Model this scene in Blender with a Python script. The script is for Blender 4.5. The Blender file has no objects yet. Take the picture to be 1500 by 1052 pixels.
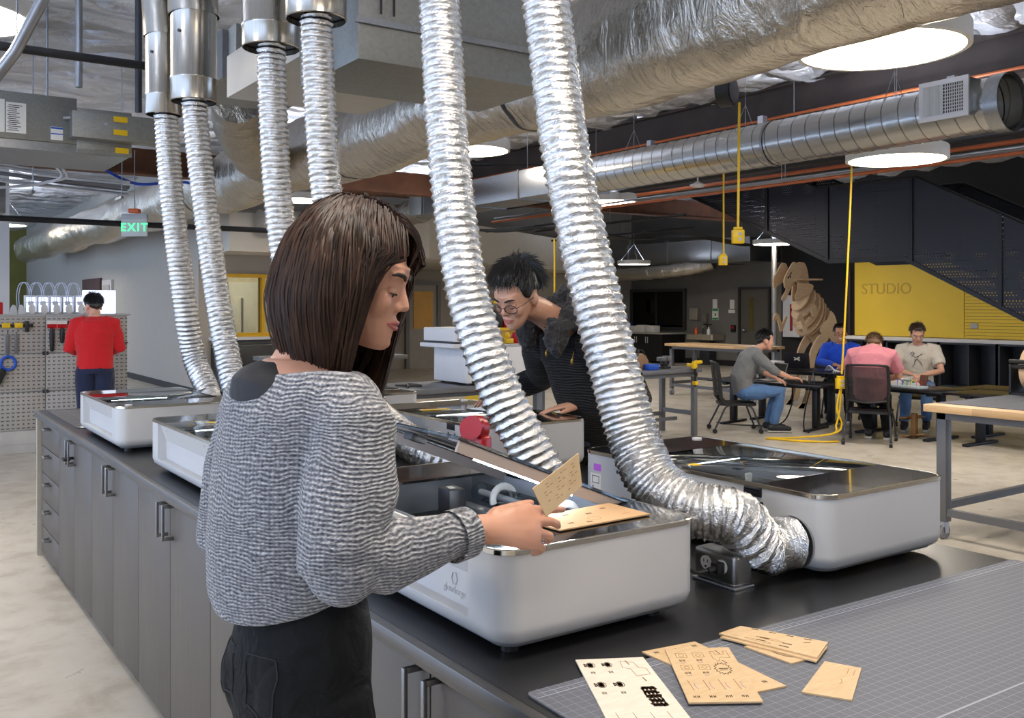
import bpy, bmesh, math, random
from mathutils import Vector, Matrix, Quaternion, noise
R = math.radians
PI = math.pi
COL = bpy.context.scene.collection
random.seed(7)

def V(*a):
    return Vector(a[0] if len(a) == 1 else a)

# ------------------------------------------------------------------ objects
def tag(o, label=None, cat=None, group=None, kind=None):
    if label: o['label'] = label
    if cat: o['category'] = cat
    if group: o['group'] = group
    if kind: o['kind'] = kind
    return o

def thing(name, label, cat, loc=(0, 0, 0), rz=0, group=None):
    o = bpy.data.objects.new(name, None)
    o.empty_display_size = .1
    COL.objects.link(o)
    o.location = loc
    o.rotation_euler = (0, 0, rz)
    return tag(o, label, cat, group)

def kids(o):
    return [c for c in COL.objects if c.parent == o]

def copy_tree(o, parent=None):
    c = o.copy()
    COL.objects.link(c)
    if parent: c.parent = parent
    for ch in kids(o):
        copy_tree(ch, c)
    return c

def dup(o, loc, rz=0, label=None, group=None):
    c = copy_tree(o)
    c.location = loc
    c.rotation_euler = (0, 0, rz)
    if label: c['label'] = label
    if group: c['group'] = group
    return c

class MB:
    """collects shapes, links them as one mesh object"""
    def __init__(s):
        s.v, s.f = [], []
    def add(s, vs, fs, M=None):
        b = len(s.v)
        s.v += [(M @ Vector(p)) if M else Vector(p) for p in vs]
        s.f += [tuple(i + b for i in f) for f in fs]
        return s
    def box(s, lo, hi, bev=0, M=None, seg=2):
        lo, hi = Vector(lo), Vector(hi)
        bm = bmesh.new()
        bmesh.ops.create_cube(bm, size=1)
        for v in bm.verts:
            v.co = Vector(((v.co[i] + .5) * (hi[i] - lo[i]) + lo[i]) for i in range(3))
        if bev:
            bmesh.ops.bevel(bm, geom=list(bm.edges), offset=bev, segments=seg, profile=.5, affect='EDGES')
        bm.verts.index_update()
        s.add([v.co.copy() for v in bm.verts], [[v.index for v in f.verts] for f in bm.faces], M)
        bm.free()
        return s
    def tube(s, path, r, n=8, caps=True, M=None, ry=None, up=None, round_caps=False):
        P = [Vector(p) for p in path]
        m = len(P)
        rs = list(r) if hasattr(r, '__len__') else [r] * m
        rys = rs if ry is None else (list(ry) if hasattr(ry, '__len__') else [ry] * m)
        if round_caps:
            t0 = (P[0] - P[1]).normalized(); t1 = (P[-1] - P[-2]).normalized()
            P = [P[0] + t0 * rs[0] * .85, P[0] + t0 * rs[0] * .5] + P + [P[-1] + t1 * rs[-1] * .5, P[-1] + t1 * rs[-1] * .85]
            rys = [rys[0] * .4, rys[0] * .82] + list(rys) + [rys[-1] * .82, rys[-1] * .4]
            rs = [rs[0] * .4, rs[0] * .82] + list(rs) + [rs[-1] * .82, rs[-1] * .4]
            m = len(P)
        T = []
        for i in range(m):
            a = P[max(i - 1, 0)]; b = P[min(i + 1, m - 1)]
            t = (b - a)
            T.append(t.normalized() if t.length > 1e-9 else Vector((0, 0, 1)))
        u = Vector(up) if up else (Vector((0, 0, 1)) if abs(T[0].z) < .9 else Vector((1, 0, 0)))
        vs, fs = [], []
        for i in range(m):
            x = u.cross(T[i])
            if x.length < 1e-6: x = Vector((1, 0, 0)).cross(T[i])
            x.normalize()
            y = T[i].cross(x).normalized()
            if not up: u = y
            for k in range(n):
                a = 2 * PI * k / n
                vs.append(P[i] + x * math.cos(a) * rs[i] + y * math.sin(a) * rys[i])
        for i in range(m - 1):
            for k in range(n):
                k2 = (k + 1) % n
                fs.append((i * n + k, i * n + k2, (i + 1) * n + k2, (i + 1) * n + k))
        if caps:
            fs.append(tuple(range(n))[::-1])
            fs.append(tuple((m - 1) * n + k for k in range(n)))
        return s.add(vs, fs, M)
    def cyl(s, p0, p1, r0, r1=None, n=20, caps=True, M=None):
        return s.tube([p0, p1], [r0, r0 if r1 is None else r1], n, caps, M)
    def ell(s, c, r, M=None, n=14, m=9):
        if not hasattr(r, '__len__'): r = (r, r, r)
        vs, fs = [], []
        c = Vector(c)
        vs.append(c + Vector((0, 0, r[2])))
        for j in range(1, m):
            t = PI * j / m
            for k in range(n):
                a = 2 * PI * k / n
                vs.append(c + Vector((r[0] * math.sin(t) * math.cos(a), r[1] * math.sin(t) * math.sin(a), r[2] * math.cos(t))))
        vs.append(c - Vector((0, 0, r[2])))
        for k in range(n):
            fs.append((0, 1 + k, 1 + (k + 1) % n))
            fs.append((len(vs) - 1, 1 + (m - 2) * n + (k + 1) % n, 1 + (m - 2) * n + k))
        for j in range(m - 2):
            for k in range(n):
                a = 1 + j * n + k; b = 1 + j * n + (k + 1) % n
                fs.append((a, a + n, b + n, b))
        return s.add(vs, fs, M)
    def prism(s, poly, z0, z1, M=None, caps=True):
        n = len(poly)
        vs = [(p[0], p[1], z0) for p in poly] + [(p[0], p[1], z1) for p in poly]
        fs = [(i, (i + 1) % n, n + (i + 1) % n, n + i) for i in range(n)]
        if caps:
            fs += [tuple(range(n))[::-1], tuple(range(n, 2 * n))]
        return s.add(vs, fs, M)
    def loops(s, loops, M=None, cap0=True, cap1=True):
        n = len(loops[0])
        vs = [p for l in loops for p in l]
        fs = []
        for i in range(len(loops) - 1):
            for k in range(n):
                k2 = (k + 1) % n
                fs.append((i * n + k, i * n + k2, (i + 1) * n + k2, (i + 1) * n + k))
        if cap0: fs.append(tuple(range(n))[::-1])
        if cap1: fs.append(tuple((len(loops) - 1) * n + k for k in range(n)))
        return s.add(vs, fs, M)
    def lathe(s, prof, n=32, M=None, caps=False):
        L = []
        for r, z in prof:
            L.append([(r * math.cos(2 * PI * k / n), r * math.sin(2 * PI * k / n), z) for k in range(n)])
        return s.loops(L, M, caps, caps)
    def rings(s, rs, n=20, M=None):
        """horizontal-ish elliptical rings: (cx,cy,cz,rx,ry[,pitch])"""
        L = []
        for q in rs:
            cx, cy, cz, rx, ry = q[:5]
            pt = q[5] if len(q) > 5 else 0
            pw = q[6] if len(q) > 6 else 1
            l = []
            for k in range(n):
                a = 2 * PI * k / n
                ca, sa = math.cos(a), math.sin(a)
                if pw != 1:
                    ca = math.copysign(abs(ca) ** pw, ca); sa = math.copysign(abs(sa) ** pw, sa)
                x, y = rx * ca, ry * sa
                l.append((cx + x, cy + y * math.cos(pt), cz + y * math.sin(pt)))
            L.append(l)
        return s.loops(L, M)
    def mesh(s, name='mesh', sharp=40):
        me = bpy.data.meshes.new(name)
        me.from_pydata([tuple(p) for p in s.v], [], s.f)
        bm = bmesh.new(); bm.from_mesh(me)
        bmesh.ops.recalc_face_normals(bm, faces=bm.faces)
        bm.to_mesh(me); bm.free()
        if sharp is not None:
            me.polygons.foreach_set('use_smooth', [True] * len(me.polygons))
            me.set_sharp_from_angle(angle=R(sharp))
        return me
    def build(s, name, mat=None, parent=None, sharp=40):
        me = s.mesh(name, sharp)
        o = bpy.data.objects.new(name, me)
        COL.objects.link(o)
        if mat: me.materials.append(mat)
        if parent: o.parent = parent
        return o
    def fuse(s, name, mat, parent=None, voxel=.006, smooth=4, factor=.5):
        """one continuous surface from everything collected"""
        me = s.mesh(name + '_tmp')
        t = bpy.data.objects.new('tmp_fuse', me)
        COL.objects.link(t)
        m = t.modifiers.new('r', 'REMESH'); m.mode = 'VOXEL'; m.voxel_size = voxel; m.use_smooth_shade = True
        if smooth:
            k = t.modifiers.new('s', 'SMOOTH'); k.factor = factor; k.iterations = smooth
        dg = bpy.context.evaluated_depsgraph_get()
        out = bpy.data.meshes.new_from_object(t.evaluated_get(dg))
        bpy.data.objects.remove(t); bpy.data.meshes.remove(me)
        out.name = name
        out.materials.clear()
        if mat: out.materials.append(mat)
        out.polygons.foreach_set('use_smooth', [True] * len(out.polygons))
        o = bpy.data.objects.new(name, out)
        COL.objects.link(o)
        if parent: o.parent = parent
        return o

def rrect(x0, x1, y0, y1, r, n=6):
    P = []
    for cx, cy, a0 in ((x1 - r, y1 - r, 0), (x0 + r, y1 - r, 90), (x0 + r, y0 + r, 180), (x1 - r, y0 + r, 270)):
        for i in range(n + 1):
            a = R(a0 + 90 * i / n)
            P.append((cx + r * math.cos(a), cy + r * math.sin(a)))
    return P

def spline(pts, k=8):
    """Catmull-Rom through pts (each a tuple of any length)"""
    P = [Vector(p) for p in pts]
    out = []
    for i in range(len(P) - 1):
        a = P[i - 1] if i > 0 else P[i] * 2 - P[i + 1]
        b, c = P[i], P[i + 1]
        d = P[i + 2] if i + 2 < len(P) else P[i + 1] * 2 - P[i]
        for j in range(k):
            t = j / k
            out.append(.5 * ((2 * b) + (c - a) * t + (2 * a - 5 * b + 4 * c - d) * t * t + (3 * b - a - 3 * c + d) * t ** 3))
    out.append(P[-1])
    return out

def at(loc, rz=0, ry=0, rx=0, sc=1):
    return Matrix.Translation(Vector(loc)) @ Matrix.Rotation(rz, 4, 'Z') @ Matrix.Rotation(ry, 4, 'Y') @ Matrix.Rotation(rx, 4, 'X') @ Matrix.Scale(sc, 4)

def one(name, mb, mat, label, cat, group=None, loc=None, sharp=40):
    o = mb.build(name, mat, None, sharp)
    if loc: o.location = loc
    return tag(o, label, cat, group)

def struct(name, mb, mat, sharp=40, parent=None):
    o = mb.build(name, mat, parent, sharp)
    if not parent: o['kind'] = 'structure'
    return o

def text_mesh(txt, size, depth=.002, spacing=1.0, bold=0):
    cu = bpy.data.curves.new('txt', 'FONT')
    cu.body = txt; cu.size = size; cu.extrude = depth; cu.align_x = 'CENTER'; cu.align_y = 'CENTER'
    cu.space_character = spacing; cu.offset = bold
    t = bpy.data.objects.new('tmp_txt', cu)
    COL.objects.link(t)
    dg = bpy.context.evaluated_depsgraph_get()
    me = bpy.data.meshes.new_from_object(t.evaluated_get(dg))
    bpy.data.objects.remove(t)
    return me

def text_obj(name, txt, size, M, mat, parent=None, depth=.002, spacing=1.0, bold=0):
    me = text_mesh(txt, size, depth, spacing, bold)
    me.transform(M)
    me.materials.clear(); me.materials.append(mat)
    o = bpy.data.objects.new(name, me)
    COL.objects.link(o)
    if parent: o.parent = parent
    return o

# ------------------------------------------------------------------ materials
def lin(c):
    c = [x / 255 for x in c]
    return tuple((x / 12.92 if x <= .04045 else ((x + .055) / 1.055) ** 2.4) for x in c) + (1,)

class NT:
    def __init__(s, name):
        s.m = bpy.data.materials.new(name); s.m.use_nodes = True
        s.n = s.m.node_tree.nodes; s.l = s.m.node_tree.links
        s.b = s.n['Principled BSDF']; s.out = s.n['Material Output']
    def node(s, t, **k):
        q = s.n.new(t)
        for a, v in k.items():
            if a in q.inputs: q.inputs[a].default_value = v
            else: setattr(q, a, v)
        return q
    def link(s, a, b): s.l.new(a, b)
    def coord(s, scale=(1, 1, 1), out='Object', rot=(0, 0, 0)):
        t = s.node('ShaderNodeTexCoord'); m = s.node('ShaderNodeMapping')
        m.inputs['Scale'].default_value = scale; m.inputs['Rotation'].default_value = rot
        s.link(t.outputs[out], m.inputs[0]); return m.outputs[0]
    def noise(s, vec, scale=5, detail=4, rough=.55, dist=0):
        q = s.node('ShaderNodeTexNoise'); q.inputs['Scale'].default_value = scale; q.inputs['Detail'].default_value = detail
        q.inputs['Roughness'].default_value = rough; q.inputs['Distortion'].default_value = dist
        if vec: s.link(vec, q.inputs['Vector'])
        return q.outputs['Fac']
    def ramp(s, fac, stops):
        q = s.node('ShaderNodeValToRGB')
        e = q.color_ramp.elements
        while len(e) < len(stops): e.new(.5)
        for i, (p, c) in enumerate(stops):
            e[i].position = p; e[i].color = c if len(c) == 4 else lin(c)
        s.link(fac, q.inputs[0]); return q.outputs[0]
    def bump(s, h, strength=.3, dist=.01, prev=None):
        q = s.node('ShaderNodeBump'); q.inputs['Strength'].default_value = strength; q.inputs['Distance'].default_value = dist
        s.link(h, q.inputs['Height'])
        if prev: s.link(prev, q.inputs['Normal'])
        s.link(q.outputs[0], s.b.inputs['Normal']); return q.outputs[0]
    def math(s, op, a, b=None, c=None):
        q = s.node('ShaderNodeMath'); q.operation = op
        for i, x in enumerate((a, b, c)):
            if x is None: continue
            if isinstance(x, (int, float)): q.inputs[i].default_value = x
            else: s.link(x, q.inputs[i])
        return q.outputs[0]
    def mix(s, fac, a, b):
        q = s.node('ShaderNodeMix'); q.data_type = 'RGBA'
        for sock, x in ((q.inputs[0], fac), (q.inputs[6], a), (q.inputs[7], b)):
            if isinstance(x, (int, float, tuple)): sock.default_value = x
            else: s.link(x, sock)
        return q.outputs[2]
    def sep(s, vec):
        q = s.node('ShaderNodeSeparateXYZ'); s.link(vec, q.inputs[0]); return q.outputs

MATS = {}
def mat(name, rgb, rough=.6, metal=0, bump=0, bscale=60, var=.06, vscale=6, spec=.5, coat=0, emit=0, stretch=(1, 1, 1)):
    if name in MATS: return MATS[name]
    t = NT(name)
    c = lin(rgb)
    v = t.coord(stretch)
    f = t.noise(v, vscale, 3)
    lo = tuple(max(0, x * (1 - var)) for x in c[:3]) + (1,)
    hi = tuple(min(1, x * (1 + var)) for x in c[:3]) + (1,)
    t.link(t.ramp(f, [(.3, lo), (.7, hi)]), t.b.inputs['Base Color'])
    t.b.inputs['Roughness'].default_value = rough
    t.b.inputs['Metallic'].default_value = metal
    t.b.inputs['Specular IOR Level'].default_value = spec
    t.b.inputs['Coat Weight'].default_value = coat
    if emit:
        t.b.inputs['Emission Color'].default_value = c
        t.b.inputs['Emission Strength'].default_value = emit
    if bump:
        t.bump(t.noise(v, bscale, 4), bump, .004)
    MATS[name] = t.m
    return t.m
# ------------------------------------------------------------------ material library
def m_concrete():
    t = NT('concrete'); v = t.coord()
    n1 = t.noise(v, .55, 6, .6, .6); n2 = t.noise(v, 3.2, 7, .65, .3); n3 = t.noise(v, 40, 4, .6)
    a = t.ramp(n1, [(.32, (172, 164, 150)), (.55, (196, 189, 176)), (.72, (208, 203, 192))])
    b = t.ramp(n2, [(.34, (150, 140, 126)), (.52, (204, 198, 186)), (.7, (216, 212, 203))])
    t.link(t.mix(.45, a, b), t.b.inputs['Base Color'])
    t.link(t.ramp(n2, [(.3, (.42,) * 3 + (1,)), (.7, (.26,) * 3 + (1,))]), t.b.inputs['Roughness'])
    t.bump(n3, .06, .003)
    return t.m
def m_foil(name, rgb=(206, 202, 196), rough=.27, s1=7, s2=34, b1=.9, b2=.5, stretch=(1, 1, 1), metal=1.0):
    t = NT(name); v = t.coord(stretch)
    n1 = t.noise(v, s1, 5, .6, 1.2); n2 = t.noise(v, s2, 4, .6, .6)
    c = lin(rgb)
    t.link(t.ramp(n2, [(.3, tuple(x * .8 for x in c[:3]) + (1,)), (.7, c)]), t.b.inputs['Base Color'])
    t.b.inputs['Metallic'].default_value = metal
    t.b.inputs['Roughness'].default_value = rough
    p = t.bump(n1, b1, .03)
    t.bump(n2, b2, .008, p)
    return t.m
def m_brushed(name, rgb, rough=.3, stretch=(60, 60, 1)):
    t = NT(name); v = t.coord(stretch)
    n = t.noise(v, 3, 3)
    c = lin(rgb)
    t.link(t.ramp(n, [(.3, tuple(x * .85 for x in c[:3]) + (1,)), (.7, c)]), t.b.inputs['Base Color'])
    t.b.inputs['Metallic'].default_value = 1
    t.link(t.ramp(n, [(.2, (rough * .8,) * 3 + (1,)), (.8, (rough * 1.25,) * 3 + (1,))]), t.b.inputs['Roughness'])
    return t.m
def m_galv(name='galvanised', rgb=(150, 152, 154), rough=.36):
    t = NT(name); v = t.coord()
    q = t.node('ShaderNodeTexVoronoi'); q.inputs['Scale'].default_value = 60; t.link(v, q.inputs['Vector'])
    c = lin(rgb)
    sx = t.sep(q.outputs['Color'])
    t.link(t.ramp(sx[0], [(0, tuple(x * .93 for x in c[:3]) + (1,)), (1, tuple(min(1, x * 1.06) for x in c[:3]) + (1,))]), t.b.inputs['Base Color'])
    t.b.inputs['Metallic'].default_value = 1; t.b.inputs['Roughness'].default_value = rough
    t.bump(t.noise(v, 3, 3), .12, .02)
    return t.m
def m_spiral():
    t = NT('spiral_duct_steel'); v = t.coord()
    s = t.sep(v)
    ang = t.math('DIVIDE', t.math('ARCTAN2', s[2], s[0]), 2 * PI)
    ph = t.math('FRACT', t.math('ADD', t.math('MULTIPLY', s[1], 1 / .16), ang))
    seam = t.math('LESS_THAN', ph, .075)
    c = t.mix(seam, lin((178, 178, 176)), lin((120, 118, 114)))
    t.link(c, t.b.inputs['Base Color'])
    t.b.inputs['Metallic'].default_value = 1; t.b.inputs['Roughness'].default_value = .25
    p = t.bump(t.math('SUBTRACT', 1, t.math('ABSOLUTE', t.math('SUBTRACT', ph, .04))), .5, .01)
    t.bump(t.noise(v, 5, 3), .1, .02, p)
    return t.m
def m_knit():
    t = NT('heather_knit'); v = t.coord()
    nz = t.noise(v, 9, 3, .5, 0)
    s = t.sep(v)
    rows = t.math('ADD', t.math('MULTIPLY', s[2], 170), t.math('MULTIPLY', nz, 8))
    w1 = t.math('SINE', t.math('MULTIPLY', rows, 6.283 / 1.0))
    colv = t.math('SINE', t.math('ADD', t.math('MULTIPLY', t.math('ADD', s[0], t.math('MULTIPLY', s[1], -1)), 620), t.math('MULTIPLY', w1, 1.2)))
    fl = t.noise(t.coord((1, 1, 2.6)), 120, 3, .7)
    h = t.math('ADD', t.math('MULTIPLY', w1, .5), t.math('MULTIPLY', colv, .16))
    k = t.math('ADD', t.math('MULTIPLY', h, .26), t.math('MULTIPLY', fl, .95))
    t.link(t.ramp(k, [(.16, (32, 33, 41)), (.4, (94, 95, 102)), (.58, (152, 153, 157)), (.8, (212, 211, 210))]), t.b.inputs['Base Color'])
    t.b.inputs['Roughness'].default_value = .95
    t.b.inputs['Sheen Weight'].default_value = .25
    p = t.bump(h, .7, .004)
    t.bump(fl, .3, .004, p)
    return t.m
def m_skin(name, rgb, rough=.46):
    t = NT(name); v = t.coord()
    c = lin(rgb)
    n = t.noise(v, 18, 4); n2 = t.noise(v, 300, 3)
    t.link(t.ramp(n, [(.3, (c[0] * .93, c[1] * .86, c[2] * .83, 1)), (.7, c)]), t.b.inputs['Base Color'])
    t.b.inputs['Roughness'].default_value = rough
    t.b.inputs['Subsurface Weight'].default_value = .12
    t.b.inputs['Subsurface Radius'].default_value = (.012, .005, .003)
    t.b.inputs['Subsurface Scale'].default_value = .4
    t.bump(n2, .06, .001)
    return t.m
def m_hair(name, dark, light, rough=.32):
    t = NT(name); v = t.coord((1, 1, .08))
    n = t.noise(v, 70, 4, .7)
    t.link(t.ramp(n, [(.3, dark), (.75, light)]), t.b.inputs['Base Color'])
    t.b.inputs['Roughness'].default_value = rough
    t.b.inputs['Anisotropic'].default_value = .6
    t.b.inputs['Specular IOR Level'].default_value = .6
    return t.m
def m_fabric(name, rgb, sc=400, var=.2, bump=.3, rough=.92, fold=9, fb=.5):
    t = NT(name); v = t.coord(); c = lin(rgb)
    n = t.noise(v, sc, 3, .7); n1 = t.noise(v, fold, 3, .5, .8)
    t.link(t.ramp(n, [(.3, tuple(x * (1 - var) for x in c[:3]) + (1,)), (.7, tuple(min(1, x * (1 + var)) for x in c[:3]) + (1,))]), t.b.inputs['Base Color'])
    t.b.inputs['Roughness'].default_value = rough
    t.b.inputs['Sheen Weight'].default_value = .15
    p = t.bump(n1, fb, .03)
    t.bump(n, bump, .002, p)
    return t.m
def m_cable_knit():
    t = NT('black_ribbed_knit'); v = t.coord()
    s = t.sep(v)
    w = t.math('SINE', t.math('ADD', t.math('MULTIPLY', s[2], 520), t.math('MULTIPLY', t.noise(v, 9, 2), 12)))
    t.link(t.ramp(w, [(.0, (13, 13, 14)), (.9, (30, 30, 32))]), t.b.inputs['Base Color'])
    t.b.inputs['Roughness'].default_value = .9
    t.bump(w, .7, .006)
    return t.m
def m_wood(name, a, b, scale=3, stretch=(1, 9, 9), rough=.5, plank=0, axis=0):
    t = NT(name); v = t.coord(stretch)
    n = t.noise(v, scale, 6, .6, .7)
    col = t.ramp(n, [(.3, a), (.7, b)])
    if plank:
        s = t.sep(t.coord())
        cell = t.math('FLOOR', t.math('DIVIDE', s[axis], plank))
        w = t.node('ShaderNodeTexWhiteNoise'); w.noise_dimensions = '2D'
        cm = t.node('ShaderNodeCombineXYZ'); t.link(cell, cm.inputs[0])
        lng = t.math('FLOOR', t.math('ADD', t.math('MULTIPLY', s[1 - axis], 2.3), t.math('MULTIPLY', cell, .37)))
        t.link(lng, cm.inputs[1]); t.link(cm.outputs[0], w.inputs['Vector'])
        col = t.mix(t.math('MULTIPLY', w.outputs['Value'], .5), col, lin(tuple(int(x * .78) for x in a)))
    t.link(col, t.b.inputs['Base Color'])
    t.b.inputs['Roughness'].default_value = rough
    t.bump(n, .08, .003)
    return t.m
def m_grid(name, base, line, cell=.0254, w=.045, major=6, majw=.03):
    t = NT(name); s = t.sep(t.coord())
    def lines(c, cl, wd):
        f = t.math('FRACT', t.math('DIVIDE', c, cl))
        return t.math('GREATER_THAN', t.math('ABSOLUTE', t.math('SUBTRACT', f, .5)), .5 - wd)
    g = t.math('MAXIMUM', lines(s[0], cell, w), lines(s[1], cell, w))
    g2 = t.math('MAXIMUM', lines(s[0], cell * major, majw), lines(s[1], cell * major, majw))
    n = t.noise(t.coord(), 30, 3)
    bc = t.ramp(n, [(.3, base), (.7, tuple(min(255, int(x * 1.14)) for x in base))])
    c = t.mix(t.math('MULTIPLY', g, .55), bc, lin(line))
    c = t.mix(t.math('MULTIPLY', g2, .35), c, lin(line))
    t.link(c, t.b.inputs['Base Color'])
    t.b.inputs['Roughness'].default_value = .6; t.b.inputs['Specular IOR Level'].default_value = .3
    t.bump(t.noise(t.coord(), 350, 2), .08, .001)
    return t.m
def m_glass(name, tint=(240, 248, 248), refl=.9, ior=1.5):
    t = NT(name)
    t.n.remove(t.b)
    tr = t.node('ShaderNodeBsdfTransparent'); tr.inputs[0].default_value = lin(tint)
    gl = t.node('ShaderNodeBsdfGlossy'); gl.inputs['Roughness'].default_value = .02
    fr = t.node('ShaderNodeFresnel'); fr.inputs['IOR'].default_value = ior
    sm = t.noise(t.coord(), 9, 3)
    t.link(t.ramp(sm, [(.3, (.015,) * 3 + (1,)), (.8, (.05,) * 3 + (1,))]), gl.inputs['Roughness'])
    mx = t.node('ShaderNodeMixShader')
    t.link(t.math('MULTIPLY', fr.outputs[0], refl), mx.inputs[0]); t.link(tr.outputs[0], mx.inputs[1]); t.link(gl.outputs[0], mx.inputs[2])
    t.link(mx.outputs[0], t.out.inputs[0])
    return t.m
def m_perf(name, rgb=(24, 24, 30), cell=.05, hole=.27):
    """perforated sheet steel: hex array of real see-through holes"""
    t = NT(name); s = t.sep(t.coord())
    u = t.math('DIVIDE', s[1], cell); v = t.math('DIVIDE', s[2], cell * .866)
    row = t.math('FLOOR', v)
    off = t.math('MULTIPLY', t.math('MODULO', row, 2), .5)
    fu = t.math('SUBTRACT', t.math('FRACT', t.math('ADD', u, off)), .5)
    fv = t.math('MULTIPLY', t.math('SUBTRACT', t.math('FRACT', v), .5), .866)
    d = t.math('SQRT', t.math('ADD', t.math('MULTIPLY', fu, fu), t.math('MULTIPLY', fv, fv)))
    h = t.math('LESS_THAN', d, hole)
    t.b.inputs['Base Color'].default_value = lin(rgb); t.b.inputs['Roughness'].default_value = .45
    t.link(t.math('SUBTRACT', 1, h), t.b.inputs['Alpha'])
    return t.m
def m_peg():
    t = NT('pegboard_steel'); s = t.sep(t.coord())
    u = t.math('DIVIDE', s[0], .05); v = t.math('DIVIDE', s[2], .042)
    fu = t.math('ABSOLUTE', t.math('SUBTRACT', t.math('FRACT', u), .5))
    fv = t.math('ABSOLUTE', t.math('SUBTRACT', t.math('FRACT', v), .5))
    slot = t.math('MULTIPLY', t.math('LESS_THAN', fu, .33), t.math('LESS_THAN', fv, .13))
    dot = t.math('LESS_THAN', t.math('ADD', t.math('MULTIPLY', fu, fu), t.math('MULTIPLY', fv, fv)), .045)
    even = t.math('MODULO', t.math('FLOOR', v), 2)
    hole = t.mix(even, slot, dot)
    t.link(t.mix(hole, lin((176, 172, 166)), lin((92, 88, 84))), t.b.inputs['Base Color'])
    t.b.inputs['Roughness'].default_value = .5
    return t.m
def m_carbon():
    t = NT('black_patterned_glass'); s = t.sep(t.coord())
    a = t.math('SINE', t.math('MULTIPLY', t.math('ADD', s[0], s[1]), 700))
    b = t.math('SINE', t.math('MULTIPLY', t.math('SUBTRACT', s[0], s[1]), 700))
    k = t.math('GREATER_THAN', t.math('MULTIPLY', a, b), .2)
    t.link(t.mix(k, lin((14, 14, 15)), lin((36, 36, 37))), t.b.inputs['Base Color'])
    t.b.inputs['Roughness'].default_value = .1
    t.b.inputs['Coat Weight'].default_value = .6; t.b.inputs['Coat Roughness'].default_value = .03
    return t.m
def m_copper_pipe():
    return mat('orange_pipe', (178, 92, 48), .4, .2)
def m_emit(name, rgb, k, diff=(240, 240, 240)):
    t = NT(name)
    t.b.inputs['Base Color'].default_value = lin(diff)
    t.b.inputs['Emission Color'].default_value = lin(rgb); t.b.inputs['Emission Strength'].default_value = k
    n = t.noise(t.coord(), 4, 2)
    t.link(t.ramp(n, [(0, lin(diff)), (1, tuple(min(1, x * 1.02) for x in lin(diff)[:3]) + (1,))]), t.b.inputs['Base Color'])
    return t.m

CONC = m_concrete()
FOIL = m_foil('crinkled_foil', (226, 224, 220), .11, 45, 160, .3, .26)
def m_ceil():
    t = NT('white_insulation_blanket'); v = t.coord()
    s = t.sep(v)
    n0 = t.noise(v, .9, 3); n1 = t.noise(t.coord((.7, 1.2, 1)), 2.4, 4, .55, .2); n2 = t.noise(t.coord((1, .3, 1)), 22, 3)
    sw = t.math('ABSOLUTE', t.math('SINE', t.math('ADD', t.math('MULTIPLY', s[1], 7.5), t.math('MULTIPLY', n0, 7))))
    h = t.math('ADD', t.math('MULTIPLY', sw, .8), t.math('ADD', t.math('MULTIPLY', n1, 1.1), t.math('MULTIPLY', n2, .1)))
    t.link(t.ramp(n1, [(.3, (222, 222, 226)), (.7, (238, 238, 240))]), t.b.inputs['Base Color'])
    t.b.inputs['Metallic'].default_value = .35; t.b.inputs['Roughness'].default_value = .36
    t.bump(h, 1.0, .16)
    return t.m
DUCTWRAP = m_foil('foil_duct_wrap', (218, 211, 199), .27, 3.4, 24, 1.0, .55, (1, 2.2, 1))
DUCTWRAP2 = m_foil('foil_flex_wrap', (186, 180, 168), .34, 7, 30, .9, .5, (1, 1, 1))
CEILF = m_ceil()
STEEL = m_brushed('brushed_steel', (176, 170, 160), .24)
HANDLE = m_brushed('satin_handle_steel', (150, 150, 152), .33)
CHROME = m_brushed('chrome_trim', (206, 196, 178), .14, (4, 4, 4))
ALU = mat('satin_aluminium', (186, 188, 192), .35, 1, var=.04)
GALV = m_galv()
GALVD = m_galv('dull_galvanised_sheet', (150, 150, 146), .55)
SPIRAL = m_spiral()
WHITE = mat('white_shell', (192, 192, 192), .42, 0, var=.015)
WHITE2 = mat('white_plastic', (222, 222, 224), .45, 0, var=.02)
BLACKC = mat('black_worktop', (26, 26, 27), .3, 0, bump=.02, bscale=500, var=.15)
EDGE = m_brushed('worktop_edge_metal', (118, 116, 114), .38, (1, .3, 60))
CAB = m_brushed('bronze_laminate', (98, 90, 81), .5, (60, 60, 1))
CAB.node_tree.nodes['Principled BSDF'].inputs['Metallic'].default_value = .2
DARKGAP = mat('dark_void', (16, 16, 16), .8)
CARBON = m_carbon()
GLASS = m_glass('lid_glass', (222, 228, 230), .9, 1.5)
TUBEG = m_glass('tube_glass', (236, 242, 246), .8, 1.45)
WGLASS = m_glass('window_glass', (210, 214, 210), .7, 1.45)
BLACK = mat('black_plastic', (22, 22, 24), .45)
BLACKM = mat('black_powder_coat', (24, 24, 27), .42, .2)
CHARC = mat('charcoal_metal', (58, 60, 66), .42, .3)
GREYM = mat('grey_powder_coat', (104, 106, 110), .45, .2)
LGREY = mat('light_grey_paint', (178, 178, 180), .5)
RED = mat('red_plastic', (186, 18, 24), .3)
YEL = mat('yellow_plastic', (232, 190, 20), .45)
BLUE = mat('blue_plastic', (28, 82, 190), .4)
ORANGE = mat('orange_plastic', (214, 92, 30), .45)
PURPLE = mat('purple_sticker', (186, 96, 214), .6)
PAPER = mat('white_paper', (226, 224, 218), .8, var=.02)
GREEN = mat('green_print', (40, 140, 80), .6)
INK = mat('black_ink', (22, 20, 18), .7)
BURN = mat('burnt_engraving', (66, 46, 22), .8)
BURNL = mat('light_engraving', (142, 104, 60), .8)
BURNP = mat('violet_pencil', (120, 100, 170), .8)
RUST = mat('rust_primer_beam', (96, 58, 36), .75, 0, .2, 14, .35, 3)
DBEAM = mat('dark_beam_paint', (64, 54, 50), .7, 0, .2, 10, .25, 2)
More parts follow.
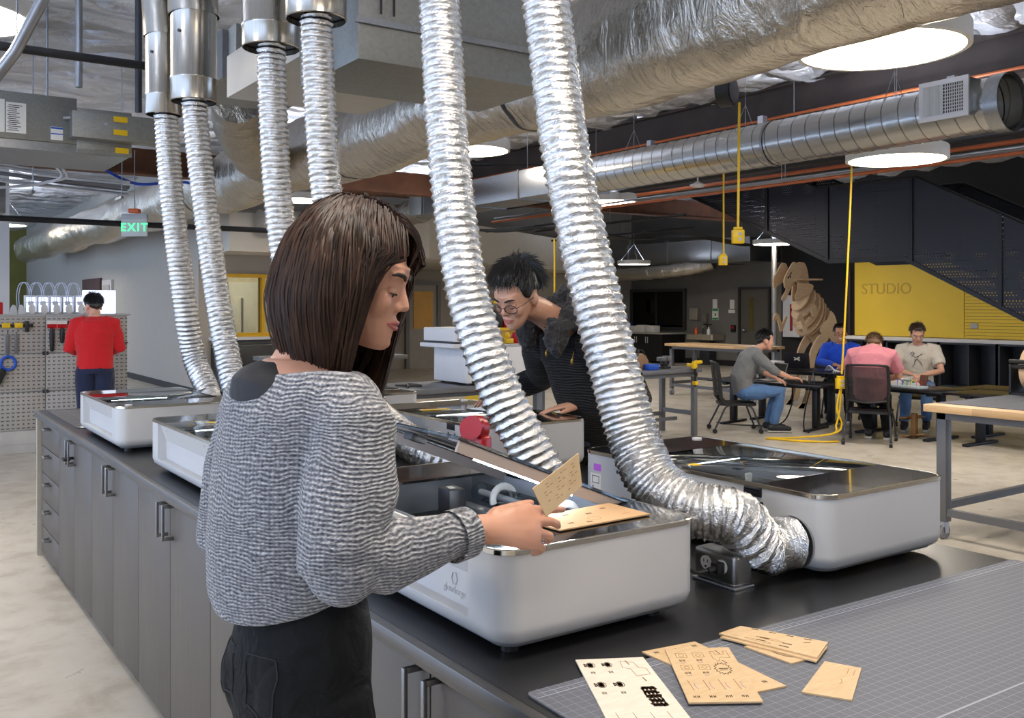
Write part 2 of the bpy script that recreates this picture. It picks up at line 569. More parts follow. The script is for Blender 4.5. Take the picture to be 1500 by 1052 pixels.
BPIPE = mat('black_iron_pipe', (34, 34, 36), .5, .3)
CONDUIT = mat('zinc_conduit', (150, 152, 156), .35, .9)
CABLEW = mat('white_cable', (204, 204, 206), .5)
CABLEB = mat('black_cable', (20, 20, 20), .5)
CABLEBL = mat('blue_cable', (40, 84, 200), .5)
OPIPE = m_copper_pipe()
WALLG = mat('beige_grey_wall', (168, 162, 152), .8, 0, .05, 80, .02)
WALLD = mat('dark_grey_wall', (112, 109, 104), .75, 0, .08, 30, .08, 2)
WALLB = mat('black_wall', (36, 35, 36), .8, 0, .08, 30, .1, 2)
WALLO = mat('olive_wall', (128, 122, 60), .8, 0, .05, 30, .1, 2)
SOFFIT = mat('pale_soffit', (206, 200, 188), .8, 0, .05, 40, .02)
YWALL = mat('studio_yellow', (238, 202, 62), .5, 0, .03, 12, .03, 2)
YDARK = mat('studio_letters', (206, 172, 66), .6)
YFRAME = mat('yellow_frame', (214, 166, 24), .45)
BASEB = mat('black_baseboard', (28, 27, 26), .6)
DOORD = mat('dark_door', (84, 81, 74), .5)
DOORG = mat('grey_door', (166, 162, 156), .55)
MAPLE = m_wood('butcher_block', (206, 166, 116), (224, 190, 144), 3, (9, 1.4, 9), .42, .045, 0)
PLY = m_wood('birch_ply', (198, 166, 124), (212, 184, 144), 6, (3, 14, 3), .6)
PLYW = m_wood('pale_ply', (216, 206, 188), (228, 220, 206), 6, (3, 14, 3), .65)
DINO = m_wood('dino_ply', (192, 162, 126), (210, 182, 146), 4, (2, 2, 9), .7)
KRAFT = mat('kraft_paper', (196, 158, 116), .75)
MATG = m_grid('cutting_mat_grid', (44, 45, 52), (150, 154, 164), .0205, .032, 1000)
MATF = m_grid('cutting_mat_far', (70, 70, 74), (120, 122, 128))
PERF = m_perf('perforated_panel', (30, 30, 40), .045, .19)
PEG = m_peg()
KNIT = m_knit()
RIBK = m_cable_knit()
LAMP = m_emit('lamp_diffuser', (255, 242, 224), 24)
LED = m_emit('led_strip_light', (236, 244, 255), 100)
SCREEN = m_emit('printer_glow', (196, 214, 255), 1.4)
EXITG = m_emit('exit_letters', (70, 255, 150), 1.2, (60, 220, 130))
UPFILL = m_emit('ceiling_fill_glow', (226, 236, 255), 40)  # upward fill glow, added to brighten the ceiling
SHADE = mat('lamp_white_rim', (224, 222, 216), .5, var=.01)
# ------------------------------------------------------------------ camera frame helper (real distances)
CAM_H, FPX, YAW = 1.6, 1378.0, R(34.6)
def pt(x, y, d):
    """point of the room at distance d along the view axis, read off the photograph"""
    r = (x - 750) / FPX * d
    return Vector((d * math.sin(YAW) + r * math.cos(YAW), d * math.cos(YAW) - r * math.sin(YAW), CAM_H - (y - 447) / FPX * d))

# ------------------------------------------------------------------ room shell
b = MB(); b.box((-7, -6, -.2), (20, 38, 0)); struct('floor', b, CONC)
# ceiling: quilted insulation blanket, sagging between battens
b = MB()
nx, ny = 130, 300
vs, fs = [], []
for i in range(nx + 1):
    for j in range(ny + 1):
        x = -7 + 27 * i / nx; y = -6 + 44 * j / ny
        w = noise.noise(Vector((x * .8, y * .8, 3))) * .9; z = 4.44 - .1 * abs(math.sin(y * 4.2 + w)) ** .7 - .06 * abs(math.sin(x * 1.9 + w)) ** .8 + .06 * noise.noise(Vector((x * 2.6, y * 2.6, 0)))
        vs.append((x, y, z))
for i in range(nx):
    for j in range(ny):
        a = i * (ny + 1) + j
        fs.append((a, a + 1, a + ny + 2, a + ny + 1))
b.add(vs, fs)
b.box((-7, -6, 4.56), (20, 38, 4.7))
struct('ceiling', b, CEILF)

b = MB(); b.box((4.84, 16.7, 0), (5.0, 38, 4.5)); struct('wall_left', b, WALLG)
b = MB(); b.box((4.82, 16.9, 0), (4.838, 38, .12)); struct('baseboard_left', b, BASEB)
b = MB(); b.box((5.0, 16.7, 0), (5.17, 16.85, 4.5)); b.box((6.32, 16.7, 0), (8.3, 16.85, 4.5))
b.box((5.17, 16.7, 2.16), (6.32, 16.85, 4.5)); b.box((5.17, 16.7, 0), (6.32, 16.85, 1.03))
struct('wall_back', b, WALLG)
b = MB(); b.box((5.02, 20.2, 0), (8.14, 20.3, 3)); struct('wall_behind_window', b, mat('cream_wall', (226, 214, 180), .8))
b = MB(); b.box((8.3, 21.0, 0), (18.8, 21.15, 4.5)); struct('wall_rear', b, WALLG)
b = MB(); b.box((8.15, 16.85, 0), (8.3, 21.1, 4.5)); struct('wall_return', b, WALLG)
b = MB(); b.box((18.8, 15.45, 0), (18.95, 21.2, 4.5)); struct('wall_right', b, WALLD)
b = MB(); b.box((18.8, 2.0, 0), (18.95, 15.45, 4.5)); struct('wall_black', b, WALLB)
b = MB(); b.box((-7, 37.8, 0), (5.0, 38.0, 4.5)); struct('wall_end', b, WALLO)
b = MB(); b.box((18.74, 15.45, 0), (18.798, 21, .14)); struct('baseboard_right', b, BASEB)
# soffit running along the back, turning with the wall
b = MB(); b.box((5.0, 15.5, 2.5), (8.8, 16.69, 3.15)); struct('trim_1', b, SOFFIT)
b = MB()
a0, a1 = Vector((8.82, 15.8)), Vector((18.0, 21.1))
dv = (a1 - a0).normalized(); nv = Vector((-dv.y, dv.x))
b.prism([(a0.x, a0.y), (a1.x - .3, a1.y - .2), (a1.x - 1.0, 20.98), (8.82, 20.98)], 2.5, 3.3)
struct('trim_2', b, SOFFIT)

# yellow interior window in the back wall
w = MB()
for q in ((5.17, 2.1, 6.32, 2.16), (5.17, 1.03, 6.32, 1.1), (5.17, 1.1, 5.21, 2.1), (6.25, 1.1, 6.32, 2.1), (5.96, 1.1, 6.02, 2.1)):
    w.box((q[0], 16.63, q[1]), (q[2], 16.83, q[3]))
win = struct('window_1', w, YFRAME)
g = MB(); g.box((5.2, 16.72, 1.09), (6.26, 16.73, 2.11)); g.build('glass', WGLASS, win)
g = MB(); g.box((5.02, 16.5, .98), (6.6, 16.7, 1.03)); struct('window_sill_1', g, WHITE2)
# white door seen through that window
d = MB(); d.box((6.28, 20.14, 0), (7.12, 20.195, 2.1), .005)
do = struct('door_3', d, mat('cream_door', (230, 224, 208), .6))
d = MB(); d.box((6.75, 20.1, .95), (6.79, 20.138, 1.75)); d.build('pull_bar', ALU, do)
d = MB()
for z in (.2, 1.1, 1.85): d.box((6.24, 20.1, z), (6.28, 20.14, z + .12))
d.build('hinge', CHARC, do)
d = MB(); d.box((6.52, 20.125, 1.35), (6.66, 20.138, 1.6)); d.build('notice', PAPER, do)

# dark interior window, right wall
w = MB()
for q in ((18.72, .9, 20.98, .98), (18.72, 1.98, 20.98, 2.06), (18.72, .98, 18.8, 1.98), (20.88, .98, 20.98, 1.98), (19.86, .98, 19.89, 1.98)):
    w.box((18.72, q[0], q[1]), (18.8, q[2], q[3]))
win = struct('window_2', w, mat('dark_window_frame', (58, 57, 55), .5))
g = MB(); g.box((18.76, 18.78, .97), (18.775, 20.9, 1.99)); g.build('glass', m_glass('smoked_glass', (84, 90, 86), .9, 1.5), win)
# dark door, right wall
d = MB(); d.box((18.7, 15.74, 0), (18.799, 15.8, 2.06)); d.box((18.7, 16.72, 0), (18.799, 16.78, 2.06)); d.box((18.7, 15.8, 2.0), (18.799, 16.72, 2.06))
do = struct('door_1', d, mat('door_frame_dark', (44, 43, 42), .5))
d = MB(); d.box((18.74, 15.8, 0), (18.79, 16.72, 2.0)); d.build('door_leaf', DOORD, do)
d = MB(); d.box((18.73, 16.3, .95), (18.741, 16.42, 1.8)); d.build('vision_panel', mat('vision_glass', (96, 84, 42), .15), do)
d = MB(); d.ell((18.71, 16.6, .95), (.03, .05, .05)); d.tube([(18.7, 16.62, .93), (18.68, 16.5, .93)], .016); d.build('door_handle', ALU, do)
# grey door with amber glass, rear wall
d = MB(); d.box((11.2, 20.9, 0), (11.3, 20.999, 2.2)); d.box((12.1, 20.9, 0), (12.2, 20.999, 2.2)); d.box((11.3, 20.9, 2.1), (12.1, 20.999, 2.2))
do = struct('door_2', d, mat('door_frame_grey', (124, 122, 120), .5))
d = MB(); d.box((11.3, 20.94, 0), (12.1, 20.98, 2.1)); d.build('door_leaf', DOORG, do)
d = MB(); d.box((11.42, 20.92, 1.0), (11.98, 20.941, 1.95)); d.build('amber_glass', mat('amber_glass', (226, 172, 84), .3), do)
# door and opening in the long beige wall
d = MB(); d.box((4.78, 23.45, 0), (4.839, 24.5, 2.2)); do = struct('door_4', d, mat('door_frame_pale', (196, 192, 188), .5))
d = MB(); d.box((4.76, 23.6, 0), (4.779, 24.35, 2.08)); d.build('door_leaf', DOORG, do)
d = MB(); d.box((4.78, 24.75, 1.72), (4.839, 27.0, 2.27)); o = struct('window_3', d, mat('brown_notice_board', (70, 48, 42), .7))
d = MB(); d.box((4.76, 24.75, .9), (4.839, 27.0, 1.71)); struct('trim_3', d, YFRAME)
d = MB(); d.box((1.3, 14.6, 0), (1.66, 15.0, 4.36)); struct('column_1', d, WHITE2)
b = MB(); b.box((-7, -6.15, 0), (20, -6, 4.5)); struct('wall_light_block', b, SOFFIT)  # unseen wall, added to keep the blue daylight from coming in behind the camera
# studio wall
b = MB(); b.box((17.5, 10.0, .96), (17.62, 12.43, 2.62)); sy = struct('wall_studio', b, YWALL)
b = MB()
for k in range(27): b.box((17.505, 5.0, .96 + k * .0615), (17.62, 9.99, .96 + k * .0615 + .056))
struct('wall_slatted', b, YWALL)
text_obj('studio_lettering', 'STUDIO', .32, Matrix(((0, 0, -1, 17.494), (-1, 0, 0, 11.68), (0, 1, 0, 1.93), (0, 0, 0, 1))), YDARK, sy, .004, 1.02)
b = MB(); b.box((17.48, 9.72, 1.15), (17.5, 9.86, 1.25), .004); b.build('wall_socket', LGREY, sy)
b = MB(); b.box((17.5, 2, 2.63), (17.62, 12.43, 4.4)); struct('wall_upper', b, WALLB)
b = MB(); b.box((17.44, 12.5, 0), (17.5, 12.56, 2.42)); struct('trim_4', b, mat('dark_track', (44, 34, 44), .6))
b = MB(); b.box((17.1, 6.0, .885), (17.62, 12.6, .95), .005); struct('trim_5', b, WHITE2)
# cubby storage under the ledge
for k, y in enumerate((11.45, 10.3, 9.15, 8.0, 6.85)):
    u = MB()
    u.box((17.12, y, 0), (17.14, y + .03, .88)); u.box((17.12, y, 0), (17.6, y + .03, .88)); u.box((17.12, y + 1.1, 0), (17.6, y + 1.13, .88))
    u.box((17.58, y + .03, 0), (17.6, y + 1.1, .88)); u.box((17.12, y, .02), (17.6, y + 1.13, .06)); u.box((17.12, y, .85), (17.6, y + 1.13, .88))
    o = one('cubby_cabinet', u, CHARC, ['dark open cubby cabinet at the end of the yellow wall, by the black wall', 'dark open cubby cabinet behind the man in the pale t-shirt', 'dark open cubby cabinet under the small wall socket', 'dark open cubby cabinet under the slatted yellow wall', 'dark open cubby cabinet hidden past the right-hand workbench'][k], 'cabinet', 'cubbies under the yellow wall')
    s = MB(); s.box((17.14, y + .55, .06), (17.58, y + .57, .85)); s.build('divider', CHARC, o)

# ------------------------------------------------------------------ staircase with perforated guards
st = thing('staircase', 'black steel staircase with perforated side panels in front of the yellow wall', 'staircase')
X0, X1 = 13.0, 14.3
BOT = [(14.2, 4.25), (11.6, 3.14), (9.72, 2.3), (8.36, 2.29), (4.2, .2)]
TOP = [(14.2, 5.4), (11.6, 4.28), (9.95, 3.55), (8.16, 3.52), (4.2, 1.5)]
for x in (X0, X1):
    for i in range(4):
        (ya, za), (yb, zb) = BOT[i], BOT[i + 1]; (yc, zc), (yd, zd) = TOP[i], TOP[i + 1]
        m = MB(); m.add([(x, ya, za), (x, yb, zb), (x, yd, zd), (x, yc, zc), (x + .004, ya, za), (x + .004, yb, zb), (x + .004, yd, zd), (x + .004, yc, zc)],
                        [(0, 1, 2, 3), (4, 7, 6, 5), (0, 4, 5, 1), (3, 2, 6, 7)])
        m.build('guard_panel', PERF, st, None)
        m = MB(); m.tube([(x, yc, zc), (x, yd, zd)], .022, 8); m.build('handrail', BLACKM, st)
        m = MB(); m.add([(x - .02, ya, za - .02), (x - .02, yb, zb - .02), (x - .02, yb, zb + .05), (x - .02, ya, za + .05), (x + .02, ya, za - .02), (x + .02, yb, zb - .02), (x + .02, yb, zb + .05), (x + .02, ya, za + .05)],
                        [(0, 1, 2, 3), (7, 6, 5, 4), (0, 4, 5, 1), (1, 5, 6, 2), (2, 6, 7, 3), (3, 7, 4, 0)]); m.build('stringer', BLACKM, st)
    for y in (11.0, 9.75, 8.25, 6.9, 5.4):
        def zat(L):
            for i in range(4):
                if L[i + 1][0] <= y <= L[i][0]:
                    t = (y - L[i][0]) / (L[i + 1][0] - L[i][0]); return L[i][1] + t * (L[i + 1][1] - L[i][1])
        m = MB(); m.box((x - .025, y - .03, zat(BOT)), (x + .025, y + .03, zat(TOP))); m.build('guard_post', BLACKM, st)
m = MB(); m.box((X0 + .02, 8.36, 2.36), (X1 - .02, 9.72, 2.42)); m.build('landing', BLACKM, st)
for k in range(13):
    m = MB(); y = 8.3 - k * .3; z = 2.36 - (k + .6) * .15
    m.box((X0 + .03, y - .24, z), (X1 - .03, y + .05, z + .035)); m.build('tread', CHARC, st)
for k in range(9):
    m = MB(); y = 9.8 + k * .3; z = 2.42 + (k + .8) * .133
    m.box((X0 + .03, y - .05, z), (X1 - .03, y + .24, z + .035)); m.build('tread', CHARC, st)
# ------------------------------------------------------------------ round ceiling lamps
def make_lamp():
    t = thing('ceiling_lamp', 'tmp', 'lamp', (0, 0, 0), 0, 'round ceiling lamps')
    m = MB(); m.lathe([(.47, 0.0), (.5, 0), (.5, .12), (.49, .135), (.44, .13), (.0, .13)], 48); m.build('lamp_rim', SHADE, t)
    m = MB(); m.lathe([(.3, .133), (.42, .133), (.42, .137), (.3, .137)], 40); m.build('fill_glow_ring', UPFILL, t)  # glowing ring added on top of the lamp to lift ceiling and ducts
    m = MB(); m.lathe([(0, .004), (.3, .002), (.468, .006), (.47, .02)], 48); m.build('diffuser', LAMP, t)
    m = MB()
    for a in (0, 2.09, 4.19): m.tube([(.42 * math.cos(a), .42 * math.sin(a), .13), (0, 0, .7)], .003, 5)
    m.tube([(0, 0, .7), (0, 0, 1.25)], .004, 5)
    m.build('suspension_wire', CONDUIT, t)
    return t
LAMPS = [((5.08, 3.42, 3.14), 1.0, 'large round white ceiling lamp partly hidden by the foil duct'),
         ((8.77, 5.73, 3.09), 1.0, 'round white ceiling lamp hanging below the ridged steel duct'),
         ((6.38, 10.17, 3.56), 1.0, 'round ceiling lamp below the foil duct between the two tallest hoses'),
         ((10.42, 12.25, 3.34), 1.0, 'round ceiling lamp beside the right tall hose under the steel duct end'),
         ((9.98, 17.4, 3.3), 1.0, 'small distant round ceiling lamp next to the woman\'s forehead'),
         ((15.2, 12.7, 2.83), .82, 'flat round ceiling lamp above the wooden dinosaur\'s head'),
         ((.45, 7.0, 3.45), 1.0, 'round ceiling lamp cut off by the top left corner of the photo'),
         ((5.36, 13.3, 3.15), .8, 'distant round ceiling lamp between the two hoses over the woman\'s head'),
         ((15.3, 17.0, 2.58), .8, 'distant flat ceiling lamp under the rear wall duct'),
         ((11.3, 18.3, 2.95), .7, 'distant ceiling lamp between the tall hose and the man in black'),
         ((1.2, 1.0, 3.6), 1.0, 'added round ceiling lamp over the near end of the counter, out of view'),  # lamps from here down are added to give the room more light
         ((-2.2, 3.6, 3.6), 1.0, 'added round ceiling lamp over the aisle left of the counter, out of view'),
         ((-1.6, -2.0, 3.6), 1.0, 'added round ceiling lamp behind the photographer, out of view'),
         ((4.6, -1.6, 3.6), 1.0, 'added round ceiling lamp right of the photographer, out of view'),
         ((10.6, 3.0, 3.3), 1.0, 'added round ceiling lamp beyond the right edge, over the workbench'),
         ((1.0, 15.5, 3.4), 1.0, 'added round ceiling lamp past the tool wall, out of view'),
         ((6.6, 18.6, 2.9), 1.0, 'added round ceiling lamp in the office behind the yellow window'),  # added to brighten the closed room behind the window
         ((2.6, 24.0, 3.4), 1.0, 'added round ceiling lamp down the far left corridor'),
         ((14.6, 5.5, 3.1), 1.0, 'added round ceiling lamp past the staircase, out of view')]
L0 = make_lamp()
for k, (p, s, lab) in enumerate(LAMPS):
    o = L0 if k == 0 else copy_tree(L0)
    o.location = p; o.scale = (s, s, s if s == 1 else .7); o['label'] = lab

# ------------------------------------------------------------------ big foil-wrapped duct
def duct(axis_xz, R0, ya, yb, n=56, step=.07, amp=.018, seed=0):
    L = []
    y = ya
    while y <= yb + 1e-6:
        l = []
        for k in range(n):
            a = 2 * PI * k / n
            w = noise.noise(Vector((math.cos(a) * 1.6, math.sin(a) * 1.6, y * 1.9 + seed))) * 1.6
            w += noise.noise(Vector((math.cos(a) * 5 + seed, math.sin(a) * 5, y * 5))) * .7
            sag = .03 * max(0, -math.sin(a)) * (1 + math.sin(y * 1.7))
            r = R0 + amp * w + sag
            l.append((axis_xz[0] + r * math.cos(a), y, axis_xz[1] + r * math.sin(a)))
        L.append(l); y += step
    m = MB(); m.loops(L); return m
dm = thing('foil_duct', 'wide foil-wrapped air duct running diagonally across the ceiling', 'duct')
duct((3.87, 3.21), .35, .6, 30).build('duct_wrap', DUCTWRAP, dm, 60)
for y in (5.3, 8.2, 13.0): duct((3.87, 3.21), .354, y, y + .045, step=.02).build('strap', CHARC, dm)
m = MB()
for y in (2.0, 5.5, 9, 13): m.tube([(3.87, y, 3.5), (3.87, y, 4.38)], .006, 6)
m.build('hanger_rod', CONDUIT, dm)
# flexible wrapped branch from the air handler into the big duct
m = MB(); P = spline([(2.55, 7.72, 3.3), (2.75, 8.3, 3.2), (3.1, 8.9, 3.05), (3.45, 9.4, 3.05)], 8)
m.tube(P, [.2 + .012 * math.sin(i * 1.7) for i in range(len(P))], 24); m.build('branch_duct', DUCTWRAP2, dm)

# ------------------------------------------------------------------ spiral duct with grille
sd = thing('spiral_duct', 'round spiral-ridged steel duct with a white grille box near its open end', 'duct', (7.47, 0, 3.21))
L = []
y = 3.9
while y < 9.05:
    l = []
    for k in range(48):
        a = 2 * PI * k / 48
        ph = (y / .16 + a / (2 * PI)) % 1
        r = .22 + (.004 if ph < .09 else 0)
        l.append((r * math.cos(a), y, r * math.sin(a)))
    L.append(l); y += .02
m = MB(); m.loops(L, cap0=False); m.build('duct_pipe', SPIRAL, sd, 60)
m = MB(); m.tube([(0, 3.87, 0), (0, 3.99, 0)], .235, 40, False); m.tube([(0, 3.87, 0), (0, 3.9, 0)], .225, 40, False); m.build('collar', GALV, sd)
m = MB(); m.tube([(0, 6.2, 0), (0, 6.23, 0)], .228, 40, False); m.build('collar', GALV, sd)
m = MB(); m.tube([(0, 4.05, 0), (0, 4.06, 0)], .21, 40); m.build('pale_fill_plate', GALVD, sd)  # pale plate added so the open duct end looks lit inside
m = MB(); m.box((-.29, 4.07, -.1), (0, 4.47, .2)); gb = m.build('grille_box', GALV, sd)
m = MB()
for q in ((4.06, -.11, 4.48, -.07), (4.06, .17, 4.48, .21), (4.06, -.07, 4.1, .17), (4.44, -.07, 4.48, .17)): m.box((-.305, q[0], q[1]), (-.288, q[2], q[3]))
for k in range(9): m.box((-.3, 4.1 + k * .019, -.07), (-.29, 4.106 + k * .019, .17)); m.box((-.299, 4.1, -.07 + k * .0267), (-.29, 4.27, -.064 + k * .0267))
for k in range(13): m.box((-.3, 4.275 + k * .013, -.07), (-.29, 4.283 + k * .013, .17))
m.build('grille', WHITE2, gb)
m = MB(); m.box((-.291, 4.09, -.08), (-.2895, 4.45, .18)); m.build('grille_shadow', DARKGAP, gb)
m = MB()
for y in (4.9, 6.6, 8.3):
    m.tube([(0, y, .22), (0, y, 1.15)], .003, 5); m.tube([(-.16, y, .16), (0, y, .45), (.16, y, .16)], .003, 5)
m.build('hanger_wire', CONDUIT, sd)
m = MB(); m.box((7.22, 9.15, 3.03), (7.82, 12.9, 3.4), .004)
for y in (9.16, 10.3, 11.5, 12.86): m.box((7.205, y, 3.015), (7.835, y + .03, 3.415))
one('rectangular_duct', m, GALV, 'flat-sided sheet steel duct joined to the far end of the spiral duct', 'duct').name
o = bpy.data.objects['rectangular_duct']; m = MB(); m.tube([(7.5, 10.5, 3.41), (7.5, 10.5, 4.4)], .006, 5); m.build('hanger_rod', CONDUIT, o)
m = MB(); m.box((7.2, 12.95, 3.02), (7.86, 13.35, 3.42), .01); o = one('damper_box', m, GALVD, 'small grey damper box at the end of the flat steel duct', 'duct box'); m = MB(); m.tube([(7.5, 13.15, 3.42), (7.5, 13.15, 4.4)], .006, 5); m.build('hanger_rod', CONDUIT, o)
m = MB(); P = spline([(7.5, 13.4, 3.15), (7.4, 14.3, 3.1), (6.9, 15.0, 3.05), (6.2, 15.3, 3.0), (5.4, 15.2, 3.0)], 8)
m.tube(P, [.2 + .012 * math.sin(i * 2.1) for i in range(len(P))], 20); o = one('flexible_duct', m, DUCTWRAP2, 'crinkled foil flex duct along the soffit behind the woman\'s head', 'duct'); m = MB(); m.tube([(6.9, 15.0, 3.24), (6.9, 15.0, 4.4)], .006, 5); m.build('hanger_rod', CONDUIT, o)

# ------------------------------------------------------------------ ceiling air handlers
ah = thing('air_handler', 'long grey ceiling air handler with labels at upper left', 'air handler', (0, 0, 0))
m = MB(); m.box((-.8, 9.4, 3.08), (1.62, 10.6, 3.5), .006); m.build('housing', GALVD, ah)
m = MB(); m.box((1.62, 9.4, 3.02), (2.1, 10.6, 3.42), .006); m.box((1.62, 9.395, 3.0), (2.1, 9.4, 3.04)); m.build('end_section', GALVD, ah)
m = MB(); m.box((1.55, 9.22, 3.12), (2.36, 9.399, 3.36), .006); m.build('access_cover', GALVD, ah)
m = MB(); m.box((-.78, 9.42, 3.0), (2.08, 10.55, 3.079)); m.build('under_tray', GALV, ah)
m = MB(); m.box((1.04, 9.385, 3.13), (1.2, 9.399, 3.4)); m.box((.7, 9.385, 3.13), (1.03, 9.399, 3.42)); lb = m.build('rating_label', PAPER, ah)
m = MB()
for k in range(14): m.box((1.05 + .01 * (k % 2), 9.383, 3.15 + k * .017), (1.12 + .06 * random.random(), 9.3845, 3.156 + k * .017))
m.build('label_print', INK, lb)
m = MB(); m.box((1.4, 9.385, 3.1), (1.5, 9.399, 3.22)); lb = m.build('notice_label', PAPER, ah)
m = MB(); m.box((1.4, 9.383, 3.2), (1.5, 9.3845, 3.215)); m.box((1.4, 9.383, 3.15), (1.5, 9.3845, 3.16)); m.build('label_band', BLUE, lb)
for x, z, y in ((1.9, 3.29, 9.21), (1.9, 3.17, 9.21), (1.95, 3.03, 9.385)):
    m = MB(); m.box((x, y, z), (x + .12, y + .012, z + .05)); m.build('warning_label', YEL, ah)
m = MB(); m.tube(spline([(1.5, 9.35, 3.3), (1.62, 9.3, 3.31), (1.75, 9.26, 3.27), (1.85, 9.22, 3.26)], 6), .015, 8); m.build('flex_conduit', CONDUIT, ah)
m = MB()
for x in (-.6, 1.4): m.tube([(x, 9.6, 3.5), (x, 9.6, 4.38)], .012, 6)
m.build('hanger_rod', CONDUIT, ah)
ah2 = thing('air_handler', 'square grey ceiling air handler behind the wide hose pipes', 'air handler')
m = MB(); m.box((2.12, 6.43, 3.2), (2.85, 7.5, 3.55), .006); m.build('housing', GALVD, ah2)
m = MB(); m.box((2.08, 6.6, 3.2), (2.119, 7.45, 3.54)); m.build('side_panel', GALV, ah2)
m = MB(); m.box((2.2, 6.36, 3.12), (2.8, 6.429, 3.36), .004); m.build('control_cover', GALVD, ah2)
for y, z, mm in ((7.0, 3.42, YEL), (7.0, 3.3, PAPER)):
    m = MB(); m.box((2.07, y, z), (2.079, y + .12, z + .07)); m.build('warning_label', mm, ah2)
m = MB(); m.box((2.28, 6.35, 3.22), (2.36, 6.359, 3.33)); m.build('red_label', RED, ah2)
m = MB(); m.tube([(2.5, 7, 3.55), (2.5, 7, 4.38)], .012, 6); m.build('hanger_rod', CONDUIT, ah2)
pl = thing('duct_plenum', 'large pale sheet metal plenum box between the hose pipes and the foil duct', 'duct')
m = MB(); m.box((1.95, 4.12, 2.78), (3.1, 4.85, 3.6), .004); m.build('front_box', GALVD, pl)
m = MB(); m.box((1.95, 4.86, 2.95), (2.92, 6.1, 3.22), .004); m.build('flat_section', mat('pale_sheet', (190, 186, 178), .5, .3, var=.04), pl)
m = MB(); m.box((1.93, 4.1, 2.95), (3.12, 4.119, 2.98)); m.box((1.93, 4.1, 3.25), (3.12, 4.119, 3.28)); m.build('flange', GALV, pl)
m = MB()
for x in (2.05, 2.12): m.tube([(x, 4.08, 3.0), (x, 4.08, 4.38)], .006, 6)
m.build('hanger_rod', BPIPE, pl)
m = MB(); m.box((-.2, 12.2, 2.68), (.58, 12.8, 3.0), .004); m.box((.58, 12.2, 2.66), (1.35, 12.8, 3.02), .004)
o = one('duct_box', m, GALV, 'small sheet metal duct box hanging above the tool wall', 'duct'); m = MB(); m.tube([(.9, 12.5, 3.02), (.9, 12.5, 4.4)], .006, 5); m.build('hanger_rod', CONDUIT, o)
m = MB(); m.tube([(-.0, 12.3, 3.005), (0, 12.3, 4.3)], .006, 5)
one('threaded_rod', m, CONDUIT, 'thin rod holding the small duct box above the tool wall', 'rod')

# far ducts by the dark wall
m = MB(); m.box((16.9, 14.8, 2.62), (18.0, 20.6, 3.2), .02)
for y in (16.0, 17.5, 19.0): m.box((16.88, y, 2.6), (18.02, y + .04, 3.22))
rd = one('rectangular_duct', m, GALV, 'wide sheet steel duct hanging in front of the dark grey wall', 'duct')
m = MB()
for y in (15.5, 19.5): m.tube([(17.4, y, 3.2), (17.4, y, 4.4)], .008, 6)
m.build('hanger_rod', CONDUIT, rd)
m = MB(); P = spline([(16.5, 20.8, 2.42), (16.6, 19.4, 2.4), (16.75, 18.0, 2.43), (16.95, 16.9, 2.5), (17.2, 16.2, 2.64)], 8)
m.tube(P, [.17 + .012 * math.sin(i * 2.1) for i in range(len(P))], 18); m.build('branch_duct', DUCTWRAP2, rd)

# ------------------------------------------------------------------ beams, pipes, conduits
m = MB(); m.box((9.36, 1.0, 3.88), (9.4, 15.3, 4.3)); m.box((9.26, 1.0, 3.86), (9.5, 15.3, 3.89)); m.box((9.26, 1.0, 4.28), (9.5, 15.3, 4.31))
struct('beam_1', m, DBEAM)
m = MB(); m.box((-4, 11.95, 3.2), (7.12, 11.98, 3.5)); m.box((-4, 11.86, 3.18), (7.12, 12.08, 3.21)); struct('beam_2', m, RUST)
m = MB(); m.box((12.4, .5, 3.7), (12.44, 15, 4.2)); m.box((12.3, .5, 3.68), (12.54, 15, 3.71)); struct('beam_3', m, DBEAM)
m = MB(); m.box((6.2, 14.2, 3.45), (17.5, 14.24, 3.8)); m.box((6.2, 14.12, 3.43), (17.5, 14.32, 3.46)); struct('beam_4', m, RUST)
def pipe(name, path, r, mt, label, cat='pipe', group=None, n=10):
    m = MB(); m.tube(path, r, n); o = one(name, m, mt, label, cat, group)
    m = MB(); A, B_ = Vector(path[0]), Vector(path[-1]); hp = A.lerp(B_, .45)
    m.tube([hp + Vector((0, 0, r * .9)), Vector((hp.x, hp.y, max(4.4, hp.z + r + .02)))], .005, 5); m.build('hanger_rod', CONDUIT, o); return o
pipe('sprinkler_pipe', [(10.0, 2.5, 3.2), (10.0, 15.2, 3.2)], .022, OPIPE, 'orange plastic sprinkler pipe running past the lamp toward the back', 'pipe')
pipe('conduit', [(10.07, 2.5, 3.27), (10.07, 15.2, 3.27)], .018, CONDUIT, 'grey conduit directly above the orange sprinkler pipe', 'conduit')
pipe('sprinkler_pipe', [(10.3, 2.5, 3.5), (10.3, 15.2, 3.5)], .05, BPIPE, 'thick black pipe behind the round lamp at upper right', 'pipe')
pipe('sprinkler_pipe', [(9.22, 1, 3.9), (9.22, 15.2, 3.9)], .018, OPIPE, 'thin orange pipe running along the lower edge of the dark beam', 'pipe')
pipe('sprinkler_pipe', [(-4, 8.3, 3.62), (5, 8.3, 3.62)], .035, BPIPE, 'black pipe across the white insulation at upper left', 'pipe')
m = MB(); m.tube([(1.0, 8.3, 3.66), (1.0, 8.3, 3.84)], .03, 10); m.tube([(1.0, 8.3, 3.84), (1.0, 8.3, 3.88)], .02, 8); m.ell((1.0, 8.3, 3.89), .022); one('fire_sprinkler', m, BPIPE, 'upright sprinkler head on the black pipe at upper left', 'sprinkler')
pipe('sprinkler_pipe', [(-4, 11.75, 2.56), (4.8, 11.75, 2.56)], .035, BPIPE, 'black pipe running behind the exit sign', 'pipe')
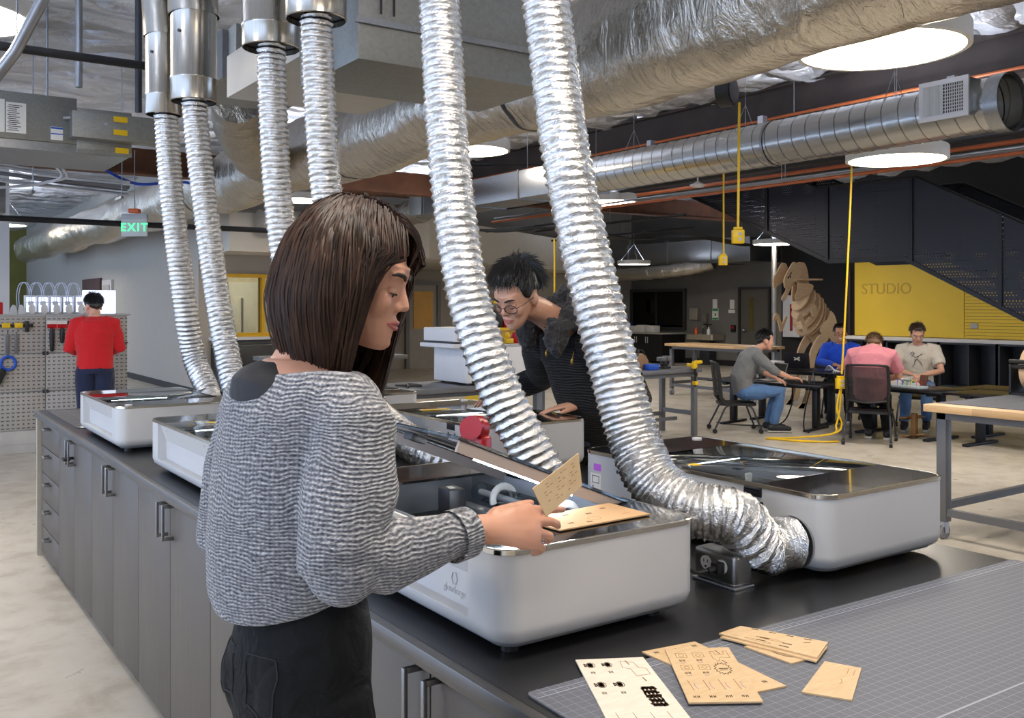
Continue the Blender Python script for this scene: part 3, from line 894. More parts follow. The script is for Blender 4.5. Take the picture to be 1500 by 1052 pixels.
pipe('conduit', [pt(-12, 120, 5.6), pt(22, 76, 5.6), pt(70, -14, 5.6)], .035, CONDUIT, 'thick zinc conduit slanting up at the top left corner', 'conduit')
pipe('conduit', [(1.55, 8.9, 3.5), (1.55, 8.9, 4.35)], .03, CONDUIT, 'upright zinc strut above the left air handler', 'conduit')
pipe('conduit', [(2.0, 8.7, 3.3), (2.0, 8.7, 4.35)], .03, CHARC, 'dark upright strut beside the far left hose pipe', 'conduit')
pipe('conduit', [(4.9, .5, 3.62), (4.9, 2.6, 3.7), (5.6, 3.0, 3.75)], .03, CONDUIT, 'silver conduit over the large round lamp', 'conduit')
pipe('conduit', [(7.0, 12.2, 3.7), (11.8, 9.6, 3.75)], .02, BPIPE, 'thin black conduit crossing under the beam behind the right tall hose', 'conduit')
pipe('conduit', [(11.3, 3, 3.45), (11.3, 14, 3.45)], .02, CONDUIT, 'grey conduit above the staircase panels', 'conduit')
pipe('sprinkler_pipe', [(11.7, 3, 3.62), (11.7, 14, 3.62)], .03, OPIPE, 'orange pipe higher up above the staircase panels', 'pipe')
for k, (x, y0, y1, z) in enumerate(((12.0, 12, 14.5, 3.0), (10.8, 13.4, 14.6, 2.95), (13.2, 13, 15.5, 2.9))):
    pipe('conduit', [(x, y0, z + .2), (x, y1 + 2, z + .2)], .025, BPIPE, ['black conduit nearest the staircase end among the far ceiling pipes', 'black conduit over the man in black among the far ceiling pipes', 'black conduit above the dinosaur among the far ceiling pipes'][k], 'conduit')
# cable bundles draped along a tray at left
for k, (dz, mt, lab) in enumerate(((0, CABLEW, 'lower white cable bundle on the ceiling hangers above the exit sign'), (.075, mat('grey_cable', (120, 120, 124), .5), 'grey cable bundle lying on the white cables above the exit sign'), (.15, CABLEW, 'upper white cable bundle on the ceiling hangers above the exit sign'))):
    m = MB()
    for q in range(6):
        m.tube(spline([(-2 + x * .9, 11.3 + .05 * random.uniform(-1, 1) + q * .02, 2.91 + dz + .02 * random.uniform(-1, 1) - .05 * math.sin(x * 1.6)) for x in range(6)], 5), .011, 6)
    one('cable_bundle', m, mt, lab, 'cables')
m = MB()
m.tube(spline([(1.6, 11.0, 3.15), (1.75, 11.0, 2.98), (1.55, 11.2, 2.9), (1.2, 11.2, 2.84), (.8, 11.3, 2.8)], 6), .016, 6); m.tube(spline([(1.66, 11.0, 3.15), (1.8, 11.0, 2.98), (1.6, 11.2, 2.92)], 6), .016, 6)
o = one('drop_cables', m, CABLEW, 'pair of white cables dropping from the rusty beam', 'cables'); m = MB(); m.box((1.58, 10.98, 3.14), (1.68, 11.02, 3.17)); m.build('hanger_clip', CONDUIT, o)
m = MB(); m.tube(spline([(2.2, 11.4, 3.16), (2.6, 11.4, 3.0), (3.1, 11.4, 3.06), (3.5, 11.4, 3.0)], 6), .018, 6)
o = one('drop_cables', m, CABLEBL, 'blue cable hanging below the rusty beam', 'cables'); m = MB(); m.box((2.17, 11.37, 3.14), (2.23, 11.43, 3.17)); m.build('hanger_clip', CONDUIT, o)
m = MB()
for k in range(5):
    m.box((-1.215 + k * .9, 11.2, 2.8), (-1.185 + k * .9, 11.5, 2.83)); m.tube([(-1.2 + k * .9, 11.22, 2.8), (-1.2 + k * .9, 11.22, 4.28)], .006, 5)
one('cable_tray', m, CONDUIT, 'hangers and rods carrying the cable bundles at upper left', 'tray')
m = MB()
for q in range(5):
    m.tube(spline([(8.2 + x * 1.1, 14.0 + q * .03, 2.98 - .07 * math.sin(x * 1.9 + q * .2)) for x in range(9)], 5), .02, 6)
one('cable_bundle', m, CABLEB, 'sagging black cable bundle under the far ceiling beam', 'cables')
for k, (x, y, lab) in enumerate(((8.9, 7.6, 'steel hanger clamp on the dark beam left of the hose reel'), (8.95, 9.6, 'steel hanger clamp on the dark beam right of the tall hose'), (8.9, 5.2, 'steel hanger clamp on the dark beam above the spiral duct'))):
    m = MB(); m.box((x - .04, y - .04, 3.75), (x + .04, y + .04, 3.87)); m.tube([(x, y, 3.75), (x, y, 3.4)], .006, 6); m.ell((x, y, 3.72), (.03, .03, .04))
    one('beam_clamp', m, ALU, lab, 'clamp')
m = MB(); m.tube([Vector((7.6 + .16 * math.cos(2 * PI * k / 30), 9.7 - .1 * math.cos(2 * PI * k / 30), 3.7 + .16 * math.sin(2 * PI * k / 30))) for k in range(31)], .012, 6, False); m.tube([(7.6, 9.7, 3.86), (7.6, 9.7, 4.36)], .006, 5)
one('cable_coil', m, CONDUIT, 'grey cable coil hanging by the right tall hose', 'cable')
# small pale detector hanging over the stairs
m = MB(); m.lathe([(0, -.02), (.08, -.01), (.11, .02), (.04, .05), (.01, .07), (.01, .6)], 20)
o = one('ceiling_speaker', m, WHITE2, 'small white disc hanging under the orange pipe near the yellow cord', 'speaker'); o.location = pt(1022, 273, 13)

# ------------------------------------------------------------------ exit sign
ex = thing('exit_sign', 'green lit EXIT sign hanging from the black ceiling pipe', 'sign', (2.6, 11.5, 2.4), R(-34))
m = MB(); m.box((-.15, -.012, 0), (.15, .012, .25), .003); m.build('sign_panel', mat('sign_face', (196, 200, 196), .4), ex)
m = MB(); m.box((-.15, -.02, .2), (.15, .02, .26), .004); m.build('sign_housing', LGREY, ex)
text_obj('sign_letters', 'EXIT', .13, Matrix(((1, 0, 0, 0), (0, 0, -1, -.014), (0, 1, 0, .1), (0, 0, 0, 1))), EXITG, ex, .002, 1.25, .0015)
m = MB(); m.box((-.06, -.04, .27), (.06, .04, .32), .004); m.build('orange_cap', ORANGE, ex)
m = MB(); m.tube([(0, 0, .32), (0, 0, 1.0)], .006, 6); m.build('hanger', CONDUIT, ex)

# ------------------------------------------------------------------ hose reel and yellow drop cords
hr = thing('cord_reel', 'black cord reel hanging under the foil duct at upper right', 'reel', pt(1066, 134, 8.4), R(20))
m = MB(); m.tube([(0, -.05, 0), (0, .07, 0)], .135, 28); m.tube([(0, -.06, 0), (0, -.05, 0)], .11, 28); m.tube([(0, .07, 0), (0, .08, 0)], .1, 28); m.build('drum', BLACK, hr)
m = MB(); m.box((-.03, -.03, .1), (.03, .05, .25)); m.build('bracket', BLACKM, hr)
m = MB(); m.tube([(.13 + .1 * math.cos(2 * PI * k / 40 * 3), .02 + .0006 * k, .12 + .09 * math.sin(2 * PI * k / 40 * 3)) for k in range(41)], .012, 6); m.build('coiled_lead', CABLEB, hr)
def drop_cord(pts, box, bs, label, blabel):
    m = MB(); m.tube(spline(pts, 8), .012 * bs, 7); o = one('hanging_cable', m, YEL, label, 'cable', 'yellow hanging cables')
    b_ = thing('outlet_box', blabel, 'outlet box', box, R(-34.6), 'yellow outlet boxes')
    m = MB(); m.box((-.055 * bs, -.035 * bs, -.07 * bs), (.055 * bs, .035 * bs, .06 * bs), .008); m.box((-.04 * bs, -.025 * bs, .06 * bs), (.04 * bs, .025 * bs, .085 * bs), .006); m.build('housing', YEL, b_)
    for dz in (-.03, .02):
        m = MB(); m.tube([(.012 * bs, -.0345 * bs, dz * bs), (.012 * bs, -.04 * bs, dz * bs)], .018 * bs, 12); m.build('socket', LGREY, b_)
drop_cord([pt(1083, 150, 8.4), pt(1082, 250, 8.4), pt(1081, 336, 8.4)], pt(1081, 346, 8.4), .95, 'yellow cord hanging from the black reel', 'yellow outlet box on the cord under the black reel')
drop_cord([pt(1060, 240, 12), pt(1060, 300, 12), pt(1060, 372, 12)], pt(1059, 381, 12), .95, 'thinner yellow cord hanging left of the reel cord', 'smaller yellow outlet box left of the reel cord, by the dinosaur')
drop_cord([pt(1248, 225, 10.9), pt(1246, 290, 10.9), pt(1241, 400, 10.9), pt(1237, 480, 10.9), pt(1233, 548, 10.9)], pt(1231, 561, 10.9), .95, 'long yellow cord hanging below the round lamp to the work tables', 'yellow outlet box on the long cord beside the man in pink')
m = MB(); m.tube(spline([pt(812, 350, 12), pt(812.5, 390, 12), pt(812, 480, 12)], 6), .011, 6); one('hanging_cable', m, YEL, 'yellow cord hanging behind the man in the black jacket', 'cable', 'yellow hanging cables')
m = MB(); q = pt(1231, 568, 10.9)
for k, (dx, dl) in enumerate(((0, 0), (.05, .06))):
    m.tube(spline([q + Vector((dx * .3, 0, 0)), pt(1226 + k * 4, 600, 10.9), pt(1233 - k * 8, 622, 10.9), pt(1218, 636, 10.9), Vector((9.0 + dx, 7.35, .02)), Vector((8.85 + dl, 7.5, .015)), Vector((8.95, 7.25 - dl, .015)), Vector((9.15, 6.95, .015)), Vector((9.3 + dx, 6.85, .015))], 8), .011, 7)
one('looped_cable', m, YEL, 'yellow cord looped on the floor below the outlet box', 'cord')
m = MB(); m.tube([pt(1134, 366, 19.5), Vector((pt(1134, 366, 19.5).x, pt(1134, 366, 19.5).y, 0))], .055, 12); m.tube([pt(1134, 366, 19.5), Vector((pt(1134, 366, 19.5).x, pt(1134, 366, 19.5).y, 4.3))], .055, 12)
struct('column_2', m, m_galv('grey_column', (150, 150, 150), .5))
# ------------------------------------------------------------------ long counter
CT = .92
m = MB(); m.box((.93, -.6, .885), (2.515, 6.7, CT), 0)
wt = one('worktop', m, BLACKC, 'long black worktop carrying the white laser cutters', 'worktop')
m = MB(); m.box((.905, -.6, .884), (.93, 6.72, CT + .0004), .002); m.box((.93, 6.7, .884), (2.515, 6.72, CT + .0004)); m.box((2.515, -.6, .884), (2.52, 6.72, CT + .0004)); m.build('edge_band', EDGE, wt)
m = MB(); m.box((.915, 6.665, 0), (2.5, 6.7, .884)); one('end_panel', m, mat('pale_end_panel', (176, 168, 152), .5), 'pale upright panel closing the far end of the counter', 'panel')
def handle(vert=True):
    m = MB()
    if vert:
        m.box((-.042, -.006, -.065), (-.032, .006, .065), .002)
        for z in (-.065, .053): m.box((-.034, -.006, z), (0, .006, z + .012), .001)
    else:
        m.box((-.042, -.045, -.006), (-.032, .045, .006), .002)
        for y in (-.045, .033): m.box((-.034, y, -.006), (0, y + .012, .006), .001)
    return m
HV, HH = handle().mesh('handle'), handle(False).mesh('handle')
HV.materials.append(HANDLE); HH.materials.append(HANDLE)
def put(name, me, parent, loc):
    o = bpy.data.objects.new(name, me); COL.objects.link(o); o.parent = parent; o.location = loc; return o
def cabinet(y0, y1, label):
    t = thing('base_cabinet', label, 'cabinet', (.94, y0, 0), 0, 'base cabinets under the long counter')
    w = y1 - y0
    m = MB(); m.box((.02, .001, .03), (.72, w - .001, .883)); m.box((.06, .001, 0), (.7, w - .001, .03)); m.build('carcass', DARKGAP, t)
    for k in (0, 1):
        m = MB(); m.box((0, k * w / 2 + .003, .035), (.019, (k + 1) * w / 2 - .003, .88), .001)
        d = m.build('door', CAB, t)
        put('handle', HV, d, (0, w / 2 + (-.04 if k == 0 else .04), .8))
    return t
for y0, y1, lab in ((5.05, 6.01, 'two-door grey cabinet next to the drawer stack, with a small lock between its handles'), (4.09, 5.05, 'two-door grey cabinet below the second farthest laser cutter'), (3.11, 4.09, 'two-door grey cabinet directly left of the woman'),
                    (2.14, 3.11, 'two-door grey cabinet hidden behind the woman\'s hips'), (1.165, 2.14, 'two-door grey cabinet at the bottom edge right of the woman'), (.18, 1.165, 'grey cabinet at the near end of the counter below the cutting mat')):
    c = cabinet(y0, y1, lab)
    if y0 > 5:
        m = MB(); m.tube([(-.001, .5, .77), (-.03, .5, .77)], .008, 8); m.box((-.06, .44, .765), (-.025, .52, .775)); m.build('lock', BLACKM, c)
t = thing('drawer_cabinet', 'stack of grey drawers at the far end of the counter', 'cabinet', (.94, 6.01, 0), 0)
m = MB(); m.box((.02, .001, .03), (.72, .652, .883)); m.build('carcass', DARKGAP, t)
for k in range(5):
    m = MB(); z = .035 + k * .169; m.box((0, .004, z), (.019, .648, z + .164), .001); d = m.build('drawer', CAB, t)
    put('handle', HH, d, (0, .32, z + .13))

# ------------------------------------------------------------------ laser cutters
W, L_, HT = .53, .95, .212
def make_laser(open_lid=0.0):
    t = thing('laser_cutter', 'tmp', 'laser cutter', (0, 0, CT), 0, 'white desktop laser cutters')
    def out(ins, r=.055):
        return rrect(ins, W - ins, ins, L_ - ins, r - ins * .6, 7)
    NA, NB = .12, .82
    def notch(dx):
        P = rrect(0, W, 0, L_, .055, 7)
        # outline runs counter-clockwise; the x=0 side goes from top (y=L) to bottom (y=0)
        i = 14 + 1
        cut = []
        for k, p in enumerate(P):
            cut.append(p)
            if k == 15:
                cut += [(0, NB), (dx, NB - .012), (dx, NA + .012), (0, NA)]
        return cut
    m = MB()
    lo = [[(x, y, z) for x, y in out(i)] for i, z in ((.035, .013), (.026, .016), (.022, .021), (.018, .0225), (.006, .032), (0, .05), (0, .058))]
    m.loops(lo, cap1=True)
    N = notch(.03)
    m.loops([[(x, y, .058) for x, y in N], [(x, y, HT - .012) for x, y in N]], cap0=False, cap1=False)
    body = m.build('body', WHITE, t, 50)
    for a, b_ in ((.06, .06), (.44, .06), (.06, .84), (.44, .84)):
        m = MB(); m.tube([(a, b_, 0), (a, b_, .014)], .018, 12); m.build('foot', BLACK, t)
    # flap of the front door above the recess
    m = MB(); m.add([(.031, NA + .013, .128), (.031, NB - .013, .128), (.004, NB - .013, .2), (.004, NA + .013, .2), (.05, NA + .013, .128), (.05, NB - .013, .128), (.05, NB - .013, .2), (.05, NA + .013, .2)],
                    [(0, 1, 2, 3), (0, 4, 5, 1), (1, 5, 6, 2), (0, 3, 7, 4)]); fd = m.build('front_door', WHITE, t)
    text_obj('logo', 'glowforge', .022, Matrix(((0, 0, -1, .0295), (-1, 0, 0, NA + .1), (0, 1, 0, .082), (0, 0, 0, 1))), LGREY, fd, .0006)
    m = MB(); c = [(.0292, NA + .1 + .011 * math.cos(a), .107 + .014 * math.sin(a)) for a in [R(60 * k) for k in range(7)]]; m.tube(c, .0015, 5); m.build('logo_mark', LGREY, fd)
    # open interior
    m = MB()
    a, b_, c_, d_ = .045, .5, .05, .9
    m.add([(a, c_, .0585), (b_, c_, .0585), (b_, d_, .0585), (a, d_, .0585), (a, c_, .198), (b_, c_, .198), (b_, d_, .198), (a, d_, .198)],
          [(0, 1, 5, 4), (1, 2, 6, 5), (2, 3, 7, 6), (3, 0, 4, 7)]); m.build('inner_wall', mat('inner_sheet', (196, 200, 206), .35, .15), t)
    m = MB(); m.box((.06, .23, .059), (.49, .73, .07)); m.build('crumb_tray', mat('honeycomb_tray', (150, 140, 124), .5, .3), t)
    y0, y1 = .22, .74
    m = MB()
    for y in (y0 + .01, y1 - .05): m.box((.05, y, .1), (.49, y + .035, .13), .003)
    m.box((.07, y0 + .06, .115), (.1, y1 - .06, .14), .002); m.box((.3, y0 + .05, .13), (.335, y1 - .04, .158), .002); m.box((.46, y0 + .03, .1), (.485, y1 - .03, .15), .002)
    m.build('gantry_rail', ALU, t)
    m = MB(); m.box((.12, y0 + .05, .09), (.18, y1 - .05, .112), .003); m.box((.11, y1 - .1, .112), (.26, y1 - .06, .14), .003)
    for k in range(9): m.box((.2, y0 + .1 + k * .03, .1), (.235, y0 + .122 + k * .03, .125), .002)
    m.build('cable_chain', BLACKM, t)
    hy, hz = (y1 - .17, .178) if not open_lid else (y1 - .13, .202)
    m = MB(); m.box((.25, hy, .085), (.3, hy + .06, hz), .003); lh = m.build('laser_head', mat('head_black', (36, 37, 42), .4), t)
    m = MB(); m.box((.265, hy + .02, hz + .0002), (.28, hy + .035, hz + .0008)); m.box((.27, hy + .04, hz + .0002), (.284, hy + .05, hz + .0008)); m.build('head_mark', PAPER, lh)
    m = MB(); m.tube([(.41, y0 + .075, .165), (.41, y1 - .02, .165)], .026, 20, True); tb = m.build('laser_tube', TUBEG, t)
    m = MB(); m.tube([(.41, y0 + .085, .165), (.41, y1 - .03, .165)], .009, 10); m.build('tube_core', mat('tube_core', (210, 206, 206), .3), tb)
    for y in (y0 + .11, y1 - .14):
        m = MB(); P = [(.41 + .033 * math.cos(R(a)), y, .165 + .033 * math.sin(R(a))) for a in range(-20, 201, 20)]
        m.tube(P, .006, 6, ry=.011); m.build('tube_ring', WHITE2, t)
    # rear: port, hinges, screws, labels
    m = MB(); m.tube([(W - .001, .85, .082), (W + .006, .85, .082)], .066, 28); m.build('exhaust_port', ALU, t)
    for y in (.2, .72):
        m = MB(); m.box((W - .012, y - .03, HT - .036), (W + .003, y + .03, HT - .011), .002); m.tube([(W - .002, y - .025, HT - .016), (W - .002, y + .025, HT - .016)], .007, 10); m.build('hinge', BLACK, t)
        m = MB()
        for q in (-.02, .03): m.tube([(W - .001, y + q, HT - .052), (W + .001, y + q, HT - .052)], .006, 12)
        m.build('screw_cover', CHARC, t)
    m = MB(); m.box((W + .0003, .065, .15), (W + .001, .1, .172)); m.build('purple_sticker', PURPLE, t)
    m = MB(); m.box((W + .0003, .05, .07), (W + .001, .1, .14)); lb = m.build('rating_label', PAPER, t)
    m = MB()
    for q in ((.058, .11, .092, .112), (.058, .132, .092, .134), (.058, .112, .06, .132), (.09, .112, .092, .132), (.06, .095, .064, .102), (.06, .09, .08, .092), (.084, .076, .088, .084)):
        m.box((W + .001, q[0], q[1]), (W + .0015, q[2], q[3]))
    m.build('label_print', INK, lb)
    # top covers and lid
    def plate(ya, yb, z0, z1, rnd):
        P = []
        Q = rrect(.004, W - .004, .004, L_ - .004, .052, 7)
        if rnd == 'lo': P = [(W - .004, yb), (.004, yb)] + Q[16:24][0:8] + Q[24:32]
        else: P = Q[0:16] + [(.004, ya), (W - .004, ya)]
        mm = MB(); mm.prism(P, z0, z1); return mm
    plate(0, y0, HT - .008, HT - .001, 'lo').build('side_cover', CARBON, t)
    plate(y1, L_, HT - .008, HT - .001, 'hi').build('side_cover', CARBON, t)
    # chrome rim around the top
    m = MB(); P = rrect(0, W, 0, L_, .055, 7)
    lps = []
    for i, (x, y) in enumerate(P):
        pass
    def rim(ins, z): return [(ins + x * (W - 2 * ins) / W, ins + y * (L_ - 2 * ins) / L_, z - (.014 * max(0, math.sin(PI * (y - NA) / (NB - NA))) if (x < .02 and NA < y < NB) else 0)) for x, y in P]
    m.loops([rim(.0, HT - .0125), rim(-.0015, HT - .011), rim(-.0015, HT - .002), rim(.001, HT), rim(.005, HT - .0005), rim(.005, HT - .009)], cap0=False, cap1=False)
    m.build('chrome_rim', CHROME, t)
    m = MB(); m.tube([(.06, .06, HT - .001), (.06, .06, HT + .003)], .017, 24); m.build('button', WHITE2, t)
    # lid, hinged at the rear edge
    Hg = Matrix.Translation((W - .012, 0, HT - .006)) @ Matrix.Rotation(open_lid, 4, 'Y') @ Matrix.Translation((-(W - .012), 0, -(HT - .006)))
    m = MB(); m.box((.005, y0 + .003, HT - .007), (W - .012, y1 - .003, HT - .001), .001, Hg); lid = m.build('lid', GLASS, t)
    m = MB()
    m.box((.004, y0 + .003, HT - .0095), (.05, y1 - .003, HT - .0075), 0, Hg); m.box((W - .06, y0 + .003, HT - .0095), (W - .012, y1 - .003, HT - .0075), 0, Hg)
    m.box((.05, y0 + .003, HT - .0095), (W - .06, y0 + .05, HT - .0075), 0, Hg); m.box((.05, y1 - .03, HT - .0095), (W - .06, y1 - .003, HT - .0075), 0, Hg)
    m.build('lid_border', CARBON, lid)
    m = MB()
    m.box((.01, y0 + .004, HT - .034), (W - .02, y0 + .012, HT - .0096), 0, Hg); m.box((.01, y0 + .011, HT - .0125), (W - .02, y0 + .052, HT - .0096), 0, Hg)
    m.build('lid_skirt', mat('lid_skirt_grey', (176, 164, 158), .35), lid)
    m = MB(); m.box((.01, y1 - .012, HT - .034), (W - .02, y1 - .004, HT - .0096), 0, Hg); m.build('lid_skirt', mat('lid_skirt_grey', (176, 164, 158), .35), lid)
    for y in ((y0 + .06, y1 - .085) if not open_lid else (y0 + .06,)):
        m = MB(); m.box((.1, y, HT - .03), (.4, y + .022, HT - .0126), .002, Hg); hs = m.build('light_bar', ALU, lid)
        m = MB()
        for k in range(18): m.box((.105 + k * .0163, y + .004, HT - .034), (.118 + k * .0163, y + .018, HT - .0302), .001, Hg)
        m.build('led_strip', LED, hs)
    m = MB(); m.box((.03, (y0 + y1) / 2 - .02, HT - .03), (.07, (y0 + y1) / 2 + .02, HT - .0126), .002, Hg); m.build('lid_camera', BLACK, lid)
    return t
lc = make_laser(R(22)); lc.location = (.99, 1.47, CT + .001); lc['label'] = 'white laser cutter with its glass lid raised, in front of the woman'
lc2 = make_laser(0); lc2.location = (.98, 3.12, CT + .001); lc2['label'] = 'closed white laser cutter just left of the woman, yellow tag on its lid'
m = MB(); m.prism([(.1, .74), (.14, .66), (.16, .67), (.2, .6), (.17, .58), (.12, .7)], HT, HT + .001); m.build('yellow_tag', YEL, lc2)
lc3 = dup(lc2, (.96, 4.57, CT + .001), 0, 'closed white laser cutter nearest the drawer end of the counter')
for c in kids(lc3):
    if c.name.startswith('yellow_tag'): bpy.data.objects.remove(c)
lc4 = dup(lc3, (2.46, 2.40, CT + .001), PI, 'closed white laser cutter at the right, fed by the hose from behind')
m = MB(); m.box((.44, .42, HT - .001), (.47, .45, HT + .0004)); m.build('yellow_tag', YEL, lc4)
lc5 = dup(lc3, (2.48, 3.98, CT + .001), PI, 'closed white laser cutter under the hand of the man in black')
m = MB(); m.box((.3, .3, HT - .001), (.44, .33, HT + .0006)); m.build('yellow_tape', YEL, lc5)
lc6 = dup(lc3, (2.48, 5.42, CT + .001), PI, 'white laser cutter mostly hidden behind the woman\'s hair ends')

# ------------------------------------------------------------------ foil hoses
def hose(pts, r, label, seed=0, pitch=.026, amp=.11, tight=0):
    C = spline(pts, 14)
    # even resampling
    D = [0]
    for a, b_ in zip(C, C[1:]): D.append(D[-1] + (b_ - a).length)
    n = int(D[-1] / (pitch / 6)); P, j = [], 0
    for i in range(n + 1):
        s = D[-1] * i / n
        while j < len(D) - 2 and D[j + 1] < s: j += 1
        f = (s - D[j]) / max(1e-9, D[j + 1] - D[j]); P.append(C[j].lerp(C[j + 1], f))
    rnd = random.Random(seed)
    m = MB(); K = 40; vs, fs = [], []
    u = Vector((0, 1, 0))
    for i, p in enumerate(P):
        t = (P[min(i + 1, n)] - P[max(i - 1, 0)]).normalized()
        x = (u - t * u.dot(t)).normalized(); u = x; y = t.cross(x)
        s = D[-1] * i / n
        for k in range(K):
            a = 2 * PI * k / K
            q_ = max(0, s / D[-1] - tight) if tight else 0
            ph = (s / pitch + q_ * q_ * D[-1] / pitch * 2.2 + a / (2 * PI)) % 1
            tri = 1 - abs(ph * 2 - 1)            # sharp ridge, round valley
            w = tri ** 1.8
            cr = noise.noise(Vector((math.cos(a) * 4, math.sin(a) * 4, s * 55 + seed)))
            cr2 = noise.noise(Vector((math.cos(a) * 13, math.sin(a) * 13, s * 130 + seed * 3)))
            rr = r * (1 - amp + amp * w) + r * .03 * cr + r * .045 * cr2 * (.4 + w)
            sh = t * (pitch * .09 * cr)
            vs.append(p + (x * math.cos(a) + y * math.sin(a)) * rr + sh)
    for i in range(n):
        for k in range(K):
            k2 = (k + 1) % K
            fs.append((i * K + k, i * K + k2, (i + 1) * K + k2, (i + 1) * K + k))
    m.add(vs, fs)
    return one('exhaust_hose', m, FOIL, label, 'hose', 'corrugated foil exhaust hoses', None, 55)
e6 = Vector((1.92, 1.55, 1.002))
hose([pt(792, -60, 2.74), pt(812, 100, 2.68), pt(828, 220, 2.6), pt(851, 340, 2.55), pt(877, 450, 2.5), pt(902, 550, 2.45), pt(928, 640, 2.41), pt(960, 708, 2.35), pt(1012, 745, 2.29), pt(1075, 758, 2.27), e6 + Vector((-.1, .015, .006)), e6 + Vector((-.004, 0, 0))], .071, 'foil hose curving into the back of the laser cutter at the right', 6, tight=.55)
hose([pt(640, -60, 3.1), pt(647, 60, 3.05), pt(654, 180, 2.98), pt(665, 300, 2.92), pt(683, 420, 2.87), pt(708, 510, 2.83), pt(740, 590, 2.8), pt(774, 655, 2.78), Vector((1.66, 2.22, 1.05)), Vector((1.61, 2.29, 1.005)), Vector((1.536, 2.32, 1.002))], .069, 'foil hose between the woman and the man in black', 5)
hose([pt(463, 26, 4.0), pt(467, 120, 4.0), pt(473, 220, 4.0), pt(481, 300, 4.0), pt(494, 380, 4.02), pt(512, 470, 4.05), Vector((1.72, 3.55, 1.2)), Vector((1.78, 3.25, 1.05)), Vector((1.86, 3.14, 1.004)), Vector((1.936, 3.13, 1.002))], .071, 'foil hose disappearing behind the woman\'s head', 4)
hose([pt(397, 68, 4.4), pt(400, 160, 4.4), pt(405, 260, 4.4), pt(414, 350, 4.4), pt(428, 440, 4.4), pt(446, 530, 4.45), Vector((1.78, 4.5, 1.05)), Vector((1.936, 4.57, 1.002))], .07, 'foil hose just left of the woman\'s head', 3)
hose([pt(284, 146, 5.0), pt(292, 230, 5.0), pt(303, 320, 4.98), pt(316, 420, 4.95), pt(331, 510, 4.9), pt(347, 580, 4.83), pt(372, 622, 4.75), Vector((1.65, 4.05, 1.02)), Vector((1.6, 3.98, 1.004)), Vector((1.524, 3.97, 1.002))], .068, 'second foil hose from the left, dropping behind the woman\'s shoulder', 2)
hose([pt(243, 165, 5.4), pt(250, 270, 5.4), pt(261, 370, 5.4), pt(273, 460, 5.42), pt(285, 525, 5.45), Vector((1.62, 5.38, 1.08)), Vector((1.6, 5.42, 1.005)), Vector((1.506, 5.42, 1.002))], .07, 'leftmost foil hose, reaching the farthest laser cutter', 1)

# steel drop pipes the hoses hang from
def drop_pipe(px, py, d, r, label, top_shift=(0, 0), bead=.1, taper=.0):
    p = pt(px, py, d)
    t = thing('exhaust_pipe', label, 'pipe', tuple(p), 0, 'steel exhaust pipes')
    h = 4.27 - p.z
    m = MB(); m.lathe([(r * .97, 0), (r, .004), (r, bead), (r * 1.03, bead + .006), (r * 1.03, bead + .014), (r, bead + .02), (r, bead + .34), (r * (1 + taper), bead + .36)], 44); m.build('pipe_end', STEEL, t)
    z0 = bead + .35
    m = MB(); m.tube([(0, 0, z0), (top_shift[0] * .4, top_shift[1] * .4, z0 + (h - z0) * .4), (top_shift[0], top_shift[1], h)], r * (1.03 + taper), 44, False); m.tube([(0, 0, z0), (0, 0, z0 + .03)], r * (1.045 + taper), 44, False); m.build('upper_pipe', STEEL, t)
    m = MB(); m.lathe([(.05, .03), (r * .985, .03), (r * .985, .025)], 40); m.build('end_plate', BLACKM, t)
    m = MB(); m.tube([(.0 - r * .82, -r * .62, bead + .24), (-r * .84, -r * .64, bead + .24)], .009, 8); m.build('screw', CHARC, t)
    return t
drop_pipe(463, 30, 4.0, .128, 'steel exhaust pipe directly above the woman\'s head')
drop_pipe(397, 72, 4.4, .132, 'steel exhaust pipe with a dark underside, second from the right of four', bead=.09)
drop_pipe(284, 150, 5.0, .118, 'steel exhaust pipe in front of the far left one', (-.05, .05), .11, .06)
drop_pipe(240, 169, 5.4, .1, 'far left steel exhaust pipe, half hidden by its neighbour', (-.06, .05), .1, .06)

# ------------------------------------------------------------------ mats, sheets and small things on the counter
m = MB(); m.prism(rrect(-.785, .785, -.62, .62, .02, 4), 0, .003); o = one('cutting_mat', m, MATG, 'large dark gridded cutting mat at the near end of the counter', 'cutting mat'); o.location = (1.722, .705, CT + .0004); o.rotation_euler = (0, 0, R(-1.2))
m = MB(); m.box((-.78, .585, .003), (.78, .5875, .0032)); m.box((-.78, .16, .003), (.78, .163, .0032)); m.box((-.77, .6, .003), (.77, .6015, .0032))
for k in range(60): m.box((-.76 + k * .0254, .5875, .003), (-.759 + k * .0254, .5875 + (.014 if k % 2 else .008), .0032))
m.build('ruler_marks', mat('mat_ruler_print', (150, 156, 168), .5), o)
m = MB(); m.prism(rrect(.97, 1.75, 5.62, 6.64, .02, 4), CT + .0004, CT + .0034); one('cutting_mat', m, MATF, 'grey cutting mat at the far end of the counter', 'cutting mat')
m = MB(); m.box((.99, 5.6, CT + .0036), (1.03, 5.66, CT + .006)); one('paper_scrap', m, PAPER, 'small white scrap on the far cutting mat', 'paper')

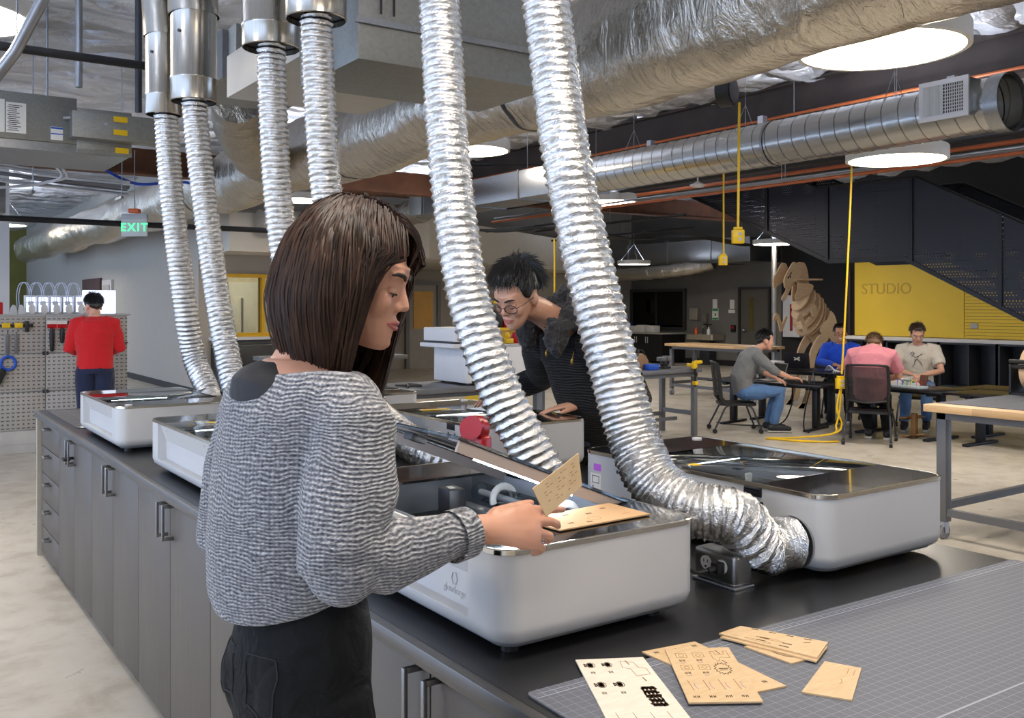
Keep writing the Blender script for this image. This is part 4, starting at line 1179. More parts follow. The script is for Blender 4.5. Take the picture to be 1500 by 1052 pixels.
def sheet(name, corners, z, mt, label, marks=(), th=.003, group='laser-cut wooden sheets'):
    """thin board through four counter points; marks are (u0,v0,u1,v1) burnt rectangles or polylines in its own frame"""
    c = sum((Vector(p).to_2d() for p in corners), Vector((0, 0))) / 4
    Q = [Vector(p).to_2d() - c for p in corners]
    m = MB(); m.prism([(q.x, q.y) for q in Q], 0, th)
    o = one(name, m, mt, label, 'wooden sheet', group); o.location = (c.x, c.y, z)
    def uv(u, v): return (Q[0] * (1 - u) + Q[1] * u) * (1 - v) + (Q[3] * (1 - u) + Q[2] * u) * v
    by = {}
    for k in marks:
        by.setdefault(k[0], []).append(k[1:])
    for mm, lst in by.items():
        g = MB()
        for it in lst:
            if it[0] == 'r':
                _, u0, v0, u1, v1 = it
                p = [uv(u0, v0), uv(u1, v0), uv(u1, v1), uv(u0, v1)]
                g.prism([(a.x, a.y) for a in p], th, th + .0002)
            else:
                _, w, pts = it
                pp = [uv(*q) for q in pts]
                for a, b_ in zip(pp, pp[1:]):
                    d_ = (b_ - a); nn = Vector((-d_.y, d_.x)).normalized() * w
                    g.prism([tuple(a + nn), tuple(b_ + nn), tuple(b_ - nn), tuple(a - nn)], th, th + .0002)
        g.build('engraving', {'B': BURN, 'L': BURNL, 'P': BURNP}[mm], o)
    return o
def xx(u, v, s=.03, h=.035):
    out = []
    for du in (0, s * 1.6):
        for a, b_ in ((0, 0), (s * .75, 0)): out.append(('B', 'r', u + du + a, v, u + du + a + s * .35, v + h))
        out.append(('B', 'r', u + du, v + h * .4, u + du + s * 1.05, v + h * .6))
    return out
def ring(u, v, ru, rv, w, mk='L', n=18, teeth=0):
    P = []
    for i in range(n + 1):
        a = 2 * PI * i / n; q = 1 + (.16 * (-1) ** i if teeth else 0); P.append((u + ru * q * math.cos(a), v + rv * q * math.sin(a)))
    return [(mk, 'l', w, P)]
def fish(u, v, s):
    return [('B', 'r', u - s * .6, v - s * .28, u + s * .5, v + s * .28), ('B', 'r', u - s * .4, v - s * .4, u + s * .3, v + s * .4)] + ring(u, v, s * .8, s * .5, .0006, 'B', 14) + [('B', 'l', .0012, [(u - s * .7, v), (u - s * 1.15, v + s * .3), (u - s * 1.15, v - s * .3), (u - s * .7, v)])]
def plan(cross, seed):
    """the printed layout of the parts sheets"""
    K = []
    for u in (.12, .38):
        for v in (.1, .34):
            K += [('L', 'l', .0005, [(u, v), (u + .16, v), (u + .16, v + .09), (u, v + .09), (u, v)])] + ring(u + .08, v + .045, .04, .025, .0005, 'L', 10)
            K += xx(u + .02, v + .13)
            K.append(('P', 'l', .0004, [(u + .03, v + .19), (u + .05, v + .2), (u + .1, v + .19)]))
    K += ring(.72, .42, .11, .1, .0007, 'B', 28, 1) + [('B', 'l', .0016, [(.66, .42), (.8, .42)]), ('B', 'l', .0012, [(.67, .45), (.78, .45)])]
    K.append(('L', 'l', .0005, [(.66, .08), (.72, .08), (.72, .14), (.86, .14), (.86, .08), (.92, .08), (.92, .22), (.78, .2), (.72, .28), (.66, .22), (.66, .08)]))
    K += [('B', 'l', .0009, [(.76, .06), (.8, .13)]), ('B', 'l', .0009, [(.78, .26), (.83, .32)])]
    for u in (.12, .34, .56, .78):
        K += [('L', 'l', .0006, [(u, .62), (u + .03, .8)])] + xx(u - .02, .89, .032)
        K.append(('P', 'l', .0004, [(u + .08, .66), (u + .07, .72), (u + .1, .78)]))
    return K
def C(x, y): return PZ_(x, y)
def PZ_(x, y, z=.925):
    d = FPX * (CAM_H - z) / (y - 447); return pt(x, y, d)
ZM = CT + .0038
mk = []
for i, u in enumerate((.17, .42)):
    for v in (.09, .36): mk += fish(u, v, .07 if i else .075) + xx(u - .05, v + .09, .022, .03)
mk += [('B', 'l', .0021, [(.66 + .19 * (j / 24), .42 + .05 * k + .014 * math.sin(j * 1.9 + k * 1.3) + .01 * math.sin(j * .9 + k)) for j in range(25)]) for k in range(5)] + [('B', 'l', .0022, [(.68 + .05 * k, .4), (.665 + .05 * k, .5), (.69 + .05 * k, .56), (.68 + .05 * k, .64)]) for k in range(4)]
mk += [('L', 'l', .0005, [(.62, .05), (.8, .07), (.82, .15), (.92, .16), (.92, .24), (.72, .26), (.7, .16), (.6, .14), (.62, .05)]), ('L', 'l', .0012, [(.7, .04), (.72, .1)]), ('L', 'l', .0012, [(.78, .28), (.8, .33)])]
for u in (.15, .36, .57, .78): mk += [('L', 'l', .0005, [(u, .7), (u + .02, .86)])]
mk += [z for u in (.4, .62, .84) for z in xx(u - .03, .93, .022, .025)]
sheet('wooden_sheet', [C(843, 968), C(942, 964), C(1036, 1085), C(905, 1088)], ZM, PLYW, 'pale engraved wooden sheet with burnt fish shapes, nearest the camera', mk)
sheet('wooden_sheet', [C(940, 956), C(1018, 941), C(1152, 1006), C(1086, 1020)], ZM, PLY, 'tan engraved sheet lying crosswise under another tan sheet', xx(.12, .05) + xx(.45, .06) + xx(.82, .06) + xx(.75, .86) + xx(.3, .88) + ring(.5, .75, .1, .05, .0006))
sheet('wooden_sheet', [C(974, 955), C(1067, 952), C(1118, 1032), C(1009, 1034)], ZM + .0034, PLY, 'tan engraved parts sheet with a cogwheel outline, next to the pale one', plan(0, 1))
pk = [q for u in (.2, .4) for q in xx(u, .35, .02, .1) + xx(u - .05, .6, .02, .1)] + [q for v in (.15, .35, .55, .75) for q in xx(.9, v, .014, .08)] + ring(.16, .38, .05, .14, .0005) + ring(.42, .45, .05, .14, .0005) + [('L', 'l', .0006, [(.1, .12), (.22, .16)]), ('B', 'l', .001, [(.66, .78), (.76, .84)])]
sheet('wooden_sheet', [C(1090, 948), C(1120, 944), C(1200, 962), C(1160, 973)], ZM, PLY, 'wavy-edged tan sheet peeking out at the bottom of the small stack', ring(.4, .6, .1, .2, .001, 'B'))
sheet('wooden_sheet', [C(1055, 937), C(1086, 926), C(1212, 951), C(1196, 973)], ZM + .0034, PLY, 'middle tan sheet of the small stack on the cutting mat', ())
sheet('wooden_sheet', [C(1053, 934), C(1085, 923), C(1213, 947), C(1197, 970)], ZM + .0068, PLY, 'top tan engraved sheet of the small stack on the cutting mat', pk)
sheet('wooden_sheet', [C(1208, 970), C(1262, 980), C(1248, 1027), C(1174, 1015)], ZM, PLY, 'small square tan sheet alone on the cutting mat', [('L', 'l', .0005, [(.62, .45), (.68, .55), (.64, .6)]), ('L', 'l', .0004, [(.7, .1), (.7, .28)]), ('L', 'l', .0004, [(.86, .1), (.86, .3)])])
sheet('wooden_sheet', [PZ_(764, 762, 1.135), PZ_(892, 738, 1.135), PZ_(952, 754, 1.135), PZ_(820, 778, 1.135)], CT + HT + .0022, KRAFT, 'brown engraved sheet lying on the open laser cutter\'s side glass', xx(.35, .2, .02, .08) + xx(.55, .35, .02, .08) + xx(.2, .7, .02, .08) + xx(.36, .8, .02, .08) + xx(.78, .2, .02, .08) + [('L', 'l', .0006, [(.8, .75), (.9, .72)])] + ring(.5, .7, .06, .1, .0005))

ob = thing('power_outlet_box', 'cast metal outlet box with a black plug between the two front laser cutters', 'outlet box', (1.7, 1.535, CT))
m = MB(); m.box((.002, .002, .006), (.068, .138, .082), .012, None, 3); m.build('housing', m_brushed('cast_aluminium', (150, 150, 150), .36, (6, 6, 30)), ob)
m = MB(); m.box((0, 0, 0), (.07, .14, .007), .002); m.build('base_plate', ALU, ob)
for y in (.042, .093):
    m = MB(); P = [(-.0005, y + .017 * math.cos(R(a)), .05 + .017 * math.sin(R(a))) for a in range(0, 360, 20)]
    m.loops([P, [(.004, q[1], q[2]) for q in P]]); s_ = m.build('socket', WHITE2, ob)
    m = MB()
    for q in (-.006, .006): m.box((-.0012, y + q - .001, .05), (-.0004, y + q + .001, .058))
    m.box((-.0012, y - .003, .038), (-.0004, y + .003, .043)); m.build('slot', INK, s_)
pg = thing('power_plug', 'black plug with its lead pushed into the metal outlet box', 'plug', (1.699, 1.577, CT + .05))
m = MB(); m.box((-.024, -.014, -.014), (0, .014, .014), .005); m.tube([(-.022, 0, 0), (-.04, .004, -.004)], .008, 8); m.build('plug_body', BLACK, pg)
m = MB(); m.tube(spline([(-.035, .004, -.003), (-.06, .03, -.01), (-.055, .08, .005), (-.03, .14, .01), (-.02, .22, -.02), (0, .3, -.04)], 6), .0045, 7); m.build('lead', CABLEB, pg)

td = thing('tape_dispenser', 'glossy red tape dispenser behind the raised glass lid', 'tape dispenser', (1.8, 2.8, CT), R(20))
m = MB(); m.box((-.03, -.03, 0), (.03, .08, .22), .015, None, 3); m.tube([(-.03, .03, .24), (.03, .03, .24)], .045, 28); m.build('body', RED, td)
m = MB(); m.tube([(-.05, .0, .255), (-.031, .0, .255)], .04, 28); m.build('side_wheel', RED, td)
m = MB(); m.box((-.02, .078, .06), (.02, .1, .16), .006); m.build('handle', BLACK, td)
# tablet lying on the laser cutter by the man
tb = thing('tablet', 'tablet with a lit screen lying in front of the man in black', 'tablet', (2.3, 3.42, CT + HT + .003), R(12))
m = MB(); m.box((-.09, -.13, 0), (.09, .13, .008), .003); m.build('casing', BLACK, tb)
m = MB(); m.box((-.08, -.12, .008), (.08, .12, .0085)); sc_ = m.build('screen', m_emit('tablet_screen', (206, 220, 236), .35, (180, 190, 200)), tb)
m = MB()
for k in range(14): m.box((-.07, -.11 + k * .016, .0085), (-.07 + .05 + .08 * random.random(), -.104 + k * .016, .0088))
m.build('screen_text', mat('screen_text_grey', (120, 130, 146), .5), sc_)
# ------------------------------------------------------------------ people
def fuse2(m, name, mt, parent, voxel, smooth, disp=None):
    o = m.fuse(name, mt, parent, voxel, smooth)
    if disp:
        me = o.data
        ns = [v.normal.copy() for v in me.vertices]
        for v, n in zip(me.vertices, ns): v.co += n * disp(v.co)
        me.update()
    return o
def frame(fwd, up=(0, 0, 1)):
    x = Vector(fwd).normalized(); y = Vector(up).cross(x).normalized(); z = x.cross(y)
    return Matrix(((x.x, y.x, z.x), (x.y, y.y, z.y), (x.z, y.z, z.z))).to_4x4()
def head_matrix(c, yaw=0, pitch=0, roll=0, s=1):
    return Matrix.Translation(Vector(c)) @ Matrix.Rotation(yaw, 4, 'Z') @ Matrix.Rotation(pitch, 4, 'Y') @ Matrix.Rotation(roll, 4, 'X') @ Matrix.Scale(s, 4)
def head(m, M, fem=False):
    """x forward, y left, z up; mid-head at the origin, chin at -.105"""
    k = .94 if fem else 1
    m.ell((-.014, 0, .045), (.098, .077, .09), M, 24, 16)
    m.ell((.016, 0, .03), (.074, .066 * k, .07), M, 20, 12)
    L = []
    for z, cx, rx, ry in ((.05, .01, .084, .07), (.02, .018, .075, .068), (-.02, .022, .068, .063), (-.05, .03, .06, .056 * k), (-.075, .042, .05, .046 * k), (-.093, .054, .036, .033 * k), (-.104, .06, .022, .02)):
        L.append([(cx + rx * math.cos(2 * PI * q / 20), ry * math.sin(2 * PI * q / 20), z) for q in range(20)])
    m.loops(L, M)
    m.ell((.078, 0, -.088), (.015, .018, .014), M)
    m.tube([(.079, 0, .028), (.0885, 0, .004), (.097, 0, -.015)], [.0075, .0088, .0105], 10, True, M)
    m.ell((.099, 0, -.0195), (.0105, .011, .0092), M)
    for s in (1, -1):
        m.ell((.088, s * .0115, -.0235), (.0105, .0078, .0078), M)
        m.ell((.058, s * .038, -.02), (.026, .023, .028), M)
        m.tube([(.07, s * .046, .03), (.083, s * .028, .034), (.085, s * .012, .028)], [.008, .0095, .008], 8, True, M)
        m.ell((-.008, s * .075, -.004), (.021, .009, .031), M)
        m.ell((-.004, s * .081, -.002), (.013, .007, .024), M)
    m.ell((.08, 0, -.054), (.013, .026, .016), M)
    m.ell((.0895, 0, -.0485), (.006, .019, .0055), M); m.ell((.088, 0, -.0585), (.0065, .017, .006), M)
def face_parts(t, M, body, brow, lip=(150, 84, 80), closed=.0, fem=False, smile=0, eye=(34, 22, 16)):
    def sn(p, off=.0006):
        q = M @ Vector(p); ok, c, n_, _ = body.closest_point_on_mesh(q)
        return c + n_ * off
    m = MB()
    if smile:
        m.tube([(.077, .026, -.046), (.09, .014, -.052), (.0935, 0, -.054), (.09, -.014, -.052), (.077, -.026, -.046)], [.002, .005, .006, .005, .002], 8, True, M, ry=[.002, .006, .008, .006, .002])
        m.build('lips', mat('smile_white', (226, 214, 206), .4), t)
    else:
        m.tube([sn(p, .0004) for p in ((.081, .023, -.0535), (.0925, .01, -.0495), (.0945, 0, -.0505), (.0925, -.01, -.0495), (.081, -.023, -.0535))], [.001, .0032, .0038, .0032, .001], 8, True)
        m.tube([sn(p, .0004) for p in ((.081, .022, -.0545), (.092, .009, -.059), (.0935, 0, -.0595), (.092, -.009, -.059), (.081, -.022, -.0545))], [.001, .0038, .0046, .0038, .001], 8, True)
        m.build('lips', mat('lips_%d_%d_%d' % lip, lip, .38), t)
    for s in (1, -1):
        m = MB(); m.ell((.0715, s * .031, .004), (.0125, .0135, .0125), M, 16, 10); e = m.build('eye', mat('eye_white', (222, 216, 210), .25), t)
        m = MB(); m.ell((.0805 - .002 * closed, s * .0315, .002 - .004 * closed), (.005, .006, .006), M, 12, 8); m.build('iris', mat('iris_dark', eye, .15), e)
        if closed:
            m = MB(); m.ell((.0722, s * .031, .0075 - .003 * closed), (.0135, .0148, .0115), M, 14, 8); m.build('eyelid', t['skin_ref'] if False else SKINS[t.name], e)
        m = MB()
        m.tube([(.079, s * .016, .001), (.0868, s * .03, .0015 - .003 * closed), (.0775, s * .046, .0)], [.0007, .0017, .0008], 6, True, M); m.build('lashes', INK, e)
        m = MB(); m.tube([sn(p) for p in ((.0925, s * .013, .027), (.0925, s * .022, .031), (.0905, s * .032, .034), (.083, s * .043, .0345), (.0745, s * .052, .031))], [.0024, .0036, .0036, .003, .0012], 6, True, None, ry=[.003, .0042, .0042, .0034, .0016]); m.build('eyebrow', brow, t)
SKINS = {}
def hand(m, w, fdir, back, thumb_dir, s=1.0, curl=(.35, .5, .55, .6), spread=.06, topp=.5, thumb=(.75, .45, .25), tcurl=.3):
    """palm, four fingers of different length, thumb from the side of the palm"""
    x = Vector(fdir).normalized(); z = Vector(back); z = (z - x * z.dot(x)).normalized(); y = z.cross(x)
    if y.dot(Vector(thumb_dir)) < 0: y = -y; flip = -1
    else: flip = 1
    w = Vector(w)
    def P(a, b, c): return w + (x * a + y * b + z * c) * s
    m.tube([P(-.02, 0, 0), P(.015, 0, 0), P(.05, .002, .002), P(.085, .002, .002), P(.098, 0, 0)], [q * s for q in (.025, .026, .037, .041, .036)], 14, True, None, ry=[q * s for q in (.019, .018, .0155, .0125, .009)], up=tuple(z))
    base = ((.09, .03, .001, .072), (.097, .0105, .003, .08), (.094, -.0105, .002, .075), (.086, -.0295, -.001, .06))
    for (a, b, c, L), cu, k in zip(base, curl, range(4)):
        pts = [P(a - .025, b * .9, c - .001), P(a, b, c)]
        d = Vector((1, (b / .03) * spread, 0)).normalized(); ang = 0
        cur = Vector((a, b, c))
        for f, seg in ((1.0, .46), (1.25, .31), (.8, .23)):
            ang += cu * f
            dd = Vector((d.x * math.cos(ang), d.y * math.cos(ang), -math.sin(ang)))
            cur = cur + dd * L * seg
            pts.append(P(*cur))
        m.tube(pts, [q * s for q in (.0092, .009, .008, .0074, .006)], 10, True, None, None, None, True)
    tb = Vector((.022, .024, -.004)); d = Vector(thumb).normalized()
    d.z *= -1
    p1 = tb + d * .034; d2 = Vector((d.x + tcurl, d.y - tcurl, d.z)).normalized(); p2 = p1 + d2 * .03; d3 = Vector((d2.x + tcurl * .5, d2.y - tcurl * .6, d2.z)).normalized(); p3 = p2 + d3 * .024
    m.tube([P(.008, .012, -.002), P(*tb), P(*p1), P(*p2), P(*p3)], [q * s for q in (.014, .0145, .0115, .0098, .0075)], 10, True, None, None, None, True)
def strands(t, M, n, zend, mt, rnd, part=-.25, rad=(.105, .086, .103), hl=None, r0=.0013, step=.016, maxn=40, grav=.3, name='hair', collide_face=True, lift=.0, jit=.1):
    m = MB(); Mi = M.inverted(); rot = M.to_3x3()
    g = Vector((0, 0, -1))
    for i in range(n):
        while True:
            ph = rnd.uniform(-PI, PI); th = math.acos(1 - rnd.random() * 1.55)
            a = abs(math.degrees(ph))
            lim = hl(a)
            if math.degrees(th) < lim: break
        u = Vector((math.sin(th) * math.cos(ph), math.sin(th) * math.sin(ph), math.cos(th)))
        lay = rnd.uniform(1.0, 1.14); fx = rnd.uniform(.018, .05); fy = rnd.uniform(.068, .08)
        loc = Vector((u.x * rad[0], u.y * rad[1], u.z * rad[2])) * lay + Vector((-.012, 0, .04))
        side = 1 if u.y > part * .9 + .0 else -1
        tt = min(1, max(0, (u.x + .6 + rnd.uniform(-.18, .18)) / .8)); tt = tt * tt * (3 - 2 * tt)
        d = Vector((.25 * u.x + .1, side * 1.0, .1)) * tt + Vector((-.34, side * .8 * min(1, abs(u.y) * 2.2), -.5)) * (1 - tt)
        d = rot @ d; d.normalize()
        p = M @ loc; pts = [p.copy()]
        ze = zend(u, rnd)
        for k in range(maxn):
            d = (d * .8 + g * grav + Vector((rnd.gauss(0, 1), rnd.gauss(0, 1), rnd.gauss(0, 1))) * jit * .3).normalized()
            hc_ = M.translation; ox = Vector((p.x - hc_.x, p.y - hc_.y, 0))
            if p.z < hc_.z - .01 and ox.length > .1: d = (d - ox.normalized() * min(.13, (ox.length - .1) * 3.5)).normalized()
            p = p + d * step
            q = Mi @ p - Vector((-.012, 0, .04))
            e = Vector((q.x / rad[0], q.y / rad[1], q.z / rad[2])); ln = e.length
            if ln < lay:
                e = e * (lay / ln); q = Vector((e.x * rad[0], e.y * rad[1], e.z * rad[2]))
                p = M @ (q + Vector((-.012, 0, .04)))
            if collide_face:
                q = Mi @ p
                if q.x > .0 and abs(q.y) < fy and q.z < .03:
                    q.y = math.copysign(fy, q.y if abs(q.y) > .01 else side); p = M @ q
                if q.x > fx + .032 * (side > 0) and q.z < .06:
                    q.x = q.x * .6 + .4 * (fx + .032 * (side > 0)); p = M @ q
            pts.append(p.copy())
            if p.z < ze: break
        r = r0 * rnd.uniform(.6, 1.35)
        m.tube(pts, [r * (1 if j < len(pts) * .7 else max(.25, 1 - (j / len(pts) - .7) * 2.5)) for j in range(len(pts))], 3, False)
    return m.build(name, mt, t, 80)

# ---- the woman at the open laser cutter -----------------------------------
SK_W = m_skin('woman_skin', (200, 150, 124)); SK_M = m_skin('man_skin', (216, 166, 138)); SK_3 = m_skin('tan_skin', (196, 142, 112)); SK_4 = m_skin('fair_skin', (222, 172, 146))
HAIR_W = m_hair('brown_hair', lin((22, 14, 10)), lin((80, 54, 39)), .52); HAIR_W.node_tree.nodes['Principled BSDF'].inputs['Specular IOR Level'].default_value = .35
HAIR_K = m_hair('black_hair', lin((10, 9, 9)), lin((26, 24, 24)), .42)
HAIR_B = m_hair('light_brown_hair', lin((84, 62, 42)), lin((132, 102, 74)), .5)
HAIR_D = m_hair('dark_brown_hair', lin((40, 27, 20)), lin((78, 54, 40)), .5)
BROW = mat('brow_hair', (40, 28, 22), .7)
PANTS = m_fabric('black_jeans', (11, 11, 12), 500, .15, .2, .8, 16, .5); PANTS.node_tree.nodes['Principled BSDF'].inputs['Sheen Weight'].default_value = 0; PANTS.node_tree.nodes['Principled BSDF'].inputs['Specular IOR Level'].default_value = .25
DENIM = m_fabric('blue_denim', (84, 120, 168), 300, .2, .3, .9, 12, .6)
NAVY = m_fabric('navy_trousers', (26, 36, 66), 300, .2, .3, .9, 10, .5)
SHOE = mat('dark_shoe', (32, 32, 38), .6); SOLE = mat('shoe_sole', (206, 204, 198), .6); SOCK = mat('grey_sock', (130, 132, 140), .9)

wm = thing('person', 'woman in a grey knit sweater and black jeans at the counter holding a wooden card', 'person', (.576, 1.43, 0), R(5))
SKINS[wm.name] = SK_W
Rz = Matrix.Rotation(R(-5), 3, 'Z')
def WL(x, y, z):   # room point -> her own frame
    v = Rz @ Vector((x - .576, y - 1.43, 0)); return Vector((v.x, v.y, z))
HM = head_matrix((.087, -.014, 1.638), R(-43), R(15), 0, .93)
m = MB(); head(m, HM, True)
m.tube([(.05, -.005, 1.6), (.032, 0, 1.56), (.018, 0, 1.52), (.008, 0, 1.47)], [.047, .048, .055, .075], 20, True)
m.rings([(0, 0, 1.515, .055, .062), (-.004, 0, 1.495, .07, .11), (-.006, 0, 1.47, .085, .155), (0, 0, 1.42, .1, .165), (0, 0, 1.3, .09, .12), (0, 0, 1.12, .076, .105), (0, 0, 1.0, .08, .112), (0, 0, .9, .075, .112)], 24)
RS, RE, RW = Vector((.0, -.165, 1.445)), WL(.555, 1.195, 1.235), WL(.785, 1.24, 1.25)
LS, LE, LW = Vector((.0, .165, 1.445)), Vector((-.03, .215, 1.2)), Vector((.2, .18, 1.17))
for a, b_, c in ((RS, RE, RW), (LS, LE, LW)):
    a = a + Vector((0, -.028 if a.y > 0 else .028, -.035))
    m.tube([a, a.lerp(b_, .5), b_, b_.lerp(c, .4), c], [.042, .039, .036, .035, .024], 14, True, None, None, None, True)
fd = WL(.95, 1.225, 1.235) - RW
hand(m, RW + fd.normalized() * .022, fd, Rz @ Vector((-.25, -.8, .45)), (0, .0, 1), .96, (.08, .3, .44, .6), .05, .5, (.9, .3, .2), .03)
hand(m, LW + Vector((.012, 0, 0)), (1, -.1, -.1), (.1, .3, .9), (0, -1, 0), .95, (.3, .4, .4, .45))
for s in (1, -1):
    m.tube([(0, s * .085, .92), (.01, s * .09, .7), (.015, s * .09, .5), (0, s * .09, .3), (-.01, s * .09, .1)], [.07, .062, .048, .048, .036], 16, True)
    m.tube([(-.03, s * .09, .05), (.05, s * .095, .045), (.14, s * .1, .03)], [.035, .038, .03], 12, True)
body = m.fuse('body', SK_W, wm, .0031, 2)
face_parts(wm, HM, body, BROW, (176, 96, 92), 1.0, True)
# racerback top, sweater, jeans, boots
m = MB(); m.rings([(-.008, .005, 1.512, .066, .04), (-.012, .005, 1.503, .082, .056), (-.014, 0, 1.488, .095, .085), (-.008, 0, 1.46, .1, .12), (0, 0, 1.4, .1, .14), (0, 0, 1.2, .09, .12)], 28); m.fuse('tank_top', mat('black_jersey', (22, 22, 25), .7, 0, .2, 300), wm, .006, 2)
def sring(z, cu, ru, rv, k=0): return [(cu + ru * math.cos(2 * PI * q / 32), rv * math.sin(2 * PI * q / 32), z + k * (ru * math.cos(2 * PI * q / 32))) for q in range(32)]
m = MB()
m.loops([sring(1.142, -.015, .098, .122, .3), sring(1.15, -.018, .113, .14, .28), sring(1.18, -.018, .124, .153, .22), sring(1.24, -.016, .127, .16, .1), sring(1.31, -.012, .123, .165), sring(1.38, -.008, .117, .172), sring(1.44, -.004, .11, .188), sring(1.472, .0, .098, .176), sring(1.492, .002, .084, .15, -.05), sring(1.497, .002, .077, .134, -.06)])
ce = RW + (RE - RW).normalized() * .02
m.tube([RS + Vector((0, .05, .0)), RS + Vector((.0, -.005, -.03)), RS.lerp(RE, .5) + Vector((.01, .015, -.0)), RE + Vector((-.005, .02, .02)), RE.lerp(ce, .3) + Vector((.0, .008, -.005)), RE.lerp(ce, .6), RE.lerp(ce, .88), ce], [.062, .066, .07, .064, .054, .045, .038, .036], 20, True)
m.ell(RE + Vector((-.005, .012, .0)), (.052, .052, .05)); m.ell(RS + Vector((0, .02, -.022)), (.066, .064, .066)); m.ell(LS + Vector((0, -.02, -.022)), (.066, .064, .066))
ce2 = LW + (LE - LW).normalized() * .02
m.tube([LS + Vector((0, -.05, 0)), LS + Vector((0, .005, -.03)), LS.lerp(LE, .5) + Vector((.0, -.01, 0)), LE + Vector((0, -.01, .01)), LE.lerp(ce2, .4), LE.lerp(ce2, .8), ce2], [.06, .064, .066, .06, .05, .04, .036], 20, True)
def folds(co):
    a = noise.noise(Vector((co.x * 9 + co.z * 5, co.y * 9, co.z * 3.2))) * .009
    b_ = noise.noise(Vector((co.x * 4, co.y * 4 + co.z * 2, co.z * 9 + co.x * 5))) * .007
    return a + b_
fuse2(m, 'sweater', KNIT, wm, .006, 10, folds)
m = MB(); m.tube([RE.lerp(ce, .86), ce + (RW - RE).normalized() * .004], [.0405, .0395], 20, False); m.build('cuff', KNIT, wm)
m = MB()
m.rings([(.006, 0, 1.24, .086, .116), (.006, 0, 1.16, .09, .122), (.004, 0, 1.1, .098, .132), (-.002, 0, 1.05, .104, .138), (-.002, 0, 1.0, .104, .138), (.002, 0, .94, .098, .134), (.006, 0, .88, .09, .128)], 28)
for s in (1, -1):
    m.tube([(.0, s * .07, 1.0), (.008, s * .08, .86), (.014, s * .088, .7), (.017, s * .09, .5), (0, s * .09, .3), (-.01, s * .09, .12)], [.078, .082, .074, .058, .058, .046], 18, True)
    m.ell((-.03, s * .06, 1.01), (.074, .068, .09))
pn = fuse2(m, 'jeans', PANTS, wm, .007, 3, lambda c: noise.noise(Vector((c.x * 6, c.y * 6, c.z * 24))) * .0035)
for s in (1, -1):
    m = MB()
    P = []
    for (a, b_), (a2, b2) in zip(((-.05, 1.09), (.05, 1.09), (.048, 1.0), (0, .965), (-.048, 1.0)), ((.05, 1.09), (.048, 1.0), (0, .965), (-.048, 1.0), (-.05, 1.09))):
        for j in range(5):
            f = j / 5; ok, c_, n_, _ = pn.closest_point_on_mesh(Vector((-.16 if abs(a) < 9 else 0, s * (.086 + 1.15 * (a + (a2 - a) * f)), b_ + (b2 - b_) * f))); P.append(c_ + n_ * .0008)
    m.tube(P, .0012, 5, False); m.build('pocket_seam', mat('seam_thread', (24, 24, 27), .8), pn)
    m = MB(); m.tube([(-.05, s * .09, .05), (.03, s * .095, .05), (.15, s * .1, .03)], [.044, .046, .034], 14, True, None, None, None, True); m.tube([(-.012, s * .09, .05), (-.012, s * .09, .2)], .055, 16); m.fuse('boot', SHOE, wm, .008, 3)
# hair: long bob, parted on her right
def hl_w(a):
    return 52 if a < 35 else (52 + (a - 35) * .75 if a < 95 else 97 + (a - 95) * .35)
rw = random.Random(11)
m = MB(); m.ell((-.018, 0, .045), (.1, .081, .098), HM, 24, 14)
for s in (1, -1): m.tube([(-.03, s * .05, .05), (-.03, s * .055, -.03), (-.03, s * .05, -.07)], [.045, .03, .02], 12, True, HM)
m.tube([(-.05, 0, .03), (-.06, 0, -.04), (-.05, 0, -.08)], [.06, .045, .03], 14, True, HM)
hc = m.fuse('hair', HAIR_W, wm, .006, 4)
strands(wm, HM, 4800, lambda u, r: 1.462 - 1.462 + 1.41 + r.uniform(-.03, .07) - .05 * max(0, u.x) - (.02 if u.y > 0 else 0), HAIR_W, rw, -.28, hl=hl_w, name='hair_strands')
# swept fringe
m = MB()
for i in range(260):
    a = rw.uniform(-1, 1); q = rw.uniform(.0, 1)
    y0 = -.028 + .016 * a
    P = [(.0 + .05 * q, y0, .135 - .012 * q), (.05 + .03 * q, y0 + .02, .135 - .02 * q + .006 * a), (.085 + .012 * q, y0 + .045 + .01 * a, .105 - .016 * q), (.086, y0 + .072 + .01 * a, .068 - .02 * q), (.07, .074 + .006 * a, .02), (.055 - .02 * q, .082 + .006 * a, -.06 - .09 * q), (.05 - .02 * q, .08 + .006 * a, -.13 - .06 * q)]
    m.tube([HM @ Vector(p) for p in spline(P, 4)], .0013, 3, False)
m.build('fringe', HAIR_W, wm, 80)
# the card she holds
cc = [pt(781, 716, 1.475), pt(848, 664, 1.53), pt(849, 711, 1.535), pt(801, 757, 1.485)]
nrm = (cc[1] - cc[0]).cross(cc[3] - cc[0]).normalized()
c0 = sum(cc, Vector()) / 4
m = MB(); c_0 = sum(cc, Vector()) / 4; cc = [p - nrm * (p - c_0).dot(nrm) for p in cc]; P0 = [p - c0 - nrm * .0012 for p in cc]; P1 = [p - c0 + nrm * .0012 for p in cc]
m.loops([P0, P1]); cd_ = one('wooden_card', m, PLY, 'small engraved wooden card held up in the woman\'s right hand', 'wooden sheet'); cd_.location = c0
m = MB(); s_ = 1 if nrm.dot(Vector((0, 0, CAM_H)) - c0) > 0 else -1
u_, v_ = P1[1] - P1[0], P1[3] - P1[0]
for a in range(9):
    for b_ in range(7):
        if (a * 3 + b_ * 5) % 7 not in (1, 3, 4): continue
        o_ = P0[0] + nrm * (.0012 + s_ * .0014) + u_ * (.14 + a * .08) + v_ * (.14 + b_ * .1)
        m.add([o_, o_ + u_ * .05, o_ + u_ * .05 + v_ * .02, o_ + v_ * .02], [(0, 1, 2, 3)])
m.build('engraving', BURNL, cd_)

